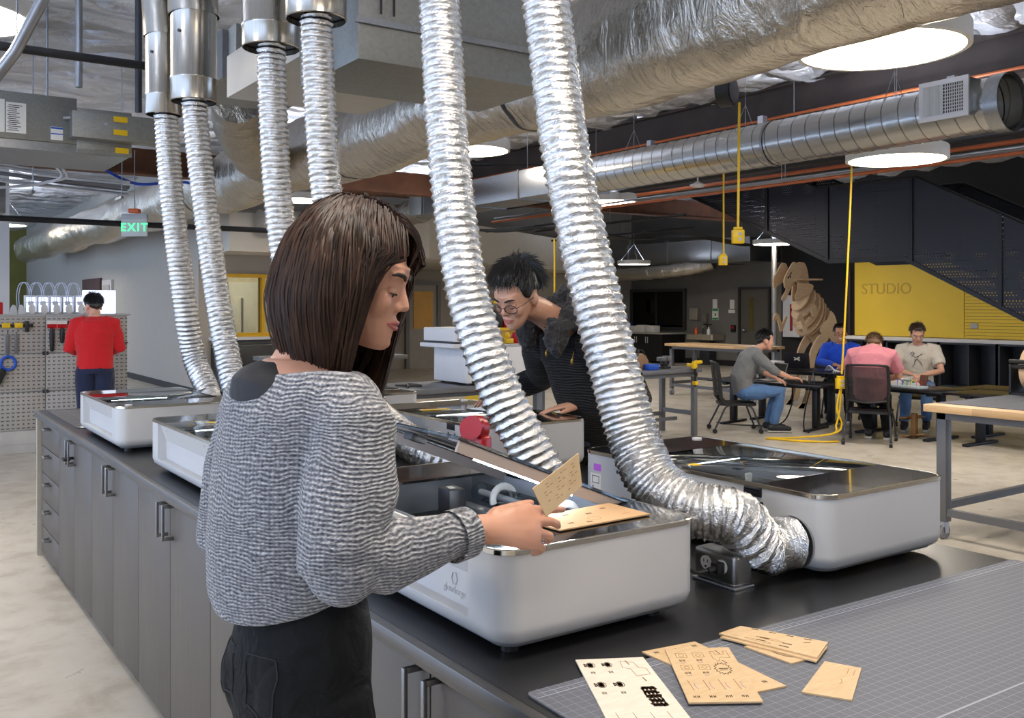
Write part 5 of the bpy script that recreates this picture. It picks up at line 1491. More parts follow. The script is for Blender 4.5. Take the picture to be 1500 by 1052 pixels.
# ---- the man in the black jacket -------------------------------------------
mn = thing('person', 'man with glasses in a black knit jacket leaning over a laser cutter', 'person', (2.82, 3.3, 0), PI)
SKINS[mn.name] = SK_M
def ML(x, y, z): return Vector((2.82 - x, 3.3 - y, z))
HM2 = head_matrix(ML(2.18, 3.12, 1.635), R(14), R(30), R(-6), 1.06)
m = MB(); head(m, HM2)
nk = ML(2.38, 3.16, 1.545)
m.tube([ML(2.23, 3.13, 1.6), ML(2.3, 3.145, 1.58), nk, ML(2.5, 3.2, 1.47)], [.054, .056, .06, .08], 18, True)
m.tube([Vector((0, 0, .95)), Vector((.08, .03, 1.1)), ML(2.62, 3.22, 1.3), ML(2.5, 3.2, 1.45)], [.11, .11, .115, .08], 20, True, None, ry=[.16, .155, .175, .12], up=(0, 1, 0))
lS, lE, lW = ML(2.52, 3.0, 1.44), ML(2.7, 2.98, 1.21), ML(2.57, 3.2, 1.178)
rS, rE, rW = ML(2.5, 3.4, 1.44), ML(2.66, 3.62, 1.25), ML(2.5, 3.68, 1.19)
for a, b_, c in ((lS, lE, lW), (rS, rE, rW)): m.tube([a, a.lerp(b_, .5), b_, b_.lerp(c, .4), c], [.05, .047, .043, .04, .029], 14, True, None, None, None, True)
hand(m, lW + Vector((.01, .0, -.012)), ML(2.45, 3.27, 1.16) - lW, (0, 0, 1), (1, .6, 0), 1.02, (.1, .13, .15, .18), .16, .5, (.7, .7, .1), .1)
hand(m, rW + Vector((.01, 0, -.012)), (1, .05, -.12), (0, 0, 1), (0, 1, 0), 1.02, (.2, .25, .25, .3), .12)
for s in (1, -1):
    m.tube([(0, s * .1, .93), (.01, s * .1, .7), (.02, s * .1, .5), (0, s * .1, .3), (-.01, s * .1, .1)], [.095, .085, .06, .058, .04], 14, True)
    m.tube([(-.03, s * .1, .05), (.06, s * .105, .045), (.16, s * .11, .03)], [.038, .04, .032], 12, True)
mbody = m.fuse('body', SK_M, mn, .0048, 3)
face_parts(mn, HM2, mbody, mat('black_brow', (20, 18, 18), .7), (188, 110, 100), 1.0)
m = MB()
m.tube([Vector((0, 0, .93)), Vector((.03, .01, 1.02)), Vector((.09, .03, 1.12)), ML(2.63, 3.22, 1.28), ML(2.54, 3.2, 1.42), ML(2.47, 3.18, 1.5)], [.15, .15, .148, .152, .13, .085], 26, True, None, ry=[.19, .19, .19, .205, .2, .13], up=(0, 1, 0))
for a, b_, c in ((lS, lE, lW), (rS, rE, rW)):
    e = c.lerp(b_, .12)
    m.tube([a.lerp(ML(2.5, 3.2, 1.44), .4), a, a.lerp(b_, .5), b_, b_.lerp(e, .5), e], [.085, .088, .08, .07, .06, .052], 18, True)
fuse2(m, 'jacket', RIBK, mn, .007, 4, lambda c: noise.noise(Vector((c.x * 10, c.y * 10, c.z * 6))) * .009)
# quilted front panel, fur collar, zip pulls
m = MB(); P = [Vector((.175, .02, .98)), Vector((.215, .03, 1.1)), Vector((.3, .045, 1.26)), Vector((.375, .06, 1.38))]
m.tube(P, [.012, .016, .016, .012], 12, True, None, ry=[.05, .055, .055, .045], up=(0, 1, 0)); fuse2(m, 'quilted_panel', m_fabric('navy_quilt', (38, 46, 66), 60, .2, .4, .6, 30, .5), mn, .006, 2, lambda c: .004 * math.sin(c.z * 130))
m = MB(); ring_ = [nk + Vector((.0 + .115 * math.cos(a), .112 * math.sin(a), .005 - .075 * math.cos(a) + .02 * math.cos(2 * a))) for a in [2 * PI * k / 22 for k in range(23)]]
m.tube(ring_, [.046 + .01 * math.sin(k * 2.3) for k in range(23)], 12, False)
m.ell(ML(2.52, 3.17, 1.57), (.1, .12, .07)); m.ell(ML(2.33, 3.06, 1.47), (.05, .045, .08)); m.ell(ML(2.32, 3.25, 1.47), (.045, .045, .06))
fuse2(m, 'fur_collar', m_fabric('dark_fur', (46, 44, 44), 260, .5, .9, .9, 22, .9), mn, .007, 3, lambda c: .009 * noise.noise(c * 30) + .009 * noise.noise(c * 75))
m = MB()
for q in (ML(2.31, 3.1, 1.4), ML(2.38, 3.02, 1.37)): m.ell(q, (.006, .006, .014)); m.tube([q, q + Vector((-.01, 0, .04))], .002, 5)
m.build('zip_pull', mat('brass', (150, 120, 60), .35, 1), mn)
m = MB()
m.rings([(0, 0, 1.02, .14, .175), (-.005, 0, .95, .14, .18), (0, 0, .86, .125, .175)], 22)
for s in (1, -1): m.tube([(0, s * .1, .93), (.01, s * .1, .7), (.02, s * .1, .5), (0, s * .1, .3), (-.01, s * .1, .1)], [.105, .095, .072, .07, .055], 16, True)
m.fuse('trousers', PANTS, mn, .009, 3)
for s in (1, -1):
    m = MB(); m.tube([(-.04, s * .1, .05), (.04, s * .105, .05), (.17, s * .11, .03)], [.045, .047, .036], 12, True, None, None, None, True); m.fuse('shoe', SHOE, mn, .009, 2)
# short black hair, glasses
rm = random.Random(5)
m = MB(); m.ell((-.022, 0, .058), (.097, .081, .09), HM2, 24, 14); m.ell((.022, 0, .1), (.06, .06, .038), HM2); m.tube([(-.06, .055, .03), (-.075, 0, .0), (-.06, -.055, .03)], [.03, .04, .03], 10, True, HM2)
for s in (1, -1): m.ell((.012, s * .067, .048), (.03, .016, .04), HM2)
m.fuse('hair', HAIR_K, mn, .005, 3)
m = MB()
for i in range(3200):
    ph = rm.uniform(-PI, PI); th = math.acos(1 - rm.random() * 1.15)
    a = abs(math.degrees(ph)); lim = 60 if a < 50 else 60 + (a - 50) * .6
    if math.degrees(th) > lim: continue
    u = Vector((math.sin(th) * math.cos(ph), math.sin(th) * math.sin(ph), math.cos(th)))
    p = Vector((u.x * .1, u.y * .083, u.z * .093)) + Vector((-.018, 0, .056))
    bs = Vector((.9 if u.x > -.3 else -.3, u.y * .5, -.25 if u.x > .2 else -.5)); d = (bs - u * bs.dot(u) * .85 + u * rm.uniform(.05, .4) + Vector((rm.gauss(0, .18), rm.gauss(0, .18), rm.gauss(0, .18)))).normalized()
    L = rm.uniform(.03, .055)
    m.tube([HM2 @ p, HM2 @ (p + d * L * .5), HM2 @ (p + d * L + Vector((.006, 0, -.006)))], [.0016, .0014, .0004], 3, False)
m.build('hair_tufts', HAIR_K, mn, 80)
def glasses(t, M, mt):
    m = MB()
    for s in (1, -1):
        m.tube([M @ Vector((.098 - .012 * abs(math.cos(a) * .5 + .5), s * (.034 + .025 * math.cos(a)), -.002 + .018 * math.sin(a))) for a in [2 * PI * k / 20 for k in range(21)]], .0019, 6, False)
        m.tube([M @ Vector(p) for p in ((.086, s * .059, .004), (.06, s * .074, .006), (.0, s * .084, .008), (-.012, s * .084, -.006))], .0016, 6)
    m.tube([M @ Vector(p) for p in ((.097, .009, .002), (.1, 0, .006), (.097, -.009, .002))], .0015, 6)
    g = m.build('glasses', mt, t)
    for s in (1, -1):
        m = MB(); m.add([M @ Vector((.0965 - .012 * abs(math.cos(a) * .5 + .5), s * (.034 + .024 * math.cos(a)), -.002 + .017 * math.sin(a))) for a in [2 * PI * k / 16 for k in range(16)]], [tuple(range(16))]); m.build('lens', m_glass('spectacle_lens', (250, 250, 250), .3, 1.25) if 'spectacle_lens' not in bpy.data.materials else bpy.data.materials['spectacle_lens'], g)
glasses(mn, HM2, BLACK)

# ---- smaller figures ---------------------------------------------------------
def person(label, loc, rz, s, skin, hair_m, top, pants, J, hairf, sleeve=1.0, voxel=.0065, brow=BROW, smile=0, collar=None, hat=None, spec=None, shoes=None):
    """J: joints in the person's own frame (x forward, y left)"""
    t = thing('person', label, 'person', loc, rz); t.scale = (s, s, s); SKINS[t.name] = skin
    M = head_matrix(J['head'], R(J.get('yaw', 0)), R(J.get('pitch', 0)), R(J.get('roll', 0)), J.get('hs', 1))
    H = Vector(J['head']); sp = [Vector(p) for p in J['spine']]      # pelvis, waist, chest, neck base
    m = MB(); head(m, M)
    back = M.to_3x3() @ Vector((-.028, 0, -.06))
    m.tube([H + back * .6, H + back, sp[3].lerp(H + back, .3), sp[3]], [.05, .052, .055, .07], 14, True)
    m.tube(sp, [.11, .105, .11, .06], 18, True, None, ry=[.16, .15, .17, .1], up=(0, 1, 0))
    for k in 'lr':
        S, E, W_ = (Vector(J[k + q]) for q in 'SEW')
        m.tube([S, S.lerp(E, .5), E, E.lerp(W_, .4), W_], [.05, .046, .04, .038, .027], 12, True, None, None, None, True)
        fdir = Vector(J.get(k + 'H', W_ - E)); bk = J.get(k + 'B', (0, 0, 1)); td = J.get(k + 'T', (0, -1 if k == 'l' else 1, 0))
        hand(m, W_ + fdir.normalized() * .012, fdir, bk, td, 1.0, J.get('curl', (.3, .4, .42, .5)), .1)
        P, K, A = (Vector(J[k + q]) for q in ('P', 'K', 'A'))
        m.tube([P, P.lerp(K, .5), K, K.lerp(A, .4), A], [.09, .08, .055, .055, .038], 14, True, None, None, None, True)
        T = Vector(J.get(k + 'F', (.17, 0, 0))); m.tube([A + Vector((-.03, 0, -.035)), A + T * .4 + Vector((0, 0, -.045)), A + T + Vector((0, 0, -.055))], [.036, .038, .028], 10, True)
    pb = m.fuse('body', skin, t, voxel, 2)
    face_parts(t, M, pb, brow, smile=smile)
    # shirt
    m = MB()
    w_ = J.get('girth', 1)
    m.tube([sp[0] + (sp[1] - sp[0]) * J.get('hem', -.15), sp[0].lerp(sp[1], .5), sp[1], sp[2], sp[2].lerp(sp[3], .6), sp[3].lerp(H, .04)], [.14 * w_, .14 * w_, .138 * w_, .14 * w_, .115, .072], 22, True, None, ry=[.18 * w_, .18 * w_, .178 * w_, .2 * w_, .175, .095], up=(0, 1, 0))
    for k in 'lr':
        S, E, W_ = (Vector(J[k + q]) for q in 'SEW')
        c = sp[3].lerp(sp[2], .3)
        if sleeve < .5: m.tube([S.lerp(c, .5), S, S.lerp(E, .35), S.lerp(E, .72)], [.085, .082, .078, .074], 14, True)
        else:
            e = E.lerp(W_, .88 if sleeve > .9 else .25); m.tube([S.lerp(c, .5), S, S.lerp(E, .5), E, E.lerp(e, .5), e], [.085, .08, .068, .058, .053, .045], 14, True)
    sh = fuse2(m, 'shirt', top, t, .008, 4, lambda c: noise.noise(Vector((c.x * 11, c.y * 11, c.z * 9))) * .008 + noise.noise(Vector((c.x * 25, c.y * 25, c.z * 18))) * .003)
    m = MB()
    m.tube([sp[0] + Vector((0, 0, -.06)), sp[0], sp[0].lerp(sp[1], .6)], [.13, .135, .13], 18, True, None, ry=[.175, .178, .165], up=(0, 1, 0))
    for k in 'lr':
        P, K, A = (Vector(J[k + q]) for q in ('P', 'K', 'A'))
        m.tube([P, P.lerp(K, .5), K, K.lerp(A, .5), A + Vector((0, 0, .04))], [.105, .095, .075, .068, .06], 16, True, None, None, None, True)
    fuse2(m, 'trousers', pants, t, .009, 3, lambda c: noise.noise(Vector((c.x * 14, c.y * 14, c.z * 14))) * .006)
    for k in 'lr':
        A = Vector(J[k + 'A']); T = Vector(J.get(k + 'F', (.17, 0, 0)))
        m = MB(); m.tube([A + Vector((-.045, 0, -.035)), A + T * .4 + Vector((0, 0, -.042)), A + T * 1.1 + Vector((0, 0, -.055))], [.046, .046, .034], 12, True, None, None, None, True); m.tube([A + Vector((0, 0, -.03)), A + Vector((0, 0, .02))], .045, 12); so = m.fuse('shoe', shoes or SHOE, t, .008, 2)
        m = MB(); a = A + Vector((-.08, 0, -.085)); b_ = A + T * 1.28 + Vector((0, 0, -.087)); m.tube([a, a.lerp(b_, .6), b_], [.04, .044, .03], 10, True, None, ry=[.012] * 3, up=(0, 0, 1)); m.build('sole', SOLE, so)
        m = MB(); m.tube([A + Vector((0, 0, .0)), A + Vector((0, 0, .07))], .043, 12); m.build('sock', SOCK, so)
    # hair
    rr = random.Random(len(label))
    m = MB(); m.ell((-.026, 0, .058), (.097, .08, .088), M, 22, 12); m.ell((.012, 0, .098), (.06, .06, .036), M)
    m.tube([(-.055, .058, .02), (-.08, 0, -.01), (-.055, -.058, .02)], [.028, .036, .028], 10, True, M)
    for q in (1, -1): m.ell((.008, q * .066, .045), (.03, .017, .035), M)
    m.fuse('hair', hair_m, t, .007, 2)
    m = MB()
    for i in range(1500):
        ph = rr.uniform(-PI, PI); th = math.acos(1 - rr.random() * 1.2); a = abs(math.degrees(ph)); lim = 56 if a < 50 else 56 + (a - 50) * .6
        if math.degrees(th) > lim: continue
        u = Vector((math.sin(th) * math.cos(ph), math.sin(th) * math.sin(ph), math.cos(th)))
        p = Vector((u.x * .1, u.y * .082, u.z * .09)) + Vector((-.02, 0, .056))
        bs = Vector(hairf) + Vector((0, u.y * .4, -.6)); d = (bs - u * bs.dot(u) * .85 + u * rr.uniform(.05, .3) + Vector((rr.gauss(0, .15), rr.gauss(0, .15), rr.gauss(0, .15)))).normalized(); L = rr.uniform(.03, .045)
        m.tube([M @ p, M @ (p + d * L * .5), M @ (p + d * L)], [.002, .0018, .0005], 3, False)
    m.build('hair_tufts', hair_m, t, 80)
    if spec: glasses(t, M, BLACK)
    return t, M, sh
SIT = dict(lP=(0, .1, .5), rP=(0, -.1, .5), lK=(.42, .13, .5), rK=(.42, -.13, .5), lA=(.38, .12, .1), rA=(.38, -.12, .1))
def J_(**k):
    d = dict(SIT); d.update(k); return d
RED_T = m_fabric('red_sweatshirt', (206, 24, 30), 300, .12, .2, .9, 8, .6)
# standing at the tool wall
person('person in a red sweatshirt and navy trousers standing at the tool wall', tuple(pt(139, 447, 9.9).to_2d()) + (0,), R(75), 1.0, SK_4, HAIR_K, RED_T, NAVY,
       dict(head=(.06, .02, 1.575), yaw=30, pitch=14, hs=1.02, spine=[(0, 0, .95), (0, 0, 1.1), (-.02, 0, 1.33), (-.0, 0, 1.47)], girth=1.0, hem=-.1,
            lS=(0, .18, 1.4), lE=(.02, .25, 1.14), lW=(.22, .16, 1.1), rS=(0, -.18, 1.4), rE=(.04, -.24, 1.14), rW=(.24, -.12, 1.1),
            lP=(0, .09, .9), rP=(0, -.09, .9), lK=(.02, .1, .5), rK=(.02, -.1, .5), lA=(0, .1, .1), rA=(0, -.1, .1)), (.2, 0, -.2), spec=True)
# grey shirt, left table
GREYT = m_fabric('grey_long_sleeve', (116, 118, 120), 400, .1, .2, .9, 8, .7)
gx = (9.2, 8.16, 0)
person('man in a grey shirt and blue jeans seated at the left work table', gx, R(-38), 1.0, SK_4, HAIR_K, GREYT, DENIM,
       J_(head=(.27, -.02, 1.14), yaw=6, pitch=8, hs=1.0, spine=[(.0, 0, .52), (-.03, 0, .68), (.08, 0, .92), (.17, 0, 1.03)], girth=1.02,
          lS=(.13, .18, .97), lE=(.26, .22, .74), lW=(.42, .1, .67), rS=(.13, -.18, .97), rE=(.34, -.22, .78), rW=(.56, -.12, .69), rH=(1, .2, -.1), lK=(.42, .1, .5), rK=(.44, -.14, .52), lA=(.34, .1, .1), rA=(.36, -.1, .1)), (-.2, 0, 0), .6, shoes=SHOE)
# pink t-shirt, back to the camera
PINK = m_fabric('pink_tee', (204, 128, 140), 400, .08, .2, .9, 8, .6)
px_ = (9.72, 6.68, 0)
person('man in a pink t-shirt seated with his back to the camera', px_, R(28), 1.06, SK_4, HAIR_B, PINK, PANTS,
       J_(head=(.26, 0, 1.045), yaw=0, pitch=48, spine=[(0, 0, .52), (-.06, 0, .7), (.0, 0, .92), (.13, 0, 1.02)], girth=1.05,
          lS=(.06, .2, .95), lE=(.2, .28, .72), lW=(.38, .12, .67), rS=(.06, -.2, .95), rE=(.2, -.27, .72), rW=(.38, -.1, .67), lK=(.36, .14, .46), rK=(.38, -.1, .46), lA=(.3, .06, .1), rA=(.26, -.14, .1)), (-.2, 0, 0), .4)
# pale t-shirt, facing the camera
CREAM = m_fabric('cream_tee', (214, 206, 190), 400, .05, .2, .9, 8, .6)
wx = (11.5, 7.2, 0)
t, M, sh = person('man in a pale printed t-shirt seated facing the camera', wx, R(208), 1.04, SK_4, HAIR_D, CREAM, DENIM,
       J_(head=(.16, .0, 1.165), yaw=14, pitch=26, spine=[(0, 0, .52), (-.02, 0, .68), (.03, 0, .9), (.08, 0, 1.04)], girth=1.02,
          lS=(.03, .2, .97), lE=(.18, .28, .72), lW=(.36, .1, .68), rS=(.03, -.2, .97), rE=(.16, -.28, .72), rW=(.36, -.06, .68), rK=(.5, -.1, .48), rA=(.5, -.12, .1)), (.3, 0, -.1), .4)
m = MB()
for L in ([(.06, .93), (.02, .9), (0, .86), (-.03, .83)], [(-.03, .93), (-.06, .9), (-.08, .93), (-.05, .95), (-.03, .93)], [(.02, .9), (-.02, .88), (-.05, .9)], [(.0, .86), (.04, .82), (.06, .78)], [(-.02, .86), (-.03, .8), (-.06, .76)]):
    m.tube([(.17 + .0 * y, y, z) for y, z in L], .004, 5)
m.build('shirt_print', mat('print_grey', (96, 92, 88), .8), sh)
# blue shirt behind the dark laptop
BLUET = m_fabric('blue_long_sleeve', (24, 78, 206), 400, .1, .2, .9, 8, .6)
bx = (11.43, 8.34, 0)
person('smiling man in a bright blue shirt seated behind the dark laptop', bx, R(212), 1.04, SK_3, HAIR_K, BLUET, PANTS,
       J_(head=(.08, 0, 1.145), yaw=4, pitch=2, spine=[(0, 0, .52), (-.02, 0, .68), (.0, 0, .9), (.03, 0, 1.02)],
          lS=(.0, .19, .95), lE=(.12, .27, .76), lW=(.32, .1, .735), rS=(.0, -.19, .95), rE=(.12, -.27, .76), rW=(.32, -.04, .735)), (.1, 0, 0), 1.0, smile=1, spec=True)
# ------------------------------------------------------------------ tool wall at left
pw = thing('tool_wall', 'grey perforated steel tool wall at the left, behind the person in red', 'tool wall', (0, 11.35, 0))
xs = (-1.76, -.91, -.06, .79, 1.64, 2.49)
for i in range(5):
    for (z0, z1) in ((.25, .655), (.665, 1.07), (1.08, 1.48)):
        m = MB(); m.box((xs[i] + .004, 0, z0), (xs[i + 1] - .004, .02, z1), .003); m.build('perforated_panel', PEG, pw)
m = MB(); m.box((-1.76, .02, .05), (2.47, .5, 1.46)); m.build('frame', LGREY, pw)
m = MB(); m.box((-1.76, .01, 0), (2.45, .5, .245), .004); m.box((-1.76, .002, .1), (2.45, .01, .106)); m.build('plinth', mat('pale_plinth', (190, 188, 184), .5), pw)
m = MB(); m.box((-1.8, -.01, 1.481), (2.52, .9, 1.5), .002); m.build('shelf_top', LGREY, pw)
for x in (-.06, .79, 1.64):
    for z in (.66, 1.075):
        m = MB(); m.box((x - .03, -.012, z - .02), (x - .006, -.0, z + .02)); m.box((x + .006, -.012, z - .02), (x + .03, 0, z + .02)); m.build('clip', CHARC, pw)
def tw(px, py, off=.03):
    """point just in front of the tool wall"""
    k = (px - 750) / FPX; Y = 11.35 - off
    return pt(px, py, Y / (math.cos(YAW) - k * math.sin(YAW)))
for k, (x, lab, rot) in enumerate(((76, 'putty knife with a red and white blade label and long black handle', 0), (91, 'putty knife with a shorter handle, second on the tool wall', 0), (106, 'dark putty knife half hidden by the red sleeve', 0))):
    p = tw(x, 483); t = thing('putty_knife', lab, 'putty knife', tuple(p), 0, 'putty knives on the tool wall')
    m = MB(); m.prism([(-.05, .0), (.05, .0), (.05, .09), (-.05, .09)], -.004, .004, Matrix.Rotation(R(90), 4, 'X') @ Matrix.Translation((0, .01, 0))); m.build('blade', PAPER if k < 2 else CHARC, t)
    m = MB(); m.box((-.048, -.006, .012), (.048, -.0045, .06)); m.build('label', RED, t)
    L = (.22, .13, .12)[k]
    m = MB(); m.tube([(0, 0, .01), (0, 0, -.04), (0, 0, -L)], [.02, .026, .022], 10, True, None, None, None, True); m.build('handle', BLACK, t)
for k, (x, lab) in enumerate(((11, 'left grey file hanging on the tool wall'), (24, 'right grey file hanging on the tool wall'))):
    m = MB(); m.box((-.02, -.004, -.2), (.02, .004, .0), .002); m.tube([(0, 0, 0), (0, 0, .03)], .006, 8); o = one('file', m, GREYM, lab, 'file', 'files on the tool wall'); o.location = tw(x, 490)
cl = thing('bar_clamp', 'black bar clamp with yellow grips lying across tool wall hooks', 'clamp', tuple(tw(18, 477)))
m = MB(); m.box((-.3, -.01, -.012), (.16, .01, .012), .002); m.box((.12, -.02, -.07), (.16, .02, .05), .006); m.box((.16, -.015, -.02), (.2, .015, .02), .004); m.build('bar', BLACK, cl)
for x in (-.1, .02): m = MB(); m.box((x, -.02, -.025), (x + .08, -.011, .03), .006); m.build('grip', YEL, cl)
p = tw(12, 532); m = MB(); m.tube([p + Vector((.07 * math.cos(2 * PI * k / 32), 0, .07 * math.sin(2 * PI * k / 32))) for k in range(33)], .016, 8, False); one('tape_roll', m, BLUE, 'roll of blue tape hanging on the tool wall', 'tape')
m = MB(); m.box((-.06, -.03, -.09), (.05, .03, .09), .01, at((0, 0, 0), 0, R(25))); o = one('tool_holder', m, BLACK, 'small black tool holder low at the left edge of the tool wall', 'holder'); o.location = tw(-3, 553, .05); m = MB(); m.tube([(0, .03, .06), (0, .045, .06)], .01, 8); m.build('hanging_hook', BLACK, o)
m = MB(); m.box((-.12, -.09, -.012), (.06, .0, 0), .002); m.box((.0, -.07, -.1), (.02, 0, -.012)); o = one('wall_shelf', m, BLACK, 'little black shelf on the tool wall right of the person in red', 'shelf'); o.location = tw(177, 501, .0)
for k, x in enumerate((170, 176.5)):
    t = thing('glue_stick', ['left', 'right'][k] + ' yellow and white glue stick on the little black shelf', 'glue stick', tuple(tw(x, 500.5, .05)), 0, 'glue sticks')
    m = MB(); m.tube([(0, 0, 0), (0, 0, .03)], .022, 14); m.tube([(0, 0, .09), (0, 0, .125)], .022, 14); m.build('cap', PAPER, t)
    m = MB(); m.tube([(0, 0, .03), (0, 0, .09)], .0225, 14); m.build('wrapper', YEL, t)
# 3d printers on top
ZP = 1.501
pr = thing('desktop_printer', 'tmp', 'printer', (0, 0, 0), 0, 'small white printers with looped tubes')
m = MB(); m.box((-.14, -.14, 0), (.14, .14, .03), .01); m.box((-.14, .1, .03), (.14, .14, .28), .01); m.box((-.14, -.14, .03), (-.12, .14, .26), .006); m.box((.12, -.14, .03), (.14, .14, .26), .006); m.build('printer_case', WHITE2, pr)
m = MB(); m.box((-.115, .095, .03), (.115, .099, .25)); m.build('glow_panel', SCREEN, pr)
m = MB(); m.box((-.06, -.05, .13), (.06, .03, .19), .008); m.tube([(-.12, -.01, .17), (.12, -.01, .17)], .006, 8); m.build('print_head', WHITE2, pr)
m = MB()
for dx in (-.03, .02): m.tube(spline([(dx, -.01, .19), (dx - .02, .0, .36), (dx - .1, .02, .46), (dx - .22, .03, .44), (dx - .28, .04, .3), (dx - .27, .05, .1)], 8), .008, 8)
m.build('feed_tube', mat('milky_tube', (206, 214, 236), .3), pr)
m = MB(); m.tube([(.0, -.12, .07), (.0, -.2, .07)], .07, 20); m.tube([(0, -.21, .07), (0, -.2, .07)], .08, 20); m.build('spool', PAPER, pr)
for k, x in enumerate((45, 63, 81, 99, 117)):
    o = pr if k == 0 else copy_tree(pr)
    o.scale = (.44, .5, .75); o.location = tuple(tw(x, 462, -.3).to_2d()) + (ZP,); o['label'] = ['leftmost of the five small white printers on the tool wall', 'second small white printer from the left on the tool wall', 'middle one of the five small white printers on the tool wall', 'fourth small white printer from the left on the tool wall', 'small white printer nearest the head of the person in red'][k]
m = MB(); m.box((-.2, -.01, 0), (.16, .02, .27), .008); o = one('light_panel', m, m_emit('panel_glow', (216, 228, 255), .8), 'bright white light panel right of the head of the person in red', 'light panel'); o.location = tuple(tw(148, 462, -.3).to_2d()) + (ZP,)
for k, x in enumerate((20, 31)):
    m = MB(); m.lathe([(0, 0), (.04, 0), (.03, .07), (.012, .1), (0, .1)], 14); o = one('glue_bottle', m, WHITE2, ['small white bottle at the left end of the tool wall top', 'second small white bottle beside the printers'][k], 'bottle', 'white bottles'); o.location = tuple(tw(x, 462, -.2).to_2d()) + (ZP,)
m = MB(); m.box((-.06, -.05, 0), (.03, .05, .13), .01); o = one('red_case', m, RED, 'red case at the left edge on the tool wall top', 'case'); o.location = tuple(tw(-1, 462, -.1).to_2d()) + (ZP,)

# ------------------------------------------------------------------ sit-stand tables
def desk(label, x, y, rz, L, dp, h):
    t = thing('work_table', label, 'table', (x, y, 0), rz, 'black sit-stand work tables')
    m = MB(); m.box((0, -L, h - .028), (dp, 0, h), .005); m.build('tabletop', BLACKC, t)
    m = MB(); m.box((.12, -L + .1, h - .06), (.18, -.1, h - .03)); m.box((dp - .18, -L + .1, h - .06), (dp - .12, -.1, h - .03)); m.build('under_rail', BLACKM, t)
    for y_ in (-.22, -L + .22):
        m = MB(); m.box((dp / 2 - .05, y_ - .035, .03), (dp / 2 + .05, y_ + .035, h - .06), .003); m.box((.08, y_ - .03, h - .075), (dp - .08, y_ + .03, h - .03), .003); m.box((.02, y_ - .035, 0), (dp - .02, y_ + .035, .03), .008); m.build('leg', BLACKM, t)
    return t
desk('black work table where the man in grey sits with his laptop', 9.42, 9.0, R(12.8), 1.62, .66, .6)
desk('black work table carrying the dark laptop in front of the man in blue', 10.12, 9.1, R(12.8), 1.45, .66, .715)
desk('black work table between the man in pink and the man in the pale t-shirt', 10.2, 7.45, 0, 1.36, .7, .6)
desk('black work table right of the man in pink, nearest the wooden workbench', 10.2, 6.05, 0, 1.6, .7, .6)
desk('black work table at the back right, edge to edge with the nearer ones', 10.92, 6.35, 0, 1.5, .7, .6)

MESHB = NT('chair_mesh_back'); MESHB.b.inputs['Base Color'].default_value = lin((30, 30, 32)); MESHB.b.inputs['Roughness'].default_value = .7
_s = MESHB.sep(MESHB.coord()); MESHB.link(MESHB.math('SUBTRACT', 1, MESHB.math('MULTIPLY', MESHB.math('GREATER_THAN', MESHB.math('MULTIPLY', MESHB.math('SINE', MESHB.math('MULTIPLY', _s[1], 900)), MESHB.math('SINE', MESHB.math('MULTIPLY', _s[2], 900))), .1), .42)), MESHB.b.inputs['Alpha']); MESHB = MESHB.m
def chair(label, x, y, rz, s=1.0):
    t = thing('task_chair', label, 'chair', (x, y, 0), rz, 'black mesh-back chairs'); t.scale = (s, s, s)
    m = MB(); m.prism(rrect(-.23, .23, -.235, .235, .07), .35, .38); m.build('seat', BLACK, t)
    def bk(v, z): return (-.235 - .11 * (z - .45) - .05 * (1 - (v / .23) ** 2) + .02, v, z)
    m = MB(); N = 10
    vs = [bk(-.215 + .43 * a / N, .48 + .4 * b_ / N) for a in range(N + 1) for b_ in range(N + 1)]
    m.add(vs, [(a * (N + 1) + b_, (a + 1) * (N + 1) + b_, (a + 1) * (N + 1) + b_ + 1, a * (N + 1) + b_ + 1) for a in range(N) for b_ in range(N)]); m.build('backrest', MESHB, t)
    m = MB(); P = [bk(-.215, .45), bk(-.225, .7), bk(-.215, .89), bk(0, .9), bk(.215, .89), bk(.225, .7), bk(.215, .45)]
    for q in ([(-.15, -.225, .36), *P[:3]], [(-.15, .225, .36), *P[:3:-1][:3]]): m.tube(q, .018, 8, True, None, [.026] * len(q), (0, 0, 1) if False else None)
    m.tube(spline([bk(-.215, .89), bk(-.1, .9), bk(0, .9), bk(.1, .9), bk(.215, .89)], 4), .014, 8); m.tube(spline([bk(-.21, .5), bk(0, .48), bk(.21, .5)], 6), .014, 8); m.build('back_frame', BLACK, t)
    for a in (-1, 1):
        for b_ in (-1, 1):
            x1 = .23 * a + (.05 if a > 0 else -.07); e = (x1, b_ * .25, .06)
            m = MB(); m.tube(spline([(.1 * a, b_ * .2, .36), (.17 * a, b_ * .225, .32), (.2 * a + (.02 if a > 0 else -.03), b_ * .24, .2), e], 5), .012, 8); lg = m.build('leg', CHARC, t)
            m = MB(); m.tube([(x1 - .004, b_ * .25 - .016, .03), (x1 - .004, b_ * .25 + .016, .03)], .03, 14); m.build('caster', BLACK, lg)
    return t
chair('black chair under the man in the grey shirt', 9.12, 8.22, R(-38), .98)
chair('black mesh-back chair under the man in pink', 9.64, 6.64, R(28), 1.02)
chair('black chair behind the man in the pale t-shirt', 11.6, 7.25, R(208), 1.02)
chair('black chair behind the man in the blue shirt', 11.53, 8.4, R(212), 1.0)

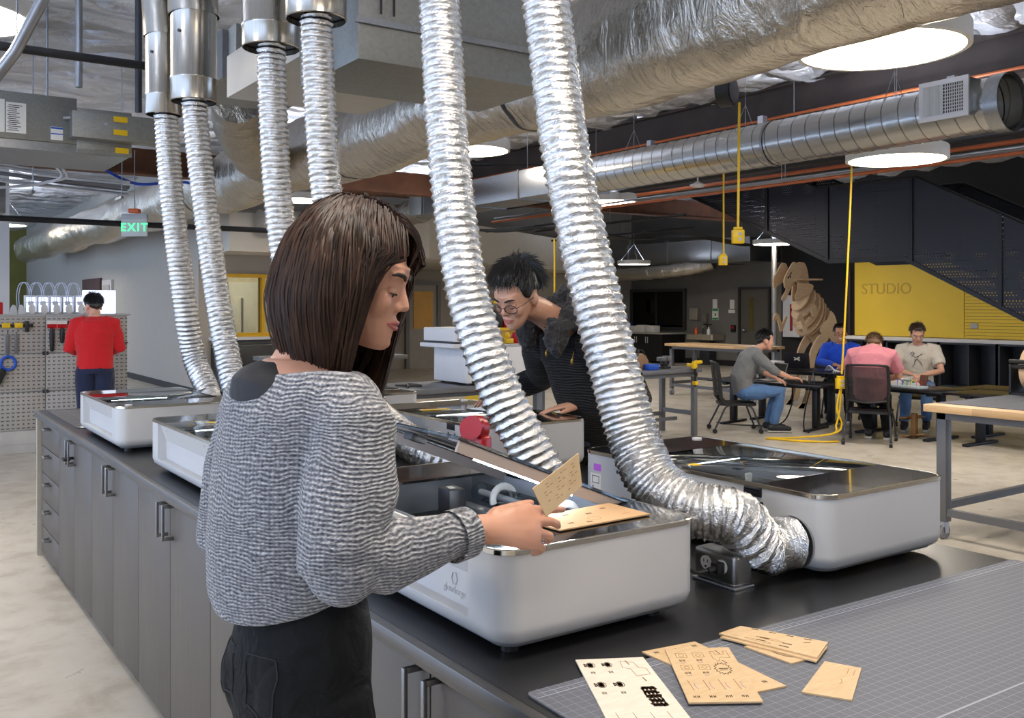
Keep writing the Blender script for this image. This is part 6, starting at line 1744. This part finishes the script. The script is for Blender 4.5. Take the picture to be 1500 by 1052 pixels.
def laptop(label, p, rz, tilt, back_mat, screen_mat, sticker=False):
    t = thing('laptop', label, 'laptop', p, rz)
    m = MB(); m.box((-.12, -.17, 0), (.12, .17, .016), .004); m.build('base', GREYM if not sticker else BLACK, t)
    m = MB(); m.box((-.1, -.15, .016), (.02, .15, .0175)); m.build('keyboard', BLACK, t)
    T = at((.115, 0, .012), 0, tilt)
    m = MB(); m.box((-.004, -.17, 0), (.004, .17, .235), .003, T); s_ = m.build('lid', back_mat, t)
    m = MB(); m.box((-.0055, -.155, .015), (-.0045, .155, .222), 0, T); m.build('screen', screen_mat, t)
    if sticker:
        m = MB()
        for a in (.5, -.5): m.add([T @ Vector((.0052, y * math.cos(a) - z * math.sin(a), .15 + y * math.sin(a) + z * math.cos(a))) for y, z in ((-.045, -.006), (.045, -.012), (.05, .012), (-.04, .008))], [(0, 1, 2, 3)])
        m.build('sticker', PAPER, s_)
        m = MB(); m.add([T @ Vector((.0052, .014 * math.cos(2 * PI * k / 14), .1 + .016 * math.sin(2 * PI * k / 14))) for k in range(14)], [tuple(range(14))]); m.build('emblem', INK, s_)
    return t
DS = mat('dark_screen', (40, 44, 46), .15)
laptop('open grey laptop in front of the man in the grey shirt', (9.82, 8.28, .601), R(-20), R(18), GREYM, DS)
laptop('dark laptop seen from behind, with a white cross-shaped sticker on its lid', (10.62, 8.42, .716), R(206), R(20), mat('dark_laptop_lid', (52, 50, 56), .35, .5), DS, True)
m = MB(); m.box((-.1, -.16, 0), (.1, .16, .1), .01); o = one('white_box', m, WHITE2, 'small white box on the table left of the dark laptop', 'box'); o.location = (10.55, 8.85, .716)
m = MB(); m.tube([(0, 0, 0), (0, 0, .09)], [.04, .042], 16); m.tube([(.02, 0, .09), (.03, 0, .15)], .006, 8); o = one('clear_cup', m, m_glass('clear_plastic', (226, 230, 234), .8), 'clear cup at the hand of the man in grey', 'cup'); o.location = (9.98, 7.72, .601)
# bits on the middle table
sb = thing('electronics_box', 'white open box of parts in front of the man in the pale t-shirt', 'box', (10.62, 6.95, .601), R(12))
m = MB(); m.box((-.11, -.14, 0), (.11, .14, .1), .004); m.build('box_body', PAPER, sb); m = MB(); m.box((-.1, -.12, .1), (.1, .12, .104)); m.build('box_print', KRAFT, sb)
bb = thing('circuit_kit', 'pale circuit kit with coloured wires on the table between the two men', 'circuit kit', (10.4, 6.62, .601), R(-8))
m = MB(); m.box((-.08, -.2, 0), (.08, .2, .03), .004); m.box((.0, -.1, .03), (.06, .06, .06), .004); m.build('board', mat('pale_blue_grey', (182, 196, 204), .5), bb)
for k, mm in enumerate((RED, YEL, GREEN, BLACK, BLUE)):
    m = MB(); m.tube(spline([(-.06, -.15 + k * .07, .03), (-.03, -.13 + k * .07, .09), (.03, -.16 + k * .07, .07), (.05, -.12 + k * .07, .03)], 6), .005, 6); m.build('wire', mm, bb)
m = MB(); m.box((-.01, -.05, 0), (.01, .05, .15), .006, at((0, 0, 0), 0, R(20))); o = one('phone', m, mat('brown_phone_case', (84, 44, 30), .6), 'brown cased phone propped up in front of the pale t-shirt', 'phone'); o.location = (10.66, 6.62, .601)
for k, (x, y) in enumerate(((10.3, 7.05), (10.34, 6.95), (10.28, 6.82))):
    m = MB(); m.box((-.02, -.03, 0), (.02, .03, .02), .004); o = one('small_part', m, (RED, BLACK, GREYM)[k], ['small red part', 'small black part', 'small grey part'][k] + ' on the table edge right of the man in pink', 'part'); o.location = (x, y, .601)
m = MB()
for k in range(4): m.tube(spline([(10.55 + .04 * k, 7.95, .73), (10.5 + .03 * k, 7.85, .8 - .02 * k), (10.4, 7.7, .76), (10.25 + .05 * k, 7.6, .735)], 6), .008, 6)
one('usb_cables', m, CABLEW, 'white cables lying in front of the man in blue', 'cables')
# black leads under the tables
m = MB()
m.tube(spline([(9.95, 8.0, .56), (9.8, 7.9, .3), (9.75, 8.05, .06), (9.6, 8.5, .012), (9.5, 8.9, .012)], 8), .009, 6); m.tube(spline([(10.0, 7.75, .55), (9.95, 7.8, .25), (9.8, 7.7, .04), (9.7, 7.55, .012)], 8), .009, 6)
one('power_lead', m, CABLEB, 'black leads trailing under the left work table', 'cable')
m = MB(); m.tube(spline([(10.5, 5.0, .5), (10.45, 4.95, .3), (10.5, 5.1, .1), (10.4, 5.2, .02), (10.5, 5.0, .015), (10.35, 4.9, .02), (10.45, 5.15, .015)], 8), .012, 6); one('power_lead', m, CABLEB, 'tangle of black leads under the table past the wooden workbench', 'cable')
# star ornament of wood on the floor
so = thing('wooden_star', 'star-shaped wooden ornament on the floor beside the man in pink', 'ornament', (10.4, 6.56, 0))
for z, r in ((.02, .17), (.24, .15)):
    m = MB(); m.prism([((r if k % 2 == 0 else r * .42) * math.cos(PI * k / 6), (r if k % 2 == 0 else r * .42) * math.sin(PI * k / 6)) for k in range(12)], z, z + .02, at((0, 0, 0), .3, R(12), R(-10))); m.build('star', mat('brown_star_ply', (128, 96, 60), .7), so)
m = MB(); m.box((-.03, -.03, 0), (.03, .03, .3), .004); m.build('stem', mat('brown_star_ply', (128, 96, 60), .7), so)

# ------------------------------------------------------------------ plywood dinosaur
DN = thing('dinosaur_model', 'tall slot-together plywood dinosaur skeleton standing by the dark wall', 'dinosaur', tuple(pt(1180, 600, 15).to_2d()) + (0,), R(172))
KX = 15 / FPX / math.cos(R(27)); KZ = 15 / FPX
def dl(cx, cy):
    px, py = 1100 + cx / 6.575, 370 + cy / 6.575
    return ((1168 - px) * KX, CAM_H - (py - 447) * KZ)
def plate(name, P, y, th=.022, parent=DN):
    Q = [dl(*p) for p in P]
    Q = [(q.x, q.y) for q in spline([(a, b_, 0) for a, b_ in Q] + [(Q[0][0], Q[0][1], 0)], 4)[:-1]]
    m = MB(); m.prism(Q, y - th / 2, y + th / 2, Matrix(((1, 0, 0, 0), (0, 0, 1, 0), (0, 1, 0, 0), (0, 0, 0, 1)))); return m.build(name, DINO, parent)
SK = [(235, 100), (270, 108), (292, 150), (300, 250), (240, 290), (200, 310), (150, 345), (135, 310), (140, 250), (175, 190), (205, 140)]
sk = plate('skull_plate', SK, .14); plate('skull_plate', SK, -.1)
for q in ([(168, 246), (178, 236), (184, 252), (174, 258)], [(186, 232), (196, 214), (212, 196), (214, 204), (200, 226), (206, 246), (196, 252)]): 
    o = plate('face_mark', q, .1535, .003, sk); o.data.materials[0] = INK
plate('jaw_plate', [(300, 255), (310, 300), (265, 350), (225, 430), (185, 470), (172, 435), (215, 365), (212, 318), (250, 275)], .02)
plate('head_lobe', [(296, 150), (330, 100), (370, 104), (396, 140), (400, 230), (392, 290), (310, 290)], .06); plate('head_lobe', [(385, 140), (405, 97), (450, 104), (480, 170), (492, 240), (490, 310), (430, 330), (390, 290)], -.03)
m = MB(); x0, z0 = dl(310, 262); x1, z1 = dl(530, 258); m.box((min(x0, x1), -.16, z0 - .012), (max(x0, x1), .22, z0 + .012)); m.build('head_fin', DINO, DN)
plate('neck_plate', [(300, 300), (420, 300), (470, 330), (420, 400), (330, 440), (285, 465), (268, 430), (290, 370)], .12); plate('neck_plate', [(330, 300), (450, 310), (480, 350), (420, 420), (350, 470), (320, 440)], -.06)
plate('spine_plate', [(420, 300), (520, 370), (620, 470), (720, 570), (800, 680), (900, 820), (980, 960), (940, 980), (840, 840), (720, 700), (600, 600), (500, 500), (400, 380)], 0)
RIB = [((470, 345), (330, 560), .17), ((520, 370), (345, 640), .23), ((565, 410), (375, 740), .27), ((605, 450), (400, 800), .28), ((640, 500), (450, 800), .25), ((680, 540), (560, 720), .2), ((715, 590), (640, 740), .16), ((760, 620), (690, 760), .14), ((800, 690), (730, 800), .13), ((840, 730), (780, 830), .11), ((880, 800), (830, 880), .09)]
for a, b_, w_ in RIB:
    A = Vector((dl(*a)[0], 0, dl(*a)[1])); B = Vector((dl(*b_)[0], 0, dl(*b_)[1]))
    c = (A + B) / 2; ax = (A - B) / 2; n_ = Vector((ax.z, 0, -ax.x)).normalized() * .013
    L = []
    for k in range(28):
        t_ = 2 * PI * k / 28; r_ = 1 + (.1 if abs(math.cos(t_)) > .9 else 0)
        L.append(c + ax * math.cos(t_) * (1.12 if math.cos(t_) > .85 else 1) + Vector((0, w_ * math.sin(t_) * (.7 + .3 * (1 - math.cos(t_)) / 2), 0)))
    m = MB(); m.loops([[p - n_ for p in L], [p + n_ for p in L]]); m.build('rib_plate', DINO, DN)
HP = [(605, 560), (650, 610), (700, 760), (715, 830), (690, 895), (640, 890), (590, 820), (490, 765), (510, 680), (565, 640)]
plate('hip_plate', HP, .24); plate('hip_plate', HP, -.2)
LG = [(545, 790), (500, 770), (420, 830), (350, 960), (338, 1100), (300, 1330), (270, 1500), (200, 1508), (250, 1430), (360, 1420), (385, 1180), (410, 1000), (475, 890), (548, 840)]
plate('leg_plate', LG, .28, .03); plate('leg_plate', [(x + 130, y) for x, y in LG], -.24, .03)
plate('shoulder_plate', [(365, 505), (395, 502), (412, 540), (400, 610), (370, 612), (350, 560)], .3)
AR = [(350, 620), (300, 740), (272, 762), (255, 700), (230, 640), (205, 665), (192, 640), (215, 590), (245, 588), (272, 650), (285, 690), (330, 620)]
plate('arm_plate', AR, .3); plate('arm_plate', AR, -.22)
plate('tail_plate', [(900, 820), (1000, 960), (1150, 1100), (1350, 1240), (1345, 1260), (1120, 1150), (940, 1000), (860, 860)], .0)

# ------------------------------------------------------------------ fixtures on the dark wall
def onwall(name, y0, y1, z0, z1, mt, label, cat, dp=.05, bev=.004, group=None):
    m = MB(); m.box((18.795 - dp, y0, z0), (18.795, y1, z1), bev); o = one(name, m, mt, label, cat, group)
    m = MB(); m.box((18.795, y0 + .01, z0 + .01), (18.799, y1 - .01, z1 - .01)); m.build('wall_mount', CHARC, o); return o
o = onwall('towel_dispenser', 18.2, 18.5, 1.2, 1.52, mat('dispenser_steel', (168, 160, 146), .45, .4), 'steel paper towel dispenser on the dark wall', 'dispenser', .12)
onwall('soap_dispenser', 17.9, 18.06, 1.14, 1.36, mat('dispenser_grey', (128, 122, 114), .45, .3), 'smaller grey dispenser right of the towel dispenser', 'dispenser', .1)
onwall('paper_notice', 17.58, 17.74, 1.52, 1.76, PAPER, 'white sheet above the green sign on the dark wall', 'notice', .01, 0)
g_ = thing('safety_sign', 'green and white safety sign on the dark wall', 'sign', (18.79, 17.54, 1.2)); 
m = MB(); m.box((0, 0, 0), (.008, .22, .31)); m.build('sign_board', PAPER, g_)
m = MB(); m.box((-.003, .01, .24), (0, .21, .3)); m.box((-.003, .01, .01), (0, .21, .06)); m.box((-.003, .08, .11), (0, .13, .18)); m.build('sign_print', GREEN, g_)
onwall('paper_notice', 16.98, 17.13, 1.5, 1.74, PAPER, 'white sheet nearest the dark door', 'notice', .01, 0)
onwall('paper_notice', 16.96, 17.18, 1.39, 1.48, PAPER, 'small white card below the sheet nearest the dark door', 'notice', .01, 0)
al = thing('fire_alarm', 'small dark pull station with a red front beside the dark door', 'alarm', (18.74, 16.93, .9)); m = MB(); m.box((0, 0, 0), (.058, .13, .18), .006); m.build('backbox', BLACK, al); m = MB(); m.box((-.012, .03, .08), (0, .09, .15), .004); m.build('pull_front', RED, al); m = MB(); m.box((.052, .02, .02), (.0595, .11, .16)); m.build('wall_mount', CHARC, al)
sk_ = thing('wash_sink', 'steel wall sink with a tall tap on the dark wall', 'sink', (18.3, 17.3, 0))
m = MB(); P = rrect(0, .49, 0, .95, .04); m.loops([[(x, y, .66) for x, y in rrect(.05, .45, .05, .9, .04)], [(x, y, .68) for x, y in P], [(x, y, .82) for x, y in P], [(x * .92 + .02, y * .95 + .024, .82) for x, y in P], [(x * .9 + .025, y * .94 + .03, .7) for x, y in P]]); m.build('basin', mat('sink_steel', (178, 168, 150), .4, .5), sk_)
m = MB(); m.box((.2, .3, 0), (.46, .65, .66), .01); m.build('sink_cover', CHARC, sk_)
m = MB(); m.tube(spline([(.45, .6, .82), (.44, .6, 1.05), (.38, .6, 1.12), (.3, .6, 1.05), (.28, .6, .98)], 6), .015, 8); m.tube([(.46, .45, 1.08), (.46, .75, 1.08)], .018, 8); m.build('tap', CHROME, sk_)
for k, (y, mm, lab) in enumerate(((17.45, WHITE2, 'white soap bottle on the rim of the steel sink'), (17.62, m_glass('clear_bottle', (220, 226, 230), .8), 'clear bottle beside the soap on the steel sink'), (17.9, ORANGE, 'orange bottle at the tap of the steel sink'))):
    m = MB(); m.lathe([(0, 0), (.05, 0), (.05, .12), (.02, .16), (.015, .2), (0, .2)], 14); o = one('bottle', m, mm, lab, 'bottle'); o.location = (18.33 if k != 2 else 18.335, y, .8215)
# fire extinguisher cabinet behind the dinosaur
fc = thing('extinguisher_cabinet', 'white fire extinguisher cabinet behind the dinosaur', 'cabinet', (18.6, 14.75, .82)); m = MB(); m.box((0, 0, 0), (.19, .5, 1.02), .01); m.build('cabinet_box', WHITE2, fc); m = MB(); m.box((-.005, .2, .15), (0, .28, .8)); m.build('window', mat('red_lettering', (150, 40, 34), .5), fc)
# base counter below the dark window
cb = thing('base_counter', 'low black counter with a pale top below the dark window', 'counter', (0, 0, 0))
m = MB(); m.box((17.9, 18.75, .05), (18.75, 22.0 - 1.05, .8)); m.build('carcass', BLACK, cb)
m = MB(); m.box((17.85, 18.7, .8), (18.78, 20.97, .84), .004); m.build('countertop', mat('pale_counter_top', (164, 160, 154), .4), cb)
for y in (19.75, 20.35, 19.3):
    m = MB(); m.tube([(17.87, y, .55), (17.87, y, .72)], .012, 6); m.tube([(17.87, y + .08, .55), (17.87, y + .08, .72)], .012, 6); m.build('door_pull', ALU, cb)
for k, (y, h, mm, lab) in enumerate(((20.6, .2, BLUE, 'blue bottles pack at the left end of the low black counter'), (20.35, .26, BLUE, 'taller blue pack on the low black counter'), (19.95, .17, PAPER, 'left white carton on the low black counter'), (19.6, .2, PAPER, 'middle white carton on the low black counter'), (19.2, .19, PAPER, 'right white carton on the low black counter'))):
    m = MB(); m.box((18.0, y, .841), (18.25, y + (.2 if k < 2 else .3), .841 + h), .01); one('carton', m, mm, lab, 'box', 'packs on the low black counter')
m = MB(); m.box((18.75, 21.2 - .25, 1.2), (18.79, 21.2 - .22, 1.4)); 
m = MB(); m.box((17.9, 20.9, 1.35), (18.05, 20.99, 1.75), .02); o = one('tube_dispenser', m, WHITE2, 'white cup dispenser on the pale wall beside the dark window', 'dispenser'); m = MB(); m.box((17.94, 20.985, 1.4), (18.01, 20.998, 1.7)); m.build('wall_mount', CHARC, o)

# ------------------------------------------------------------------ wooden workbench, far
def bench(label, x0, x1, y0, y1, h, top_mat, leg_mat, name='workbench', th=.045, casters=True, leg=.06, inset=.06, rails=True):
    t = thing(name, label, 'workbench', (x0, y0, 0)); dx, dy = x1 - x0, y1 - y0
    m = MB(); m.box((0, 0, h - th), (dx, dy, h), .004); m.build('tabletop', top_mat, t)
    m = MB(); m.box((inset, inset, h - th - .05), (dx - inset, dy - inset, h - th)); m.build('apron', leg_mat, t)
    z0 = .12 if casters else 0
    for a in (inset, dx - inset - leg):
        for b_ in (inset, dy - inset - leg):
            m = MB(); m.box((a, b_, z0), (a + leg, b_ + leg, h - th), .004); lg = m.build('leg', leg_mat, t)
            if casters:
                cx, cy = a + leg / 2, b_ + leg / 2
                m = MB(); m.box((cx - .03, cy - .02, .085), (cx + .03, cy + .02, .12)); m.box((cx - .02, cy - .022, .04), (cx + .025, cy - .017, .09)); m.box((cx - .02, cy + .017, .04), (cx + .025, cy + .022, .09)); m.tube([(cx - .055, cy, .1), (cx - .02, cy, .1)], .008, 6); m.build('caster_fork', ALU, lg)
                m = MB(); m.tube([(cx, cy - .015, .05), (cx, cy + .015, .05)], .05, 20); m.build('caster_wheel', mat('grey_rubber', (130, 132, 136), .6), lg)
    if rails:
        m = MB()
        m.box((inset + .01, inset + leg, .16), (inset + .05, dy - inset - leg, .21)); m.box((dx - inset - .05, inset + leg, .25), (dx - inset - .01, dy - inset - leg, .3)); m.box((inset + leg, dy / 2 - .02, .17), (dx - inset - leg, dy / 2 + .02, .21))
        m.box((inset + leg, dy - inset - .05, .2), (dx - inset - leg, dy - inset - .01, .25)); m.build('stretcher', leg_mat, t)
    return t
bench('long maple-topped workbench in front of the steel sink', 11.75, 12.5, 10.2, 12.25, .92, MAPLE, GREYM)
t = bench('large rolling workbench with a thick butcher-block edge at the right', 6.0, 7.6, 1.2, 3.72, .92, MAPLE, GREYM, th=.05, leg=.07)
m = MB(); m.box((.14, -.0 + .005, .9205), (1.25, 2.5, .924)); m.build('bench_mat', m_grid('bench_mat_grid', (84, 86, 94), (120, 124, 134), .0254, .04), t)
pr_ = thing('paper_roll_cutter', 'roll of brown kraft paper in a black cutter on the right-hand workbench', 'paper roll', (7.32, 3.0, .925))
m = MB(); m.tube([(0, 0, .19), (0, .66, .19)], .17, 36); m.build('paper_roll', mat('kraft_roll', (224, 186, 148), .7), pr_)
m = MB(); m.tube([(-.18, -.06, .21), (-.18, .72, .21)], .016, 8); m.tube([(-.18, -.06, .25), (-.18, .72, .25)], .016, 8)
for y in (-.05, .7): m.box((-.2, y, .0), (.14, y + .015, .22))
m.box((-.2, -.05, 0), (.14, .715, .016)); m.build('cutter_frame', BLACK, pr_)
m = MB(); m.tube([(0, -.05, .19), (0, .71, .19)], .02, 12); m.build('core', ALU, pr_)
m = MB(); m.tube([(0, 0, .02), (0, .2, .02)], .02, 12); m.tube([(0, -.1, .02), (0, 0, .02)], .012, 10); o = one('torch_light', m, BLACK, 'small black torch lying before the paper roll', 'torch'); o.location = (6.95, 3.25, .9245)
m = MB(); m.box((0, 0, 0), (.12, .16, .06), .006); o = one('white_carton', m, PAPER, 'small white box in front of the paper roll', 'box'); o.location = (6.9, 2.95, .9245)

# ------------------------------------------------------------------ grey tool bench with bag and clamps (middle distance)
t = bench('grey steel tool bench behind the right tall hose, with a yellow clamp on its corner', 6.4, 8.45, 8.15, 8.85, .83, mat('grey_bench_top', (112, 114, 118), .4, .3), GREYM, 'tool_bench', .05, False, .06, .04)
bg_ = thing('tool_bag', 'tan canvas bag with black handles on the grey tool bench', 'bag', (7.62, 8.4, .831), R(10))
m = MB(); m.rings([(0, 0, 0, .13, .09, 0, .6), (0, 0, .1, .14, .095, 0, .6), (0, .0, .17, .11, .06, 0, .7), (0, 0, .19, .08, .03)], 22); m.build('bag_body', m_fabric('tan_canvas', (140, 108, 78), 300, .15, .3, .9, 14, .6), bg_)
m = MB()
for y in (-.05, .05): m.tube(spline([(-.07, y, .14), (-.05, y, .21), (0, y * .5, .235), (.05, y, .21), (.07, y, .14)], 6), .009, 7)
m.build('handle', BLACK, bg_)
m = MB(); m.box((0, 0, 0), (.16, .1, .07), .006); o = one('parts_bin', m, BLUE, 'small blue bin in front of the tan bag', 'bin'); o.location = (7.62, 8.2, .831)
m = MB(); m.box((0, 0, 0), (.12, .12, .16), .01); m.box((.02, .02, .16), (.1, .1, .2), .008); o = one('power_tool_case', m, BLACK, 'black case left of the tan bag on the tool bench', 'case'); o.location = (7.33, 8.45, .831)
vs_ = thing('bench_vise', 'small grey bench vise on the tool bench', 'vise', (8.0, 8.35, .831))
m = MB(); m.box((-.06, -.06, 0), (.06, .06, .03), .004); m.box((-.03, -.04, .03), (.03, .04, .09), .006); m.build('vise_base', BLACK, vs_); m = MB(); m.box((-.08, -.05, .09), (0, .05, .14), .008); m.box((.015, -.05, .09), (.08, .05, .15), .008); m.build('vise_jaw', GREYM, vs_)
cp = thing('hand_clamp', 'yellow and black hand clamp gripping the corner of the tool bench', 'clamp', (8.3, 8.13, .83))
m = MB(); m.box((-.012, -.02, -.22), (.012, -.0, .14), .003); m.build('bar', BLACK, cp)
m = MB(); m.box((-.02, -.03, .02), (.02, .12, .06), .008); m.box((-.02, -.05, .06), (.09, -.0, .1), .012); m.box((-.06, -.04, .0), (-.0, .0, .09), .012); m.build('grip', YEL, cp); m = MB(); m.box((-.02, -.035, -.2), (.03, .03, -.15), .012); m.build('grip', YEL, cp)

# ------------------------------------------------------------------ white machine on grey tables (behind the tall hose)
t = bench('grey steel table under the big white machine', 3.55, 5.75, 7.55, 8.35, .83, mat('grey_bench_top', (112, 114, 118), .4, .3), GREYM, 'tool_bench', .05, False, .07, .1)
t = bench('grey steel table farther back, left of the white machine', 3.9, 5.6, 10.4, 11.2, .98, mat('grey_bench_top', (112, 114, 118), .4, .3), GREYM, 'tool_bench', .05, False, .07, .3)
m = MB(); m.box((.2, .1, .3), (1.5, .7, .34)); m.build('shelf', GREYM, t)
wm_ = thing('white_machine', 'big white boxy machine with a raised head on the grey table', 'machine', (4.72, 7.6, .831), R(-34.6 + 35))
m = MB(); m.box((0, 0, .02), (1.0, .62, .36), .012); m.build('machine_body', WHITE2, wm_)
m = MB(); m.box((-.16, -.01, .36), (.35, .62, .4), .006); m.box((-.13, .0, .42), (.34, .6, .55), .01); m.build('machine_head', WHITE2, wm_)
m = MB(); m.box((-.12, .02, .4), (.33, .6, .42)); m.build('dark_gap', CHARC, wm_)
m = MB(); m.box((.36, .02, .36), (.99, .6, .385), .004); m.build('lid', LGREY, wm_)
m = MB()
for a in (.05, .9):
    for b_ in (.05, .52):
        m = MB(); m.tube([(a, b_, 0), (a, b_, .02)], .025, 10); m.build('foot', BLACK, wm_)
m = MB(); m.tube([(0, 0, 0), (0, 0, .11)], [.09, .05], 18); o = one('red_funnel', m, RED, 'red cone on the white machine beside the man\'s chin', 'cone'); o.location = (5.45, 7.8, 1.2175)
m = MB(); m.box((0, 0, 0), (.1, .1, .05), .008); m.ell((.05, .05, .08), (.03, .03, .035)); o = one('yellow_tool', m, YEL, 'yellow tool on the white machine in front of the man\'s face', 'tool'); o.location = (5.25, 7.72, 1.2175)
ys = thing('tool_rack', 'yellow rack with black and white tools behind the face of the man in black', 'rack', (6.0, 9.3, 0))
m = MB(); m.box((0, 0, 0), (.05, .4, 1.75), .004); m.box((.5, 0, 0), (.55, .4, 1.75), .004)
m.build('upright', YEL, ys)
for z in (.4, .85, 1.3, 1.62): m = MB(); m.box((.05, 0, z), (.5, .4, z + .03)); m.build('shelf', YEL, ys)
for k, (x, z, mm) in enumerate(((6.08, 1.331, WHITE2), (6.22, 1.331, BLACK), (6.36, 1.331, RED), (6.1, .881, BLACK), (6.32, .881, CHARC))):
    m = MB(); m.box((0, 0, 0), (.12, .2, .18 + .02 * (k % 2)), .01); o = one('tool_box', m, mm, ['white box on the yellow rack', 'black box on the yellow rack', 'red box on the yellow rack', 'black box low on the yellow rack', 'grey box low on the yellow rack'][k], 'box', None); o.location = (x, 9.38, z)
m = MB(); m.box((0, 0, 0), (.5, .35, .2), .01); o = one('storage_box', m, LGREY, 'pale box on the floor under the grey table', 'box'); o.location = (4.4, 9.95, 0)
m = MB(); m.tube(spline([(4.15, 7.7, .84), (4.2, 7.8, .86), (4.3, 7.72, .845), (4.1, 7.85, .85), (4.25, 7.9, .84)], 6), .01, 6); one('cable_coil', m, CABLEB, 'black cable coiled on the grey table left of the white machine', 'cable')
# dark cupboard and bin under the yellow window
m = MB(); m.box((5.05, 16.1, 0), (8.2, 16.68, .9), .004); one('base_cupboard', m, BLACK, 'low black cupboard below the yellow-framed window', 'cupboard')
# ------------------------------------------------------------------ camera, world, look
cd = bpy.data.cameras.new('camera'); co = bpy.data.objects.new('camera', cd); COL.objects.link(co)
co.location = (0, 0, CAM_H); co.rotation_euler = (R(90), 0, -YAW)
cd.sensor_width = 36; cd.lens = FPX / 1500 * 36; cd.shift_y = -(526 - 447) / 1500
cd.clip_start = .05; cd.clip_end = 200
bpy.context.scene.camera = co
w = bpy.data.worlds.new('daylight'); bpy.context.scene.world = w; w.use_nodes = True
bg = w.node_tree.nodes['Background']; bg.inputs[0].default_value = (.54, .7, 1.0, 1); bg.inputs[1].default_value = 2.4
sc = bpy.context.scene
sc.view_settings.view_transform = 'Standard'; sc.view_settings.look = 'None'; sc.view_settings.gamma = 1
sc.view_settings.use_curve_mapping = False
sc.view_settings.exposure = .45
sc.cycles.max_bounces = 8; sc.cycles.diffuse_bounces = 4; sc.cycles.glossy_bounces = 4; sc.cycles.transparent_max_bounces = 12; sc.cycles.transmission_bounces = 4
sc.cycles.sample_clamp_indirect = 6
sc.cycles.caustics_reflective = False; sc.cycles.caustics_refractive = False
